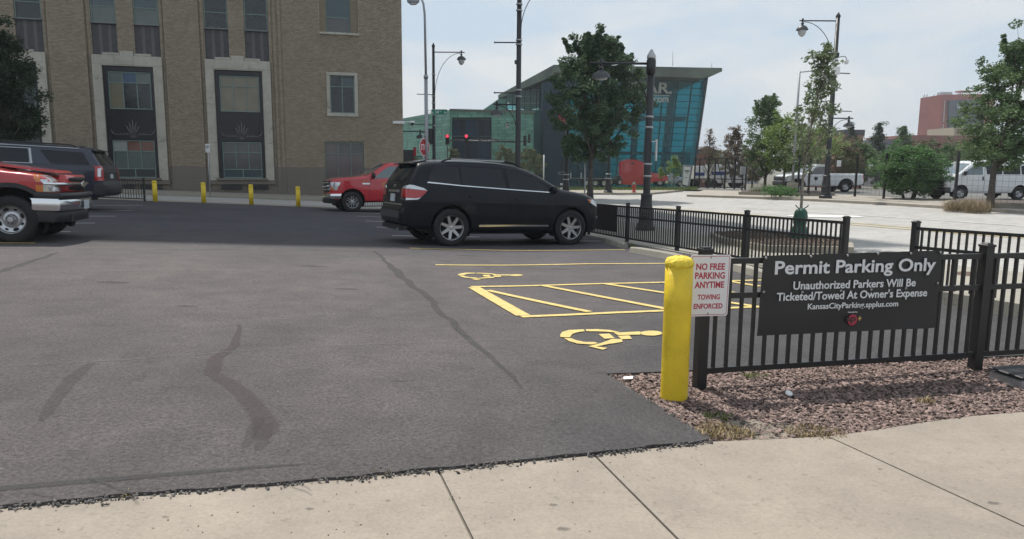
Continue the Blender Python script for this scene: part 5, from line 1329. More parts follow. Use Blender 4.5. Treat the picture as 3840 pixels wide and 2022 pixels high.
# dark red heavy pickup at the left edge
Bw=G(52,909); A=heading(Bw,17,4.10,1)
t,body,bv=pickup('pickup_truck','red heavy pickup with chrome bumper and black fender flares, nose seen at left edge',A,Bw,4.10,1.74,-1,M_pred2,-3.15,-1.05,.55,1.28,2.74,1.36,1.92,1.36,1.17,.395,.235,'steel8',-2.05,2.05,doors=4,hd=True,flare=M_darkplastic,arch=.52)
MB().prism([(1.45,1.335),(2.55,1.235),(2.62,1.19),(2.55,1.2),(1.45,1.3)],-.50,.50,axis='y').build('hood_bulge',M_pred2,t)
bumper(t,M_chrome,2.92,.99,.56,.76,1,bow=.13,wrap=.42,name='front_bumper')
bumper(t,M_darkplastic,2.94,1.0,.765,.865,1,bow=.13,wrap=.40,name='bumper_cap'); bumper(t,M_darkplastic,2.87,.96,.36,.555,1,bow=.16,wrap=.35,name='air_dam')
m=MB(); 
bumper(t,M_pred2,2.84,.60,.87,1.17,1,bow=.05,wrap=.05,name='grille_surround')
bumper(t,M_well,2.86,.52,1.03,1.14,1,bow=.05,wrap=.05,name='grille'); bumper(t,M_well,2.86,.52,.89,.99,1,bow=.05,wrap=.05,name='grille')
bumper(t,M_chrome,2.885,.98,.985,1.035,1,bow=.13,wrap=.20,name='grille_bar')
MB().prism([(-.12,-.03),(-.04,-.03),(-.04,-.055),(.04,-.055),(.04,-.03),(.12,-.03),(.12,.03),(.04,.03),(.04,.055),(-.04,.055),(-.04,.03),(-.12,.03)],0,.02,M=Matrix.Translation((2.90,0,1.01))@Matrix.Rotation(R(90),4,'Z')@Matrix.Rotation(R(90),4,'X')).build('emblem',M_chrome,t)
for s,ax in((-1,'R'),(1,'L')):
    patch(t,bv,'headlight',M_tclear,ax,[(2.42,1.15),(2.66,1.12),(2.755,1.08),(2.755,1.035),(2.46,1.035)],off=.012,th=.03); patch(t,bv,'headlight',M_tclear,ax,[(2.52,.985),(2.755,.985),(2.755,.875),(2.52,.875)],off=.012,th=.03)
    patch(t,bv,'headlight',M_tclear,'F',[(s*.62,1.04),(s*.84,1.04),(s*.84,1.12),(s*.62,1.12)],off=.02,th=.03); patch(t,bv,'headlight',M_tclear,'F',[(s*.62,.88),(s*.84,.88),(s*.84,.98),(s*.62,.98)],off=.02,th=.03)
    patch(t,bv,'indicator',M_amber,ax,[(2.42,.985),(2.52,.985),(2.52,.875),(2.42,.875)],off=.014,th=.03); patch(t,bv,'indicator',M_amber,ax,[(2.38,1.15),(2.45,1.148),(2.50,1.035),(2.42,1.035)],off=.014,th=.03)
MB().box((2.95,0,.645),(.012,.31,.16)).build('number_plate',M_plate,t)
# bright red pickup across the lot
Bw=G(1321,795); A=heading(Bw,24,3.68,-1)
t,body,bv=pickup('pickup_truck','bright red work pickup facing left behind the black suv',A,Bw,3.68,1.74,1,M_pred,-3.05,-1.15,.42,1.22,2.70,1.36,1.94,1.42,1.33,.405,.25,'alloy6',-1.84,1.84,doors=4,glass=M_glassb,arch=.50)
bumper(t,M_chrome,2.83,.99,.52,.72,1,bow=.13,wrap=.42,name='front_bumper'); bumper(t,M_darkplastic,2.80,.80,.34,.515,1,bow=.12,wrap=.2,name='air_dam')
bumper(t,M_darkplastic,2.755,.62,.78,1.22,1,bow=.05,wrap=.04,name='grille'); bumper(t,M_chrome,2.80,.66,.96,1.05,1,bow=.05,wrap=.04,name='grille_bar')
for z in (.86,1.12): bumper(t,M_chrome,2.785,.62,z,z+.05,1,bow=.05,wrap=.04,name='grille_bar')
for s,ax in((-1,'R'),(1,'L')):
    patch(t,bv,'headlight',M_tclear,ax,[(2.28,1.17),(2.62,1.17),(2.62,.86),(2.40,.86),(2.40,.96),(2.32,1.06)],off=.014,th=.03); patch(t,bv,'indicator',M_amber,ax,[(2.54,.95),(2.62,.95),(2.62,.86),(2.54,.86)],off=.018,th=.03)
    patch(t,bv,'headlight',M_tclear,'F',[(s*.62,1.17),(s*.80,1.17),(s*.80,.86),(s*.62,.86)],off=.02,th=.03)
def side_text(t,bv,s,mt,x,z,w,cap,ax='L'):
    h,n,_,_=bv.ray_cast(Vector((x,4,z)),Vector((0,-1,0)))
    M=Matrix((Vector((-1,0,0)),Vector((0,0,1)),Vector((0,1,0)))).transposed().to_4x4(); M.translation=(x,h.y+.012,z); textfit(s,mt,t,M,w,cap,.02)
M_gold=mat('gold_decal',(.55,.27,.06),.5)
side_text(t,bv,'FT-14',M_gold,1.28,1.17,.26,.07); side_text(t,bv,'C',M_gold,.55,.98,.20,.18); side_text(t,bv,'ity',M_gold,.32,.98,.2,.08); 
patch(t,bv,'fender_vent',M_tclear,'L',[(1.14,1.14),(1.44,1.14),(1.44,1.08),(1.14,1.08)],off=.014,th=.01)
# white pickup across the street
Y0=49.5; c=at(2987,724,Y0); Bw=Vector((c.x,Y0,gzf(c.x,Y0)+.06)); A=heading(Bw,4,3.38,-1); A.z+=.06
t,body,bv=pickup('pickup_truck','white regular cab pickup parked behind the far street lamp',A,Bw,3.38,1.72,1,M_pwhite,-2.95,-.52,.40,1.10,2.62,1.25,1.87,1.24,1.16,.38,.215,'steel8',-1.69,1.69,doors=2,arch=.47,bumm=M_darkplastic,flare=M_darkplastic)
bumper(t,M_darkplastic,2.75,.97,.42,.72,1,bow=.12,wrap=.4,name='front_bumper'); bumper(t,M_darkplastic,2.68,.80,.78,1.05,1,bow=.05,wrap=.05,name='grille')
for s,ax in((-1,'R'),(1,'L')): patch(t,bv,'headlight',M_tclear,ax,[(2.32,1.08),(2.56,1.05),(2.56,.82),(2.40,.84)],off=.014,th=.03)
h,n,_,_=bv.ray_cast(Vector((.45,4,.95)),Vector((0,-1,0))); MB().lathe([(.13,0),(.13,.008),(0,.009)],20,axis='y',c=(.45,h.y+.004,.93)).build('door_emblem',mat('navy_decal',(.02,.03,.05),.5),t)
# ---------------------------------------------------------------- long dark blue suv, rear to the right
Aw=G(205,790); d=Vector((-math.cos(R(15)),-math.sin(R(15)),0)); Bw=Aw+d*3.30; Bw.z=gzf(Bw.x,Bw.y)
y=place_vehicle('parked_suv','long dark blue suv with chrome window trim behind the red heavy pickup','suv',Aw,Bw,3.30,1.74,1)
body,bv=car_body(y,M_pnavy,
 top=[(-3.02,.55),(-3.01,.82),(-2.95,.86),(-2.93,1.25),(-2.85,1.40),(-2.62,1.76),(-2.58,1.83),(-2.3,1.875),(-1.2,1.90),(.2,1.89),(.7,1.82),(1.0,1.70),(1.65,1.30),(1.78,1.27),(2.3,1.20),(2.6,1.12),(2.68,1.0),(2.70,.6),(2.71,.5)],
 bot=[(-3.02,.55),(-2.95,.45),(-2.3,.36),(0,.34),(2.3,.34),(2.71,.50)],
 wplan=[(-3.02,.82),(-2.95,.92),(-2.7,.98),(-1.6,1.01),(1.6,1.01),(2.3,.97),(2.6,.86),(2.71,.7)],
 belt=[(-3.,1.32),(3,1.28)],tumble=.19,r=.11,wheels=[((-1.65,.41),.47),((1.65,.41),.47)])
for x in(-1.65,1.65):
    for s in(-1,1): wheel(y,x,s*.87,.40,.27,.27,'alloy6')
for P in ([(-2.62,1.36),(-2.42,1.72),(-1.30,1.745),(-1.62,1.36)],[(-1.05,1.36),(-1.0,1.745),(-.02,1.75),(.02,1.36)],[(.12,1.36),(.10,1.75),(.75,1.70),(1.45,1.36)]): both(y,bv,'side_window',M_tint,P,rnd=.05)
both(y,bv,'window_trim',M_steel,[(-1.16,1.335),(1.5,1.335),(1.5,1.352),(-1.16,1.352)],off=.011); both(y,bv,'window_trim',M_steel,[(-1.16,1.335),(-1.10,1.335),(-1.02,1.775),(-1.08,1.775)],off=.012); both(y,bv,'window_trim',M_steel,[(-1.08,1.758),(.9,1.758),(.9,1.775),(-1.08,1.775)],off=.012)
both(y,bv,'roof_trim',M_steel,[(-2.3,1.815),(.6,1.83),(.6,1.845),(-2.3,1.83)],off=.02)
seam(y,bv,[(-1.1,1.33),(-1.1,.9),(-.95,.6),(-.9,.42)]); seam(y,bv,[(.07,1.33),(.08,.42)]); seam(y,bv,[(-2.9,1.33),(-1.1,1.33)],w=.006)
for ax,s in(('R',-1),('L',1)):
    patch(y,bv,'tail_light',M_tred,ax,[(-2.955,1.34),(-2.76,1.33),(-2.74,.92),(-2.95,.92)],off=.014); patch(y,bv,'tail_light',M_tclear,ax,[(-2.90,1.28),(-2.82,1.27),(-2.82,1.04),(-2.90,1.04)],off=.02)
    patch(y,bv,'tail_light',M_tred,'B',[(s*.78,1.34),(s*.95,1.34),(s*.95,.92),(s*.80,.92)],off=.014)
patch(y,bv,'rear_window',M_tint,'B',[(-.78,1.38),(.78,1.38),(.66,1.78),(-.66,1.78)],off=.01,rnd=.05)
patch(y,bv,'tailgate_panel',M_darkplastic,'B',[(-.70,.95),(.70,.95),(.70,1.16),(-.70,1.16)],off=.01)
patch(y,bv,'number_plate',M_plate,'B',[(-.155,.99),(.155,.99),(.155,1.12),(-.155,1.12)],off=.02)
patch(y,bv,'windshield',M_glass,'T',[(.95,-.66),(.95,.66),(1.6,.8),(1.6,-.8)],off=.006)
bumper(y,M_darkplastic,-3.10,.98,.50,.84,dx=-1,bow=.10,wrap=.6,name='rear_bumper')
for ax in 'L': patch(y,bv,'fuel_door',M_pnavy,ax,[(-2.32,.97),(-2.14,.97),(-2.14,1.15),(-2.32,1.15)],off=.008,rnd=.05)
MB().prism([(-2.74,1.80),(-2.3,1.895),(-2.3,1.87),(-2.62,1.80),(-2.72,1.775)],-.70,.70,axis='y').build('rear_spoiler',M_pnavy,y)
for s in(-1,1): MB().tube([(-2.2,s*.72,1.875),(-2.05,s*.72,1.93),(0,s*.72,1.945),(.3,s*.72,1.91)],.018,6).build('roof_rail',M_darkplastic,y)
mirrors(y,1.30,.95,1.38); MB().box((0,0,.36),(4.8,1.3,.12)).build('underbody',M_darkplastic,y)
# ---------------------------------------------------------------- white van
Y0=38.6; c=at(3594,745,Y0); Bw=Vector((c.x,Y0,gzf(c.x,Y0)+.06)); A=heading(Bw,7,3.43,-1); A.z+=.06
v=place_vehicle('passenger_van','white passenger van with dark side windows behind the right hand tree','van',A,Bw,3.43,1.72,1)
body,bv=car_body(v,M_pwhite,
 top=[(-3.02,.62),(-3.0,1.0),(-2.97,1.9),(-2.9,2.03),(-2.6,2.08),(.6,2.08),(.9,2.02),(1.15,1.90),(1.95,1.33),(2.05,1.29),(2.45,1.17),(2.56,1.05),(2.60,.8),(2.61,.6)],
 bot=[(-3.02,.60),(-2.9,.48),(-2,.42),(0,.36),(1.2,.36),(2.4,.42),(2.61,.58)],
 wplan=[(-3.02,.88),(-2.9,.96),(-2,1.0),(1,1.0),(1.9,.98),(2.4,.90),(2.61,.72)],
 belt=[(-3,1.36),(3,1.36)],tumble=.16,r=.12,wheels=[((-1.715,.38),.44),((1.715,.38),.44)])
for x in(-1.715,1.715):
    for s in(-1,1): wheel(v,x,s*.86,.365,.21,.235,'steel8')
for P in ([(-2.75,1.37),(-2.75,1.84),(-1.75,1.84),(-1.75,1.37)],[(-1.68,1.37),(-1.68,1.84),(-.68,1.84),(-.68,1.37)],[(-.61,1.37),(-.61,1.84),(.30,1.84),(.30,1.37)]): both(v,bv,'side_window',M_tint,P,rnd=.06)
both(v,bv,'side_window',M_glassb,[(.52,1.35),(.52,1.86),(.98,1.84),(1.72,1.35)],rnd=.05)
patch(v,bv,'windshield',M_glassb,'T',[(1.12,-.72),(1.12,.72),(1.90,.86),(1.90,-.86)],off=.006,rnd=.05)
seam(v,bv,[(.42,1.95),(.42,.5)]); seam(v,bv,[(1.75,1.33),(1.72,.9)]); both(v,bv,'door_handle',M_darkplastic,[(.48,1.25),(.56,1.25),(.56,1.05),(.48,1.05)],off=.02)
bumper(v,M_darkplastic,2.80,.97,.42,.66,1,bow=.14,wrap=.35,name='front_bumper'); bumper(v,M_darkplastic,2.68,.80,.70,1.05,1,bow=.06,wrap=.12,name='grille')
for ax in 'RL': patch(v,bv,'headlight',M_tclear,ax,[(2.30,1.02),(2.56,1.0),(2.56,.78),(2.34,.78)],off=.012)
mirrors(v,1.62,.98,1.42,(.14,.2,.26)); MB().box((0,0,.42),(5.0,1.3,.12)).build('underbody',M_darkplastic,v)
# ---------------------------------------------------------------- far traffic: red road tractor, pale sedan, box trucks, trailer
YS=96.; zg=gzf(16,YS)+.4
c=at(2330,700,YS); s_=thing('semi_tractor','red sleeper cab road tractor parked beyond the hydrant','truck',(c.x,YS,zg))
MB().prism([(0,.15),(0,3.75),(.5,3.98),(1.4,3.95),(2.3,3.75),(3.0,3.35),(3.35,2.9),(3.45,2.3),(3.9,1.95),(5.4,1.75),(5.8,1.55),(5.9,.8),(4.0,.6),(3.4,.15)],-1.15,1.15,axis='y').build('cab',M_pred2,s_,angle=30)
MB().prism([(2.65,2.15),(2.7,2.9),(3.22,2.78),(3.38,2.2)],-1.17,1.17,axis='y').build('side_window',M_glass,s_); MB().prism([(.95,3.2),(1.05,3.5),(1.4,3.55),(1.45,3.4),(1.2,3.2)],-1.17,1.17,axis='y').build('sleeper_window',M_glass,s_)
MB().prism([(-.25,.2),(-.25,3.7),(-.02,3.75),(-.02,.2)],-1.1,1.1,axis='y').build('side_fairing',M_pred,s_)
MB().box((2.5,0,.75),(7,1.0,.3)).build('chassis',M_darkplastic,s_)
for x in (-1.6,-.3,4.9):
    for sd in(-1,1): wheel(s_,x,sd*1.0,.52,.29,.3,'steel8')
MB().tube([(3.45,-1.1,1.0),(3.45,-1.1,3.6)],.08,8).build('exhaust_stack',M_steel,s_)
bumper(s_,M_chrome,6.1,1.1,.4,.8,1,bow=.2,wrap=.3,name='front_bumper'); s_.scale=(1,1,.85)
YS=98.; c=at(2510,703,YS); Bw=Vector((c.x-1.3,YS,gzf(c.x,YS)+.35)); A=Bw+Vector((2.7,0,0))
p=place_vehicle('parked_sedan','pale blue sedan partly hidden beside the red tractor','car',A,Bw,2.7,1.55,1)
body,bv=car_body(p,M_pblue,top=[(-2.3,.5),(-2.28,.85),(-2.2,.97),(-1.6,1.05),(-.9,1.38),(-.3,1.45),(.4,1.38),(1.1,1.02),(1.9,.90),(2.25,.7),(2.3,.5)],bot=[(-2.3,.48),(-1.8,.22),(1.8,.22),(2.3,.45)],wplan=[(-2.3,.65),(-2,.85),(0,.9),(1.8,.86),(2.3,.6)],belt=[(-3,.93),(3,.9)],tumble=.2,r=.12,wheels=[((-1.35,.33),.37),((1.35,.33),.37)])
both(p,bv,'side_window',M_glass,[(-1.3,.96),(-.85,1.28),(-.3,1.35),(.35,1.29),(.9,.97)],rnd=.05)
for x in(-1.35,1.35):
    for s in(-1,1): wheel(p,x,s*.78,.32,.21,.2,'alloy6')
def box_truck(label,u0,u1,vtop,Y,stripe=True):
    a=at(u0,690,Y);b=at(u1,690,Y);zg=gzf(a.x,Y)+.1; Ln=b.x-a.x; H=at(u0,vtop,Y).z-zg
    t=thing('box_truck',label,'truck',(a.x,Y,zg),group='white rental trucks behind the sliding gate')
    MB().box((Ln/2,1.2,(H+.9)/2),(Ln,2.4,H-.9),bev=.05).build('cargo_box',M_pwhite,t)
    if stripe: MB().box((Ln*.5,-.02,H*.62),(Ln*.9,.03,.35)).build('blue_stripe',mat('truck_stripe',(.02,.035,.22),.5),t)
    MB().prism([(Ln-x,z) for x,z in [(-1.9,.5),(-1.95,1.1),(-1.5,1.3),(-1.0,1.95),(-.1,2.0),(-.1,.5)]],.1,2.3,axis='y').build('cab',M_pwhite,t,angle=30)
    MB().prism([(Ln-x,z) for x,z in [(-1.4,1.3),(-.95,1.85),(-.4,1.88),(-.4,1.3)]],.08,2.32,axis='y').build('side_window',M_glass,t)
    for x in(Ln+1.3,Ln*.25):
        for y_ in(.25,2.15): wheel(t,x,y_,.40,.24,.25,'steel8')
    return t
box_truck('white rental truck with a blue stripe, left one behind the sliding gate',2600,2652,622,78.); box_truck('white rental truck with a blue stripe, right one behind the sliding gate',2664,2722,617,74.)
YS=92.; a=at(2120,700,YS); t=thing('flatbed_trailer','black flatbed trailer frame left of the red tractor','trailer',(a.x,YS,gzf(a.x,YS)+.3))
MB().box((3.4,0,.95),(7.2,2.2,.18)).box((6.6,0,1.2),(.5,2.0,.5)).build('deck',M_darkplastic,t)
for x in (2.6,3.7,4.8): 
    for sd in(-1,1): wheel(t,x,sd*1.0,.50,.28,.3,'steel8')
for x in (.6,1.9): MB().box((x,-.9,1.3),(.12,.12,.9)).build('stake',M_steel,t)
# ================================================================ street furniture
M_lampgrey=mat('lamp_shade_metal',(.05,.053,.06),.45); M_lens=mat('lamp_lens',(.42,.43,.44),.15,coat=.6,spec=.7); M_green=mat('sign_green',(.0,.16,.09),.5); M_stop=mat('stop_red',(.36,.012,.025),.5); M_polegrey=mat('grey_pole',(.30,.31,.33),.5,.3,var=.1,vscale=6)
def lamp_head(o,x,y,z,s=1.,pend=True):
    b=MB().lathe([(.02,.26),(.03,.20),(.07,.17),(.085,.12),(.06,.09),(.05,.06),(.10,.03),(.20,-.02),(.275,-.10),(.31,-.19),(.315,-.21),(.29,-.21),(.25,-.12),(.0,-.10)],20,c=(x,y,z),cap=False)
    b.v=[((p[0]-x)*s+x,(p[1]-y)*s+y,(p[2]-z)*s+z) for p in b.v]; h=b.build('lamp_shade',M_lampgrey,o,angle=45)
    l=MB().lathe([(.20,-.18),(.215,-.28),(.19,-.40),(.12,-.50),(.04,-.555),(0,-.56)],16,c=(x,y,z),cap=False) if pend else MB().lathe([(.22,-.19),(.20,-.24),(.10,-.27),(0,-.275)],16,c=(x,y,z),cap=False)
    l.v=[((p[0]-x)*s+x,(p[1]-y)*s+y,(p[2]-z)*s+z) for p in l.v]; l.build('lens',M_lens,h)
def arm(o,dx,z,L,zb,lampx,pend=True,s=1.,r=.035):
    MB().tube([(0,0,z),(dx*L,0,z)],r,8).build('arm',M_black,o)
    pts=[(dx*(lampx-.15)*(1-math.cos(a))+dx*.08,0,zb+(z-.06-zb)*math.sin(a)) for a in np.linspace(0,math.pi/2,12)]
    MB().tube(pts,.018,6).build('scroll_brace',M_black,o)
    MB().lathe([(.05,.12),(.055,.0),(.03,-.14)],10,c=(dx*lampx,0,z)).build('hanger',M_black,o)
    lamp_head(o,dx*lampx,0,z-.28*s,s,pend)
def ornate_base(o,s=1.,m=M_black):
    MB().lathe([(.34,0),(.34,.14),(.29,.17),(.27,.30),(.25,.33),(.25,.62),(.27,.65),(.24,.70),(.20,.95),(.19,1.2),(.21,1.23),(.17,1.28)],12,c=(0,0,0)).build('base',m,o,angle=30) if s==1 else MB().lathe([(r*s,h*s) for r,h in [(.34,0),(.34,.14),(.29,.17),(.27,.30),(.25,.33),(.25,.62),(.27,.65),(.24,.70),(.20,.95),(.19,1.2),(.21,1.23),(.17,1.28)]],12).build('base',m,o,angle=30)
def lamp_post(label,P,H,rz=0,r0=.12,r1=.09,base=1.,finial=False,group='black street lamps'):
    o=thing('street_lamp',label,'street lamp',P,rz,group)
    MB().tube([(0,0,-.3),(0,0,1.),(0,0,H)],[r0,r0,r1],14).build('pole',M_black,o); ornate_base(o,base)
    MB().lathe([(r1+.02,-.12),(r1+.03,-.10),(r1+.02,-.02),(r1*.7,.06),(r1*.4,.13),(0,.16)],12,c=(0,0,H)).build('finial',M_steel if finial else M_black,o)
    return o
def rings(o,zs,r=.125):
    for z in zs: MB().lathe([(r,-.03),(r+.015,-.02),(r+.015,.02),(r,.03)],14,c=(0,0,z)).build('clamp_band',M_steel,o)
P=G(2420,866); H=at(2430,205,P.y).z-P.z
o=lamp_post('short black street lamp with one lamp to the left, rising behind the long fence',P,H,r0=.105,r1=.10,base=.85,finial=True); arm(o,-1,H-.25,1.75,H-1.45,1.42,pend=False,s=.86)
MB().lathe([(.11,-.5),(.135,-.48),(.135,-.1),(.11,-.08)],12,c=(0,0,H-.05)).build('collar',M_black,o); rings(o,[3.0,3.3,1.95,1.6],.11)
MB().box((.22,-.05,2.35),(.03,.20,.62)).box((.15,-.05,2.6),(.16,.03,.03)).build('sign_back',M_signwhite,o)
P=G(3095,744,.08); o=lamp_post('tall twin lamp street lamp carrying a camera, in front of the white pickup',P,9.75,r0=.15,r1=.10)
arm(o,-1,9.45,2.05,6.9,1.88); arm(o,1,4.35,1.2,3.5,.98,pend=False,s=.9); rings(o,[6.0,6.6,4.7,2.2])
MB().tube([(0,0,6.75),(.85,0,6.72)],.03,6).build('banner_arm',M_black,o); MB().tube([(0,0,4.75),(1.1,0,4.72)],.025,6).build('banner_arm',M_black,o)
MB().tube([(.1,0,7.55),(.35,0,7.62),(.55,0,7.60),(.62,0,7.45)],.03,8).build('camera_arm',M_steel,o); MB().lathe([(.0,.12),(.10,.10),(.12,0),(.11,-.05),(.09,-.12),(0,-.16)],12,c=(.62,0,7.35)).build('dome_camera',M_signwhite,o)
MB().box((0,-.15,6.85),(.42,.12,.42)).build('equipment_box',M_signwhite,o); MB().box((.0,-.14,7.35),(.22,.08,.22),M=Matrix.Rotation(R(45),4,'Y')).build('antenna_plate',M_signwhite,o); MB().box((-.22,-.1,6.35),(.22,.22,.5)).box((.05,.0,7.7),(.22,.22,.2)).build('equipment_box',M_black,o)
Pz=31.4; x=at(1942,600,Pz).x; o=lamp_post('tall street lamp rising behind the black suv roof, upper lamp cut by the frame',(x,Pz,gzf(x,Pz)),9.9,r0=.125,r1=.095)
arm(o,1,9.6,2.1,7.5,1.92); arm(o,-1,4.45,1.06,3.3,.92,pend=False,s=.9); rings(o,[5.05,4.78,7.1,6.92,8.55,8.3])
for z in (4.93,7.0): MB().tube([(0,0,z),(-1.02,0,z)],.028,6).lathe([(.045,-.02),(.045,.02)],8,axis='x',c=(-1.03,0,z)).build('banner_arm',M_black,o)
MB().box((-.13,0,6.2),(.1,.1,.16)).build('photocell',M_black,o)
Pz=50.; x=at(1628,600,Pz).x; o=lamp_post('tall street lamp left of the copper building with its upper lamp to the right',(x,Pz,gzf(x,Pz)),9.9,r0=.12,r1=.085)
arm(o,1,9.45,2.1,6.5,1.88); arm(o,-1,4.2,2.2,3.4,.94,pend=False,s=.9); rings(o,[6.1,6.55,8.0,4.6])
MB().tube([(0,0,6.65),(-1.15,0,6.68)],.028,6).build('banner_arm',M_black,o); MB().tube([(0,0,4.65),(-1.3,0,4.66)],.028,6).build('banner_arm',M_black,o)
MB().box((-.32,-.1,3.85),(.45,.3,1.05),bev=.03).build('signal_housing',M_black,o)
for u,Y,l in [(2122,45.,'black pole base left of the oak trunk, its head lost in the leaves'),(2281,50.,'black fluted lamp post right of the oak trunk beside the hydrant')]:
    x=at(u,700,Y).x; o=lamp_post(l,(x,Y,gzf(x,Y)+.05),5.2,r0=.15 if Y<46 else .11,r1=.10,base=.9); arm(o,1 if Y<46 else -1,4.9,.9,4.2,.8,pend=False,s=.8); rings(o,[1.0,1.3,.6],.19)
for u,Y,l,dx,vz in [(1900,100.,'smallest hanging street lamp against the copper panels right of the dark bay',-1,460),(1590,92.,'distant street lamp between building corner and grey pole',-1,535)]:
    x=at(u+40,700,Y).x; z0=gzf(x,Y); H=at(u,vz,Y).z-z0; o=lamp_post(l,(x,Y,z0),H+.1,r0=.1,r1=.08,base=.9); arm(o,dx,H,1.7,H-.8,1.45,s=.95)
# grey cobra head pole with stop and street name signs
Pz=32.3; x=at(1600,620,Pz).x; z0=gzf(x,Pz); o=thing('light_pole','grey steel light pole with a curved top behind the stop sign','light pole',(x,Pz,z0))
MB().tube([(0,0,-.2),(0,0,5.7)],[.085,.075],12).build('lower_pole',M_polegrey,o); MB().tube([(0,0,5.7),(-.03,0,8.3),(-.08,0,8.75),(-.18,0,8.98),(-.34,0,9.03)],[.055,.05,.045,.04,.04],10).build('upper_pole',M_polegrey,o)
ell(o,'lamp_head',M_polegrey,(-.52,0,8.88),(.55,.26,.30)); ell(o,'lens',M_lens,(-.52,0,8.75),(.34,.2,.12)); MB().lathe([(.10,-.08),(.105,0),(.07,.08)],12,c=(0,0,5.7)).build('collar',M_polegrey,o)
def flatM(loc,rz): return Matrix.Translation(loc)@Matrix.Rotation(rz,4,'Z')@Matrix.Rotation(R(90),4,'X')
s0=at(1592,552,Pz-.1); s1=thing('stop_sign','red octagonal stop sign turned partly away above the black suv','sign',M=flatM(s0,R(62)))
oc=lambda r:[(r*math.cos(R(22.5+45*k)),r*math.sin(R(22.5+45*k))) for k in range(8)]
MB().prism(oc(.405),0,.004).build('sign_plate',M_signwhite,s1); MB().prism(oc(.375),.004,.006).build('red_face',M_stop,s1); textfit('STOP',M_signwhite,s1,Matrix.Translation((0,-.125,.0065)),.58,.25,.012)
MB().box((0,0,-.05),(.05,1.1,.08)).build('bracket',M_steel,s1)
s0=at(1648,421,Pz-.1); s1=thing('street_name_sign','green street name plate reading E 14th Ter on the grey light pole','sign',M=flatM(s0,0))
MB().prism(rrect(.72,.245,.03),0,.004).build('sign_plate',M_signwhite,s1); MB().prism(rrect(.70,.225,.025),.004,.006).build('green_face',M_green,s1)
textfit('E',M_signwhite,s1,Matrix.Translation((-.28,-.055,.0065)),.05,.07,.02); textfit('14',M_signwhite,s1,Matrix.Translation((-.10,-.06,.0065)),.13,.135,.02); textfit('TH',M_signwhite,s1,Matrix.Translation((.04,.0,.0065)),.08,.055,.01); textfit('TER',M_signwhite,s1,Matrix.Translation((.25,-.055,.0065)),.13,.07,.01)
MB().box((-.46,0,-.02),(.22,.02,.02)).box((-.46,.08,-.02),(.22,.02,.02)).build('bracket',M_steel,s1)
# no parking sign on the terrace
P=G(789,741,.05); H=at(776,540,P.y).z-P.z; o=thing('no_parking_sign','small white no parking sign on a thin post before the brick building','sign',P)
MB().tube([(0,0,0),(0,0,H)],.025,6).build('post',M_steel,o)
w=16/2700*P.y;h=31/2700*P.y; MB().box((0,-.035,H-h/2),(w,.006,h)).build('sign_plate',M_signwhite,o)
MB().lathe([(w*.42,0),(w*.42,.003),(w*.34,.003),(w*.34,0)],20,axis='y',c=(0,-.043,H-h*.36),cap=False).box((0,-.0425,H-h*.36),(w*.72,.004,w*.08),M=Matrix.Rotation(R(-45),4,'Y')).build('symbol',M_black,o)
textfit('P',M_black,o,flatM((0,-.042,H-h*.36-w*.22),0),w*.28,w*.42,.03); textfit('NO PARKING',M_black,o,flatM((0,-.042,H-h*.88),0),w*.8,h*.1)
# traffic signals on the mast arm
Y0=80.; x=at(1945,600,Y0).x; z0=gzf(x,Y0); o=thing('traffic_signal','mast arm with two red traffic lights in front of the copper building','traffic light',(x,Y0,z0))
za=at(1945,532,Y0).z-z0; zb=at(1690,526,Y0).z-z0; xl=at(1672,525,Y0).x-x
MB().tube([(0,0,-.2),(0,0,za+.6)],.14,12).build('upright',M_black,o); MB().tube([(0,0,za),(xl,0,zb)],[.10,.06],10).build('mast_arm',M_black,o); MB().tube([(0,0,za),(1.3,0,za+.15)],.06,8).build('stub_arm',M_black,o)
M_redon=mat('signal_red_lit',(.8,.02,.05),.4,emit=(1,.05,.10),estr=1.6); M_off=mat('signal_lens_off',(.03,.02,.02),.3)
for u in (1678,1749):
    q=at(u,524,Y0-.3); c=(q.x-x,-.35,q.z-z0)
    h=MB().box(c,(.42,.28,1.12),bev=.04).build('signal_head',M_black,o)
    for k,m_ in ((0,M_redon),(1,M_off),(2,M_off)):
        zc=c[2]+.36-k*.36; MB().lathe([(.155,0),(.155,.015),(0,.02)],16,axis='y',c=(c[0],c[1]-.16,zc)).build('signal_lens',m_,h); MB().lathe([(.165,-.2),(.165,0)],14,axis='y',c=(c[0],c[1]-.145,zc),cap=False).build('visor',M_black,h)
MB().tube([(xl+.2,-.35,zb-.6),(xl+.2,-.35,zb-3.4)],.05,6).build('hanging_pole',M_black,o)
q=at(1968,528,Y0); MB().box((q.x-x,-.1,q.z-z0),(.35,.45,1.1),bev=.04).build('signal_head',M_black,o); q=at(1984,520,Y0+4); MB().box((q.x-x,4,q.z-z0),(.3,.4,1.),bev=.04).build('signal_head',M_black,o)
q=at(1832,527,Y0-.2); s1=thing('street_name_sign','black street name plate hanging on the signal mast arm','sign',M=flatM((q.x,Y0-.25,q.z),0)); MB().prism(rrect(2.0,.36,.05),0,.02).build('sign_plate',M_black,s1); textfit('Truman Rd N Dr S',M_signwhite,s1,Matrix.Translation((0,-.085,.022)),1.75,.2,.01)
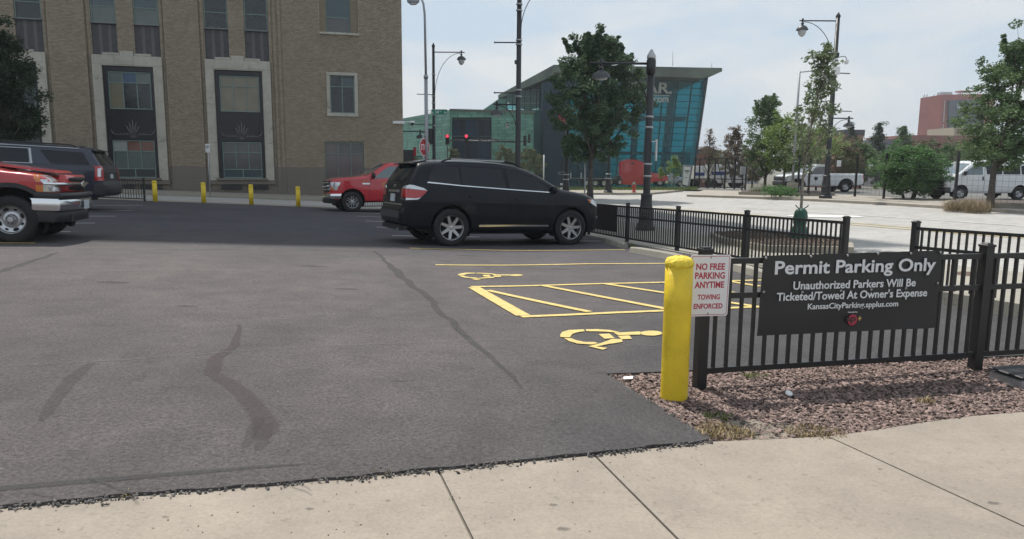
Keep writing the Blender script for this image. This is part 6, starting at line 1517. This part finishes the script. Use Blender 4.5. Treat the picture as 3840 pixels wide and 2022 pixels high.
# hydrant
P=G(2377,722,.08); M_hyd=mat('hydrant_red',(.42,.055,.035),.5); M_hydt=mat('hydrant_bonnet',(.17,.20,.15),.6)
o=thing('fire_hydrant','red fire hydrant with a dull green bonnet across the street','hydrant',P)
MB().lathe([(.16,0),(.16,.05),(.11,.06),(.11,.48),(.14,.50),(.14,.53)],16).build('barrel',M_hyd,o); MB().lathe([(.14,.53),(.13,.58),(.09,.66),(.04,.70),(.035,.74),(0,.745)],16).build('bonnet',M_hydt,o)
for d in(-1,1): MB().lathe([(.06,0),(.065,.03),(.05,.07),(0,.075)],10,axis='x',M=Matrix.Scale(d,4,(1,0,0)),c=(d*.10,0,.42)).build('outlet',M_hyd,o)
MB().lathe([(.075,0),(.08,.04),(.0,.06)],10,axis='y',M=Matrix.Rotation(math.pi,4,'Z'),c=(0,-.10,.36)).build('outlet',M_hyd,o)
# grey thin posts
for u,vb,vt,Y,l,mt in [(2192,737,608,44.,'thin grey sign post just left of the oak trunk',M_polegrey),(2038,690,581,60.,'short white marker post behind the suv windshield',M_signwhite),(2519,708,652,66.,'thin post with a blank grey plate by the young tree',M_polegrey)]:
    a=at(u,vb,Y);z0=gzf(a.x,Y); H=at(u,vt,Y).z-z0; o=thing('sign_post',l,'post',(a.x,Y,z0)); MB().tube([(0,0,-.1),(0,0,H)],.05,8).build('post',mt,o)
    if u==2519: MB().box((-.12,-.08,H-.3),(.3,.03,.7)).build('sign_plate',M_polegrey,o)
a=at(2112,565,43.); z0=gzf(a.x,43.); 
o=thing('lane_sign','small black and white marker sign beside the pole left of the oak','sign',(at(2105,700,43.).x,43.,z0)); H=at(2105,650,43.).z-z0
MB().tube([(0,0,0),(0,0,H+.7)],.03,6).build('post',M_black,o); MB().prism(rrect(.42,.18,.03),-.01,.01,M=flatM((0,-.05,H),0)).build('sign_plate',M_black,o); frame_ring(.38,.15,.02,.012,.01,.013).build('border',M_signwhite,o,M=flatM((0,-.05,H),0))
for z in (.25,.5,.75): MB().lathe([(.07,z),(.07,z+.1)],10).build('reflective_band',M_signwhite,o)
# grey wall and red framed panel past the building corner
a=at(1522,562,62.); b_=at(1556,562,62.); z0=gzf(a.x,62.); o=thing('panel_sign','dark grey panel with a red edge post behind the building corner','sign',(a.x,62.,z0)); H=a.z-z0
MB().box(((b_.x-a.x)/2-.5,0,H/2),(b_.x-a.x+.8,.15,H)).build('panel',mat('grey_panel',(.07,.075,.08),.6),o); MB().box((b_.x-a.x,-.1,H/2+.1),(.22,.2,H+.2)).build('edge_post',M_signred,o)
q=at(1578,592,60.); s1=thing('street_name_sign','small far green street sign below the stop sign','sign',M=flatM(q,0)); MB().prism(rrect(.72*60/32.3*.85,.25,.03),0,.01).build('sign_plate',M_green,s1); textfit('Truman Rd',M_signwhite,s1,Matrix.Translation((0,-.07,.011)),.95,.14,.01); MB().tube([(0,-3.,-.06),(0,.1,-.06)],.03,6).build('post',M_steel,s1)
# leaning white truck rental sign
Y0=68.; q=[at(u,v,Y0) for u,v in [(2557,696),(2584,702),(2599,620),(2560,618)]]; z0=gzf(q[0].x,Y0); o=thing('rental_sign','white upright rental sign on the grass left of the sliding gate','sign',(q[0].x,Y0,z0)); O_=Vector(o.location)
V=[p-O_ for p in q]+[p-O_+Vector((.15,.5,0)) for p in q]; MB().add(V,[(0,1,2,3),(7,6,5,4),(1,0,4,5),(2,1,5,6),(3,2,6,7),(0,3,7,4)]).build('cabinet',M_polegrey,o)
V=[p-O_+Vector((0,-.03,0)) for p in [at(u,v,Y0) for u,v in [(2560,692),(2579,697),(2590,627),(2564,625)]]]; V+=[p+Vector((0,.02,0)) for p in V]; MB().add(V,[(0,1,2,3),(7,6,5,4),(1,0,4,5),(2,1,5,6),(3,2,6,7),(0,3,7,4)]).build('sign_face',M_signwhite,o)
for s,v,w,c in [('PENSKE',644,17,5.5),('Truck Rental',650,10,2.5),('Reservations',667,15,2),('800-555',689,9,2)][:3]:
    p=at(2576-(v-640)*.12,v,Y0)-O_; textfit(s,M_black,o,flatM(p+Vector((0,-.06,0)),0),w*Y0/2700,c*Y0/2700,.02,ext=.01)
MB().box((.25,.2,.1),(.5,.4,.6)).build('footing',M_polegrey,o)
# parking lot light on concrete base
Y0=44.; x=at(2971,700,Y0).x; z0=gzf(x,Y0)+.06; o=thing('light_pole','thin grey parking lot light on a tan concrete pedestal','light pole',(x,Y0,z0)); H=at(3003,268,Y0).z-z0
MB().lathe([(.33,0),(.33,.75),(.30,.80),(.12,.81),(.12,.95),(.0,.96)],16).build('pedestal',M_conc2,o); MB().tube([(0,0,.9),(0,0,H)],[.08,.06],10).build('pole',M_polegrey,o); MB().tube([(0,0,H-.05),(.9,0,H+.05)],.035,6).build('arm',M_polegrey,o); MB().box((1.05,0,H+.06),(.5,.3,.12),bev=.03).build('lamp_head',M_polegrey,o)
# tall black posts of the far fence with wire mesh
fpx=[(2990,578,733),(3030,578,735),(3205,576,737),(3313,575,745),(3578,560,765),(3900,560,790)]
pts=[]
o=None
for i,(u,vt,vb) in enumerate(fpx):
    q=G(u,vb,.08); pts.append(q)
o=thing('wire_fence','tall black posts with wire mesh between far sidewalk and parking lot','fence',pts[0]); O_=pts[0]
for i,q in enumerate(pts):
    H=2.45; MB().box((q.x-O_.x,q.y-O_.y,q.z-O_.z+H/2),(.10,.10,H),bev=.01).build('post',M_black,o)
for a,b_ in zip(pts[:-1],pts[1:]):
    Ln=(b_-a).length; n=max(2,int(Ln/.35)); m=MB()
    for k in range(1,n): p=a.lerp(b_,k/n)-O_; m.tube([(p.x,p.y,p.z+.1),(p.x,p.y,p.z+2.1)],.005,3,cap=False)
    for z in np.linspace(.15,2.1,9): m.tube([a-O_+Vector((0,0,z)),b_-O_+Vector((0,0,z))],.006,3,cap=False)
    mm_=m.build('wire_mesh',M_black,o); mm_['kind']='stuff'
for (u,v),l in zip([(3146,613),(3267,622),(3588,620),(3760,620)],['above the white pickup bed','just left of the big shrub','right of the big shrub','over the white van window']):
    Yp=43. if u<3500 else 36.; q=at(u,v,Yp); s1=props(MB().box((0,0,0),(.26,.02,.36)).build('notice_plate',M_signwhite),'white notice plate on the far fence '+l,'notice'); s1.location=q
# sliding gate
pl=at(2603,700,60.); z0=gzf(pl.x,60.)+.1; pr=at(2795,700,54.); o=thing('sliding_gate','black steel sliding gate with diagonal braces left of the parking lot trees','gate',(pl.x,pl.y,z0)); O_=Vector(o.location)
PL=Vector((0,0,0));PR=Vector((pr.x,pr.y,gzf(pr.x,54)+.1))-O_; H=2.35
for t_ in (0,.10,.28,.42,.62,.8,1.0):
    p=PL.lerp(PR,t_); MB().box((p.x,p.y,p.z+H/2),(.10,.10,H+(.25 if t_ in(0,.1,1.) else 0))).build('post',M_black,o)
for z in (.12,.75,H): MB().bar(PL+Vector((0,0,z)),PR+Vector((0,0,z)),.06,.07).build('rail',M_black,o)
for a,b_ in ((.13,.40),(.44,.60),(.64,.78),(.82,.98)): MB().bar(PL.lerp(PR,a)+Vector((0,-.05,H)),PL.lerp(PR,b_)+Vector((0,-.05,.1)),.05,.06).build('brace',M_black,o)
m=MB(); n=60
for k in range(n): p=PL.lerp(PR,k/n); m.tube([(p.x,p.y,p.z+.12),(p.x,p.y,p.z+H)],.008,3,cap=False)
mm_=m.build('wire_mesh',M_black,o); mm_['kind']='stuff'
q=at(2786,640,53.); z0=gzf(q.x,53.); o=thing('gate_operator','grey gate control cabinet on a post at the sliding gate','cabinet',(q.x,53.,z0)); MB().box((0,0,q.z-z0),(.34,.25,.55),bev=.02).build('cabinet',M_polegrey,o); MB().tube([(0,0,0),(0,0,q.z-z0-.2)],.06,8).build('post',M_black,o)
# planters
def planter(label,px,dz=.2,h=.32,mul_=True):
    P_=[xy(G(*p)) for p in px]; o=drape('planter_kerb',P_,dz,M_conc2,1.,thick=h,kind=None)
    c=Vector((sum(p[0] for p in P_)/len(P_),sum(p[1] for p in P_)/len(P_))); Q=[]
    for p in P_: v=Vector(p)-c; Q.append(tuple(c+v*max(.5,(1-.17/max(v.length,.4)))))
    drape('bed_mulch',Q,dz+.012,M_soil,.6,parent=o,kind=None); props(o,label,'planter'); return o,Q
_,Q=planter('kerbed tree bed behind the long black fence, around the bagged sapling',[(2662,893),(2830,884),(3195,930),(3200,957),(2870,950),(2690,914)],.16,.2)
pts=[]
while len(pts)<1600:
    x,y=rs.uniform(3,9),rs.uniform(14,21)
    if inpoly(x,y,Q): pts.append((x,y,gzf(x,y)+.18))
props(grit('bark_chips',pts,.03,mat('bark_chip',(.10,.065,.045),.9,island=.5),flat=.4),'dark bark chips in the sapling bed')
planter('long low kerbed bed at the foot of the green trees across the street',[(2768,728),(2900,722),(3080,730),(3130,738),(3000,741),(2770,735)],.25,.3)
planter('low kerbed bed under the right hand tree across the street',[(3540,775),(3600,765),(3980,778),(3990,800),(3840,790),(3545,782)],.26,.3)
# ================================================================ trees and shrubs
def leaf_mat(name,c,c2,isl=.45,tr=.35,vs=.9):
    m=bpy.data.materials.new(name); m.use_nodes=True; nt=m.node_tree; nt.nodes.clear(); n=nt.nodes.new; l=nt.links.new
    o=n('ShaderNodeOutputMaterial'); d=n('ShaderNodeBsdfPrincipled'); t=n('ShaderNodeBsdfTranslucent'); x=n('ShaderNodeMixShader'); x.inputs[0].default_value=tr
    g=n('ShaderNodeNewGeometry'); z=n('ShaderNodeTexNoise'); z.inputs['Scale'].default_value=vs; z.inputs['Detail'].default_value=3; l(g.outputs['Position'],z.inputs[0])
    r=n('ShaderNodeValToRGB'); r.color_ramp.elements[0].position=.35; r.color_ramp.elements[1].position=.65; r.color_ramp.elements[0].color=(*c,1); r.color_ramp.elements[1].color=(*c2,1); l(z.outputs[0],r.inputs[0])
    mr=n('ShaderNodeMapRange'); mr.inputs[3].default_value=1-isl; mr.inputs[4].default_value=1+isl; l(g.outputs['Random Per Island'],mr.inputs[0])
    h=n('ShaderNodeHueSaturation'); l(r.outputs[0],h.inputs['Color']); l(mr.outputs[0],h.inputs['Value'])
    d.inputs['Roughness'].default_value=.5; d.inputs['Specular IOR Level'].default_value=.35
    l(h.outputs[0],d.inputs['Base Color']); l(h.outputs[0],t.inputs[0]); l(d.outputs[0],x.inputs[1]); l(t.outputs[0],x.inputs[2]); l(x.outputs[0],o.inputs[0]); return m
LM=dict(oak=leaf_mat('oak_leaves',(.062,.108,.058),(.105,.16,.080)),dark=leaf_mat('dark_leaves',(.032,.058,.032),(.052,.085,.042)),bright=leaf_mat('bright_leaves',(.16,.24,.07),(.26,.34,.11)),mid=leaf_mat('mid_leaves',(.085,.145,.06),(.14,.205,.085)),
 pale=leaf_mat('pale_sapling_leaves',(.15,.20,.10),(.24,.28,.16)),brown=leaf_mat('browning_leaves',(.17,.11,.085),(.19,.155,.09)),yew=leaf_mat('golden_yew',(.075,.095,.04),(.13,.135,.055)),shrub=leaf_mat('shrub_leaves',(.065,.155,.045),(.12,.22,.075)),rust=leaf_mat('rusty_leaves',(.16,.11,.075),(.13,.145,.07)))
M_bark=mat('bark',(.085,.072,.062),.9,var=.35,vscale=9,bump=.6,bscale=30); M_barkp=mat('pale_bark',(.22,.19,.16),.9,var=.25,vscale=12)
def crown_mesh(centres,rc,nl,size,mt,asp=.45):
    n=len(centres)*nl; Cn=np.repeat(np.asarray(centres,float),nl,0); rcs=np.repeat(np.asarray(rc,float),nl)
    d=RNG.normal(size=(n,3)); d/=np.linalg.norm(d,axis=1)[:,None]; r=RNG.random(n)**.45
    P=Cn+d*(rcs*r)[:,None]*np.array([1,1,.72])
    u=RNG.normal(size=(n,3))*np.array([1,1,.55]); u/=np.linalg.norm(u,axis=1)[:,None]; w=np.cross(u,RNG.normal(size=(n,3))); w/=np.linalg.norm(w,axis=1)[:,None]; nn=np.cross(u,w)
    s=(size*RNG.uniform(.55,1.3,n))[:,None]
    V=np.stack([P-u*s*.5,P+w*s*asp*.5+nn*s*.10,P+u*s*.5,P-w*s*asp*.5+nn*s*.10],1).reshape(-1,3)
    i=np.arange(n)[:,None]*4; F=np.concatenate([i+np.array([[0,1,2]]),i+np.array([[0,2,3]])],1).reshape(-1,3)
    return npmesh('crown',V,F,mt,nper=3)
def tree(label,P,H,rad,z0,mt,ncl=150,nl=110,leaf=.13,shape='oval',trunk=.12,bark=None,name='tree',cat='tree',lean=(0,0),limbs=9,seed=1,rc=.5,fill=.5,top_spikes=0,group=None,stems=1,spread=1.):
    rr=random.Random(seed); P=Vector(P); o=thing(name,label,cat,P,group=group); hc=H-z0
    def prof(t):
        if shape=='oval': return max(.12,math.sin(math.pi*min(1,max(0,(t*.86+.10))))**.7)
        if shape=='cone': return max(.06,(1-t)**.8*min(1,.35+t*4))
        if shape=='column': return max(.1,math.sin(math.pi*min(1,(t*.9+.08)))**.45)
        if shape=='flame': return max(.06,(math.sin(math.pi*(t*.97+.03)**.62))**.9)
        return 1
    ctr=lambda t:Vector((lean[0]*t,lean[1]*t,0))
    tb=MB()
    for s in range(stems):
        a=rr.uniform(0,6.28); off=Vector((math.cos(a),math.sin(a),0))*(0 if stems==1 else rad*.12); pts=[];rd=[]
        for k in range(9):
            t=k/8; z=-.15+(H*.93+.15)*t; w_=Vector((math.sin(t*5+seed)*.03*H*.25,math.cos(t*4+seed)*.03*H*.2,0))*(1 if k else 0)
            sp=Vector((math.cos(a),math.sin(a),0))*(rad*.5*t if stems>1 else 0); pts.append(ctr(max(0,(z-z0)/hc))+off+w_*t+sp+Vector((0,0,z))); rd.append(trunk*(1-.86*t)+(trunk*.35 if k==0 else 0))
        tb.tube(pts,rd,9)
    cl=[];rcs=[];tips=[]
    for k in range(limbs):
        t=rr.uniform(.0,.72) if k else .05; a=k*2.4+rr.uniform(-.4,.4); zb=z0*.85+hc*t*.85; b0_=ctr(max(0,(zb-z0)/hc))+Vector((0,0,zb)); t1=min(.97,t+.30+rr.uniform(-.08,.1)); R_=rad*prof(t1)*.80*rr.uniform(.75,1.1)
        e=ctr(t1)+Vector((math.cos(a)*R_,math.sin(a)*R_,z0+hc*t1)); mid_=b0_.lerp(e,.5)+Vector((0,0,-hc*.03)); r0=trunk*(1-.8*(zb/H))*.55
        tb.tube([b0_,mid_,e],[r0,r0*.6,r0*.2],6); tips.append(e)
        for q in range(3):
            e2=mid_.lerp(e,rr.uniform(.2,1))+Vector((rr.uniform(-1,1),rr.uniform(-1,1),rr.uniform(.0,1)))*rad*.4; tb.tube([mid_.lerp(e,rr.uniform(.1,.6)),e2],[r0*.35,r0*.1],4); tips.append(e2)
    for k in range(ncl):
        t=rr.random()**.9; a=rr.uniform(0,6.28); q=rr.random()**fill; pr=prof(t); r=rad*pr*q*spread*rr.uniform(.72,1.08)
        cl.append(ctr(t)+Vector((r*math.cos(a),r*math.sin(a),z0+hc*t*.97))); rcs.append(rc*rr.uniform(.55,1.15)*(.45+.55*pr))
    for e in tips: cl.append(e); rcs.append(rc*.7)
    for k in range(top_spikes):
        a=rr.uniform(0,6.28); r=rad*rr.uniform(.1,.75); tz=rr.uniform(.80,1.0)
        lx,ly=rr.uniform(-.12,.12),rr.uniform(-.12,.12)
        for j in range(6): cl.append(ctr(1)+Vector((r*math.cos(a)+lx*j+rr.uniform(-.1,.1),r*math.sin(a)+ly*j,z0+hc*tz*.90+j*.15))); rcs.append(rc*(.62-.08*j)*rr.uniform(.7,1.15))
    tb.build('trunk',bark or M_bark,o); link('crown',crown_mesh([tuple(c) for c in cl],rcs,nl,leaf,mt),o); return o
def base_at(u,Y,dz=0): x=at(u,700,Y).x; return Vector((x,Y,gzf(x,Y)+dz))
P=base_at(10,34.); tree('dark leafy tree in front of the brick building at the left edge',P,at(20,115,34.).z-P.z,2.15,at(20,560,34.).z-P.z,LM['dark'],ncl=230,nl=120,leaf=.15,shape='oval',trunk=.16,seed=3,rc=.55)
P=base_at(2214,42.5); tree('large dark green oak in front of the glass building',P,at(2250,125,42.5).z-P.z,3.0,at(2214,600,42.5).z-P.z,LM['oak'],ncl=350,nl=95,leaf=.19,shape='oval',trunk=.17,seed=5,rc=.47,fill=.5,top_spikes=26,lean=(.45,0),limbs=16)
P=G(2995,913); tree('sparse young tree in a green watering bag behind the long fence',P,at(3070,150,P.y).z-P.z,.62,at(3000,650,P.y).z-P.z,LM['pale'],ncl=115,nl=17,leaf=.10,shape='flame',trunk=.042,bark=M_barkp,seed=8,rc=.16,fill=.6,lean=(.38,0),limbs=18)
P=base_at(2938,46.); tree('bright green tree with yellowish leaves in the far kerbed bed',P,at(2930,440,46.).z-P.z,1.75,at(2930,640,46.).z-P.z,LM['bright'],ncl=150,nl=60,leaf=.15,seed=11,rc=.42,trunk=.09,limbs=10)
P=base_at(2868,48.); tree('darker green tree left of the bright green one in the far bed',P,at(2870,355,48.).z-P.z,1.55,at(2870,650,48.).z-P.z,LM['mid'],ncl=150,nl=65,leaf=.15,seed=12,rc=.42,trunk=.11,shape='oval',limbs=10,top_spikes=4)
P=base_at(3060,50.); tree('thin yellow green tree behind the twin lamp post',P,at(3080,480,50.).z-P.z,2.0,at(3080,590,50.).z-P.z,LM['bright'],ncl=70,nl=40,leaf=.14,seed=13,rc=.4,trunk=.07)
P=G(3712,770,.2); tree('tall green tree standing in the right planter before the white van',P,at(3800,145,P.y).z-P.z,1.95,at(3700,640,P.y).z-P.z,LM['mid'],ncl=270,nl=80,leaf=.15,seed=15,rc=.42,trunk=.14,lean=(1.15,0),limbs=15,fill=.5,shape='oval',top_spikes=5)
P=G(3405,744,.1); tree('big rounded green shrub between the white pickup and the white van',P,at(3405,548,P.y).z-P.z,2.0,.25,LM['shrub'],ncl=260,nl=95,leaf=.13,seed=17,rc=.42,trunk=.05,shape='oval',name='shrub',cat='shrub',stems=5,limbs=12,fill=.45)
P=base_at(2750,68.); tree('reddish brown columnar tree behind the sliding gate',P,at(2750,480,68.).z-P.z,1.45,1.0,LM['brown'],ncl=120,nl=60,leaf=.15,seed=19,rc=.38,trunk=.09,shape='flame',group='browning columnar trees',limbs=12)
P=base_at(2655,66.); tree('nearly bare grey columnar tree at the left end of the sliding gate',P,at(2655,478,66.).z-P.z,1.0,1.0,LM['brown'],ncl=70,nl=18,leaf=.12,seed=20,rc=.35,trunk=.08,shape='flame',group='browning columnar trees',limbs=22)
for u,Y,vt,r,k,l in [(3178,92.,462,1.3,'dark','thin dark columnar tree above the small brick building'),(3282,84.,457,1.5,'dark','dark columnar tree left of the big shrub, against the sky'),(3372,88.,468,1.7,'mid','columnar tree above the big shrub'),
  (3150,60.,535,2.2,'rust','reddish leafy tree behind the white pickup cab'),(3225,62.,540,2.0,'mid','green tree behind the white pickup bed'),(3470,70.,530,3.2,'rust','olive tree behind the big shrub'),(3560,62.,552,3.2,'mid','green tree between big shrub and white van'),(3640,75.,515,3.4,'rust','brownish tree behind the white van front'),(3780,70.,525,3.6,'mid','green tree behind the white van roof'),(3010,70.,560,2.2,'mid','green tree behind the parking lot light'),(2820,75.,560,1.8,'rust','brownish tree right of the sliding gate'),(2700,110.,560,1.8,'mid','small green tree behind the red brick low building')]:
    P=base_at(u,Y); tree(l,P,at(u,vt,Y).z-P.z,r,.8,LM[k],ncl=95,nl=60,leaf=.19,seed=int(u),rc=.6,trunk=.1,shape='flame' if 'column' in l else 'oval',group='trees beyond the far parking lot',limbs=8)
for u,Y,vt,r,l in [(1700,96.,556,1.5,'small golden green bush tree under the traffic light'),(1893,95.,552,2.0,'golden green bush tree left of the tall lamp pole'),(1985,93.,556,2.3,'golden green bush tree right of the tall lamp pole'),(1562,90.,590,1.0,'smallest bush tree beside the red edged panel')]:
    P=base_at(u,Y); tree(l,P,at(u,vt,Y).z-P.z,r,.3,LM['yew'],ncl=100,nl=80,leaf=.17,seed=int(u),rc=.55,trunk=.1,shape='cone' if r<1.8 else 'oval',group='bush trees before the copper building',fill=.4,limbs=6)
P=base_at(2526,70.); tree('young pale green tree beside the rental sign',P,at(2526,588,70.).z-P.z,.75,1.2,LM['bright'],ncl=50,nl=30,leaf=.14,seed=31,rc=.35,trunk=.04,shape='flame')
P=base_at(2478,72.); tree('tiny young tree right of the red tractor',P,at(2478,628,72.).z-P.z,.3,1.0,LM['bright'],ncl=18,nl=20,leaf=.12,seed=32,rc=.25,trunk=.03,shape='column')
P=G(2925,732,.2); tree('low spreading green shrub at the foot of the bright green tree',P,.42,1.0,.02,LM['shrub'],ncl=60,nl=50,leaf=.10,seed=33,rc=.25,trunk=.02,shape='x',name='shrub',cat='shrub',limbs=4)
for u,v,l,n in [(3590,768,'left clump of tan ornamental grass in the right planter',500),(3665,772,'right clump of tan ornamental grass by the tree trunk',500)]:
    tuft('ornamental_grass',G(u,v,.25),n,.55,.62,mat('ornamental_grass_blades',(.26,.20,.12),.85,island=.5),l,'ornamental grass',lean=.9)
tuft('ornamental_grass',G(2855,722,.2),400,.8,.9,mat('olive_grass_blades',(.16,.17,.08),.85,island=.4),'olive ornamental grass between the gate cabinet and the green trees','ornamental grass',lean=.6)
# watering bag
P=G(2995,913,.05); o=thing('watering_bag','dark green watering bag tied round the sapling trunk','watering bag',P); M_bag=mat('green_bag',(.008,.065,.038),.5,var=.3,vscale=9,bump=.4,bscale=14)
m=MB().lathe([(.20,.02),(.23,.10),(.20,.26),(.15,.38),(.125,.42),(.145,.48),(.15,.62),(.13,.74),(.09,.80),(.05,.82)],18); m.v=[(x*(1+.12*math.sin(5*math.atan2(y,x)+z*4)),y*(1+.12*math.sin(5*math.atan2(y,x)+z*4)),z) for x,y,z in m.v]; m.build('bag',M_bag,o,angle=60)
for s in(-1,1): MB().tube([(s*.03,-.03,.80),(s*.12,-.05,.86),(s*.15,-.05,.90),(s*.10,-.05,.84)],.012,5).build('tie',M_bag,o)
# verge grass
pts=[];V=[];F=[]
for k in range(5200):
    u=rs.uniform(1900,2615);v=rs.uniform(703.5,713); q=G(u,v,.12); h=rs.uniform(.05,.16); a=rs.uniform(0,6.28); w=.05; b=len(V); V+=[(q.x-w*math.cos(a),q.y-w*math.sin(a),q.z),(q.x+w*math.cos(a),q.y+w*math.sin(a),q.z),(q.x,q.y,q.z+h)]; F.append((b,b+1,b+2))
o=link('grass',npmesh('grass',V,F,mat('verge_grass',(.15,.19,.06),.8,island=.4),nper=3)); props(o,'mown grass on the verge beyond the hydrant',kind='stuff')
# ================================================================ air
hm=bpy.data.materials.new('haze_air'); hm.use_nodes=True; nt=hm.node_tree; nt.nodes.clear(); ho=nt.nodes.new('ShaderNodeOutputMaterial'); hv=nt.nodes.new('ShaderNodeVolumePrincipled')
hv.inputs['Color'].default_value=(.86,.90,.95,1); hv.inputs['Density'].default_value=.0005; hv.inputs['Anisotropy'].default_value=.2; nt.links.new(hv.outputs[0],ho.inputs['Volume'])
hz=MB().box((0,1100,30),(5400,5400,70)).build('haze',hm); hz['kind']='stuff'
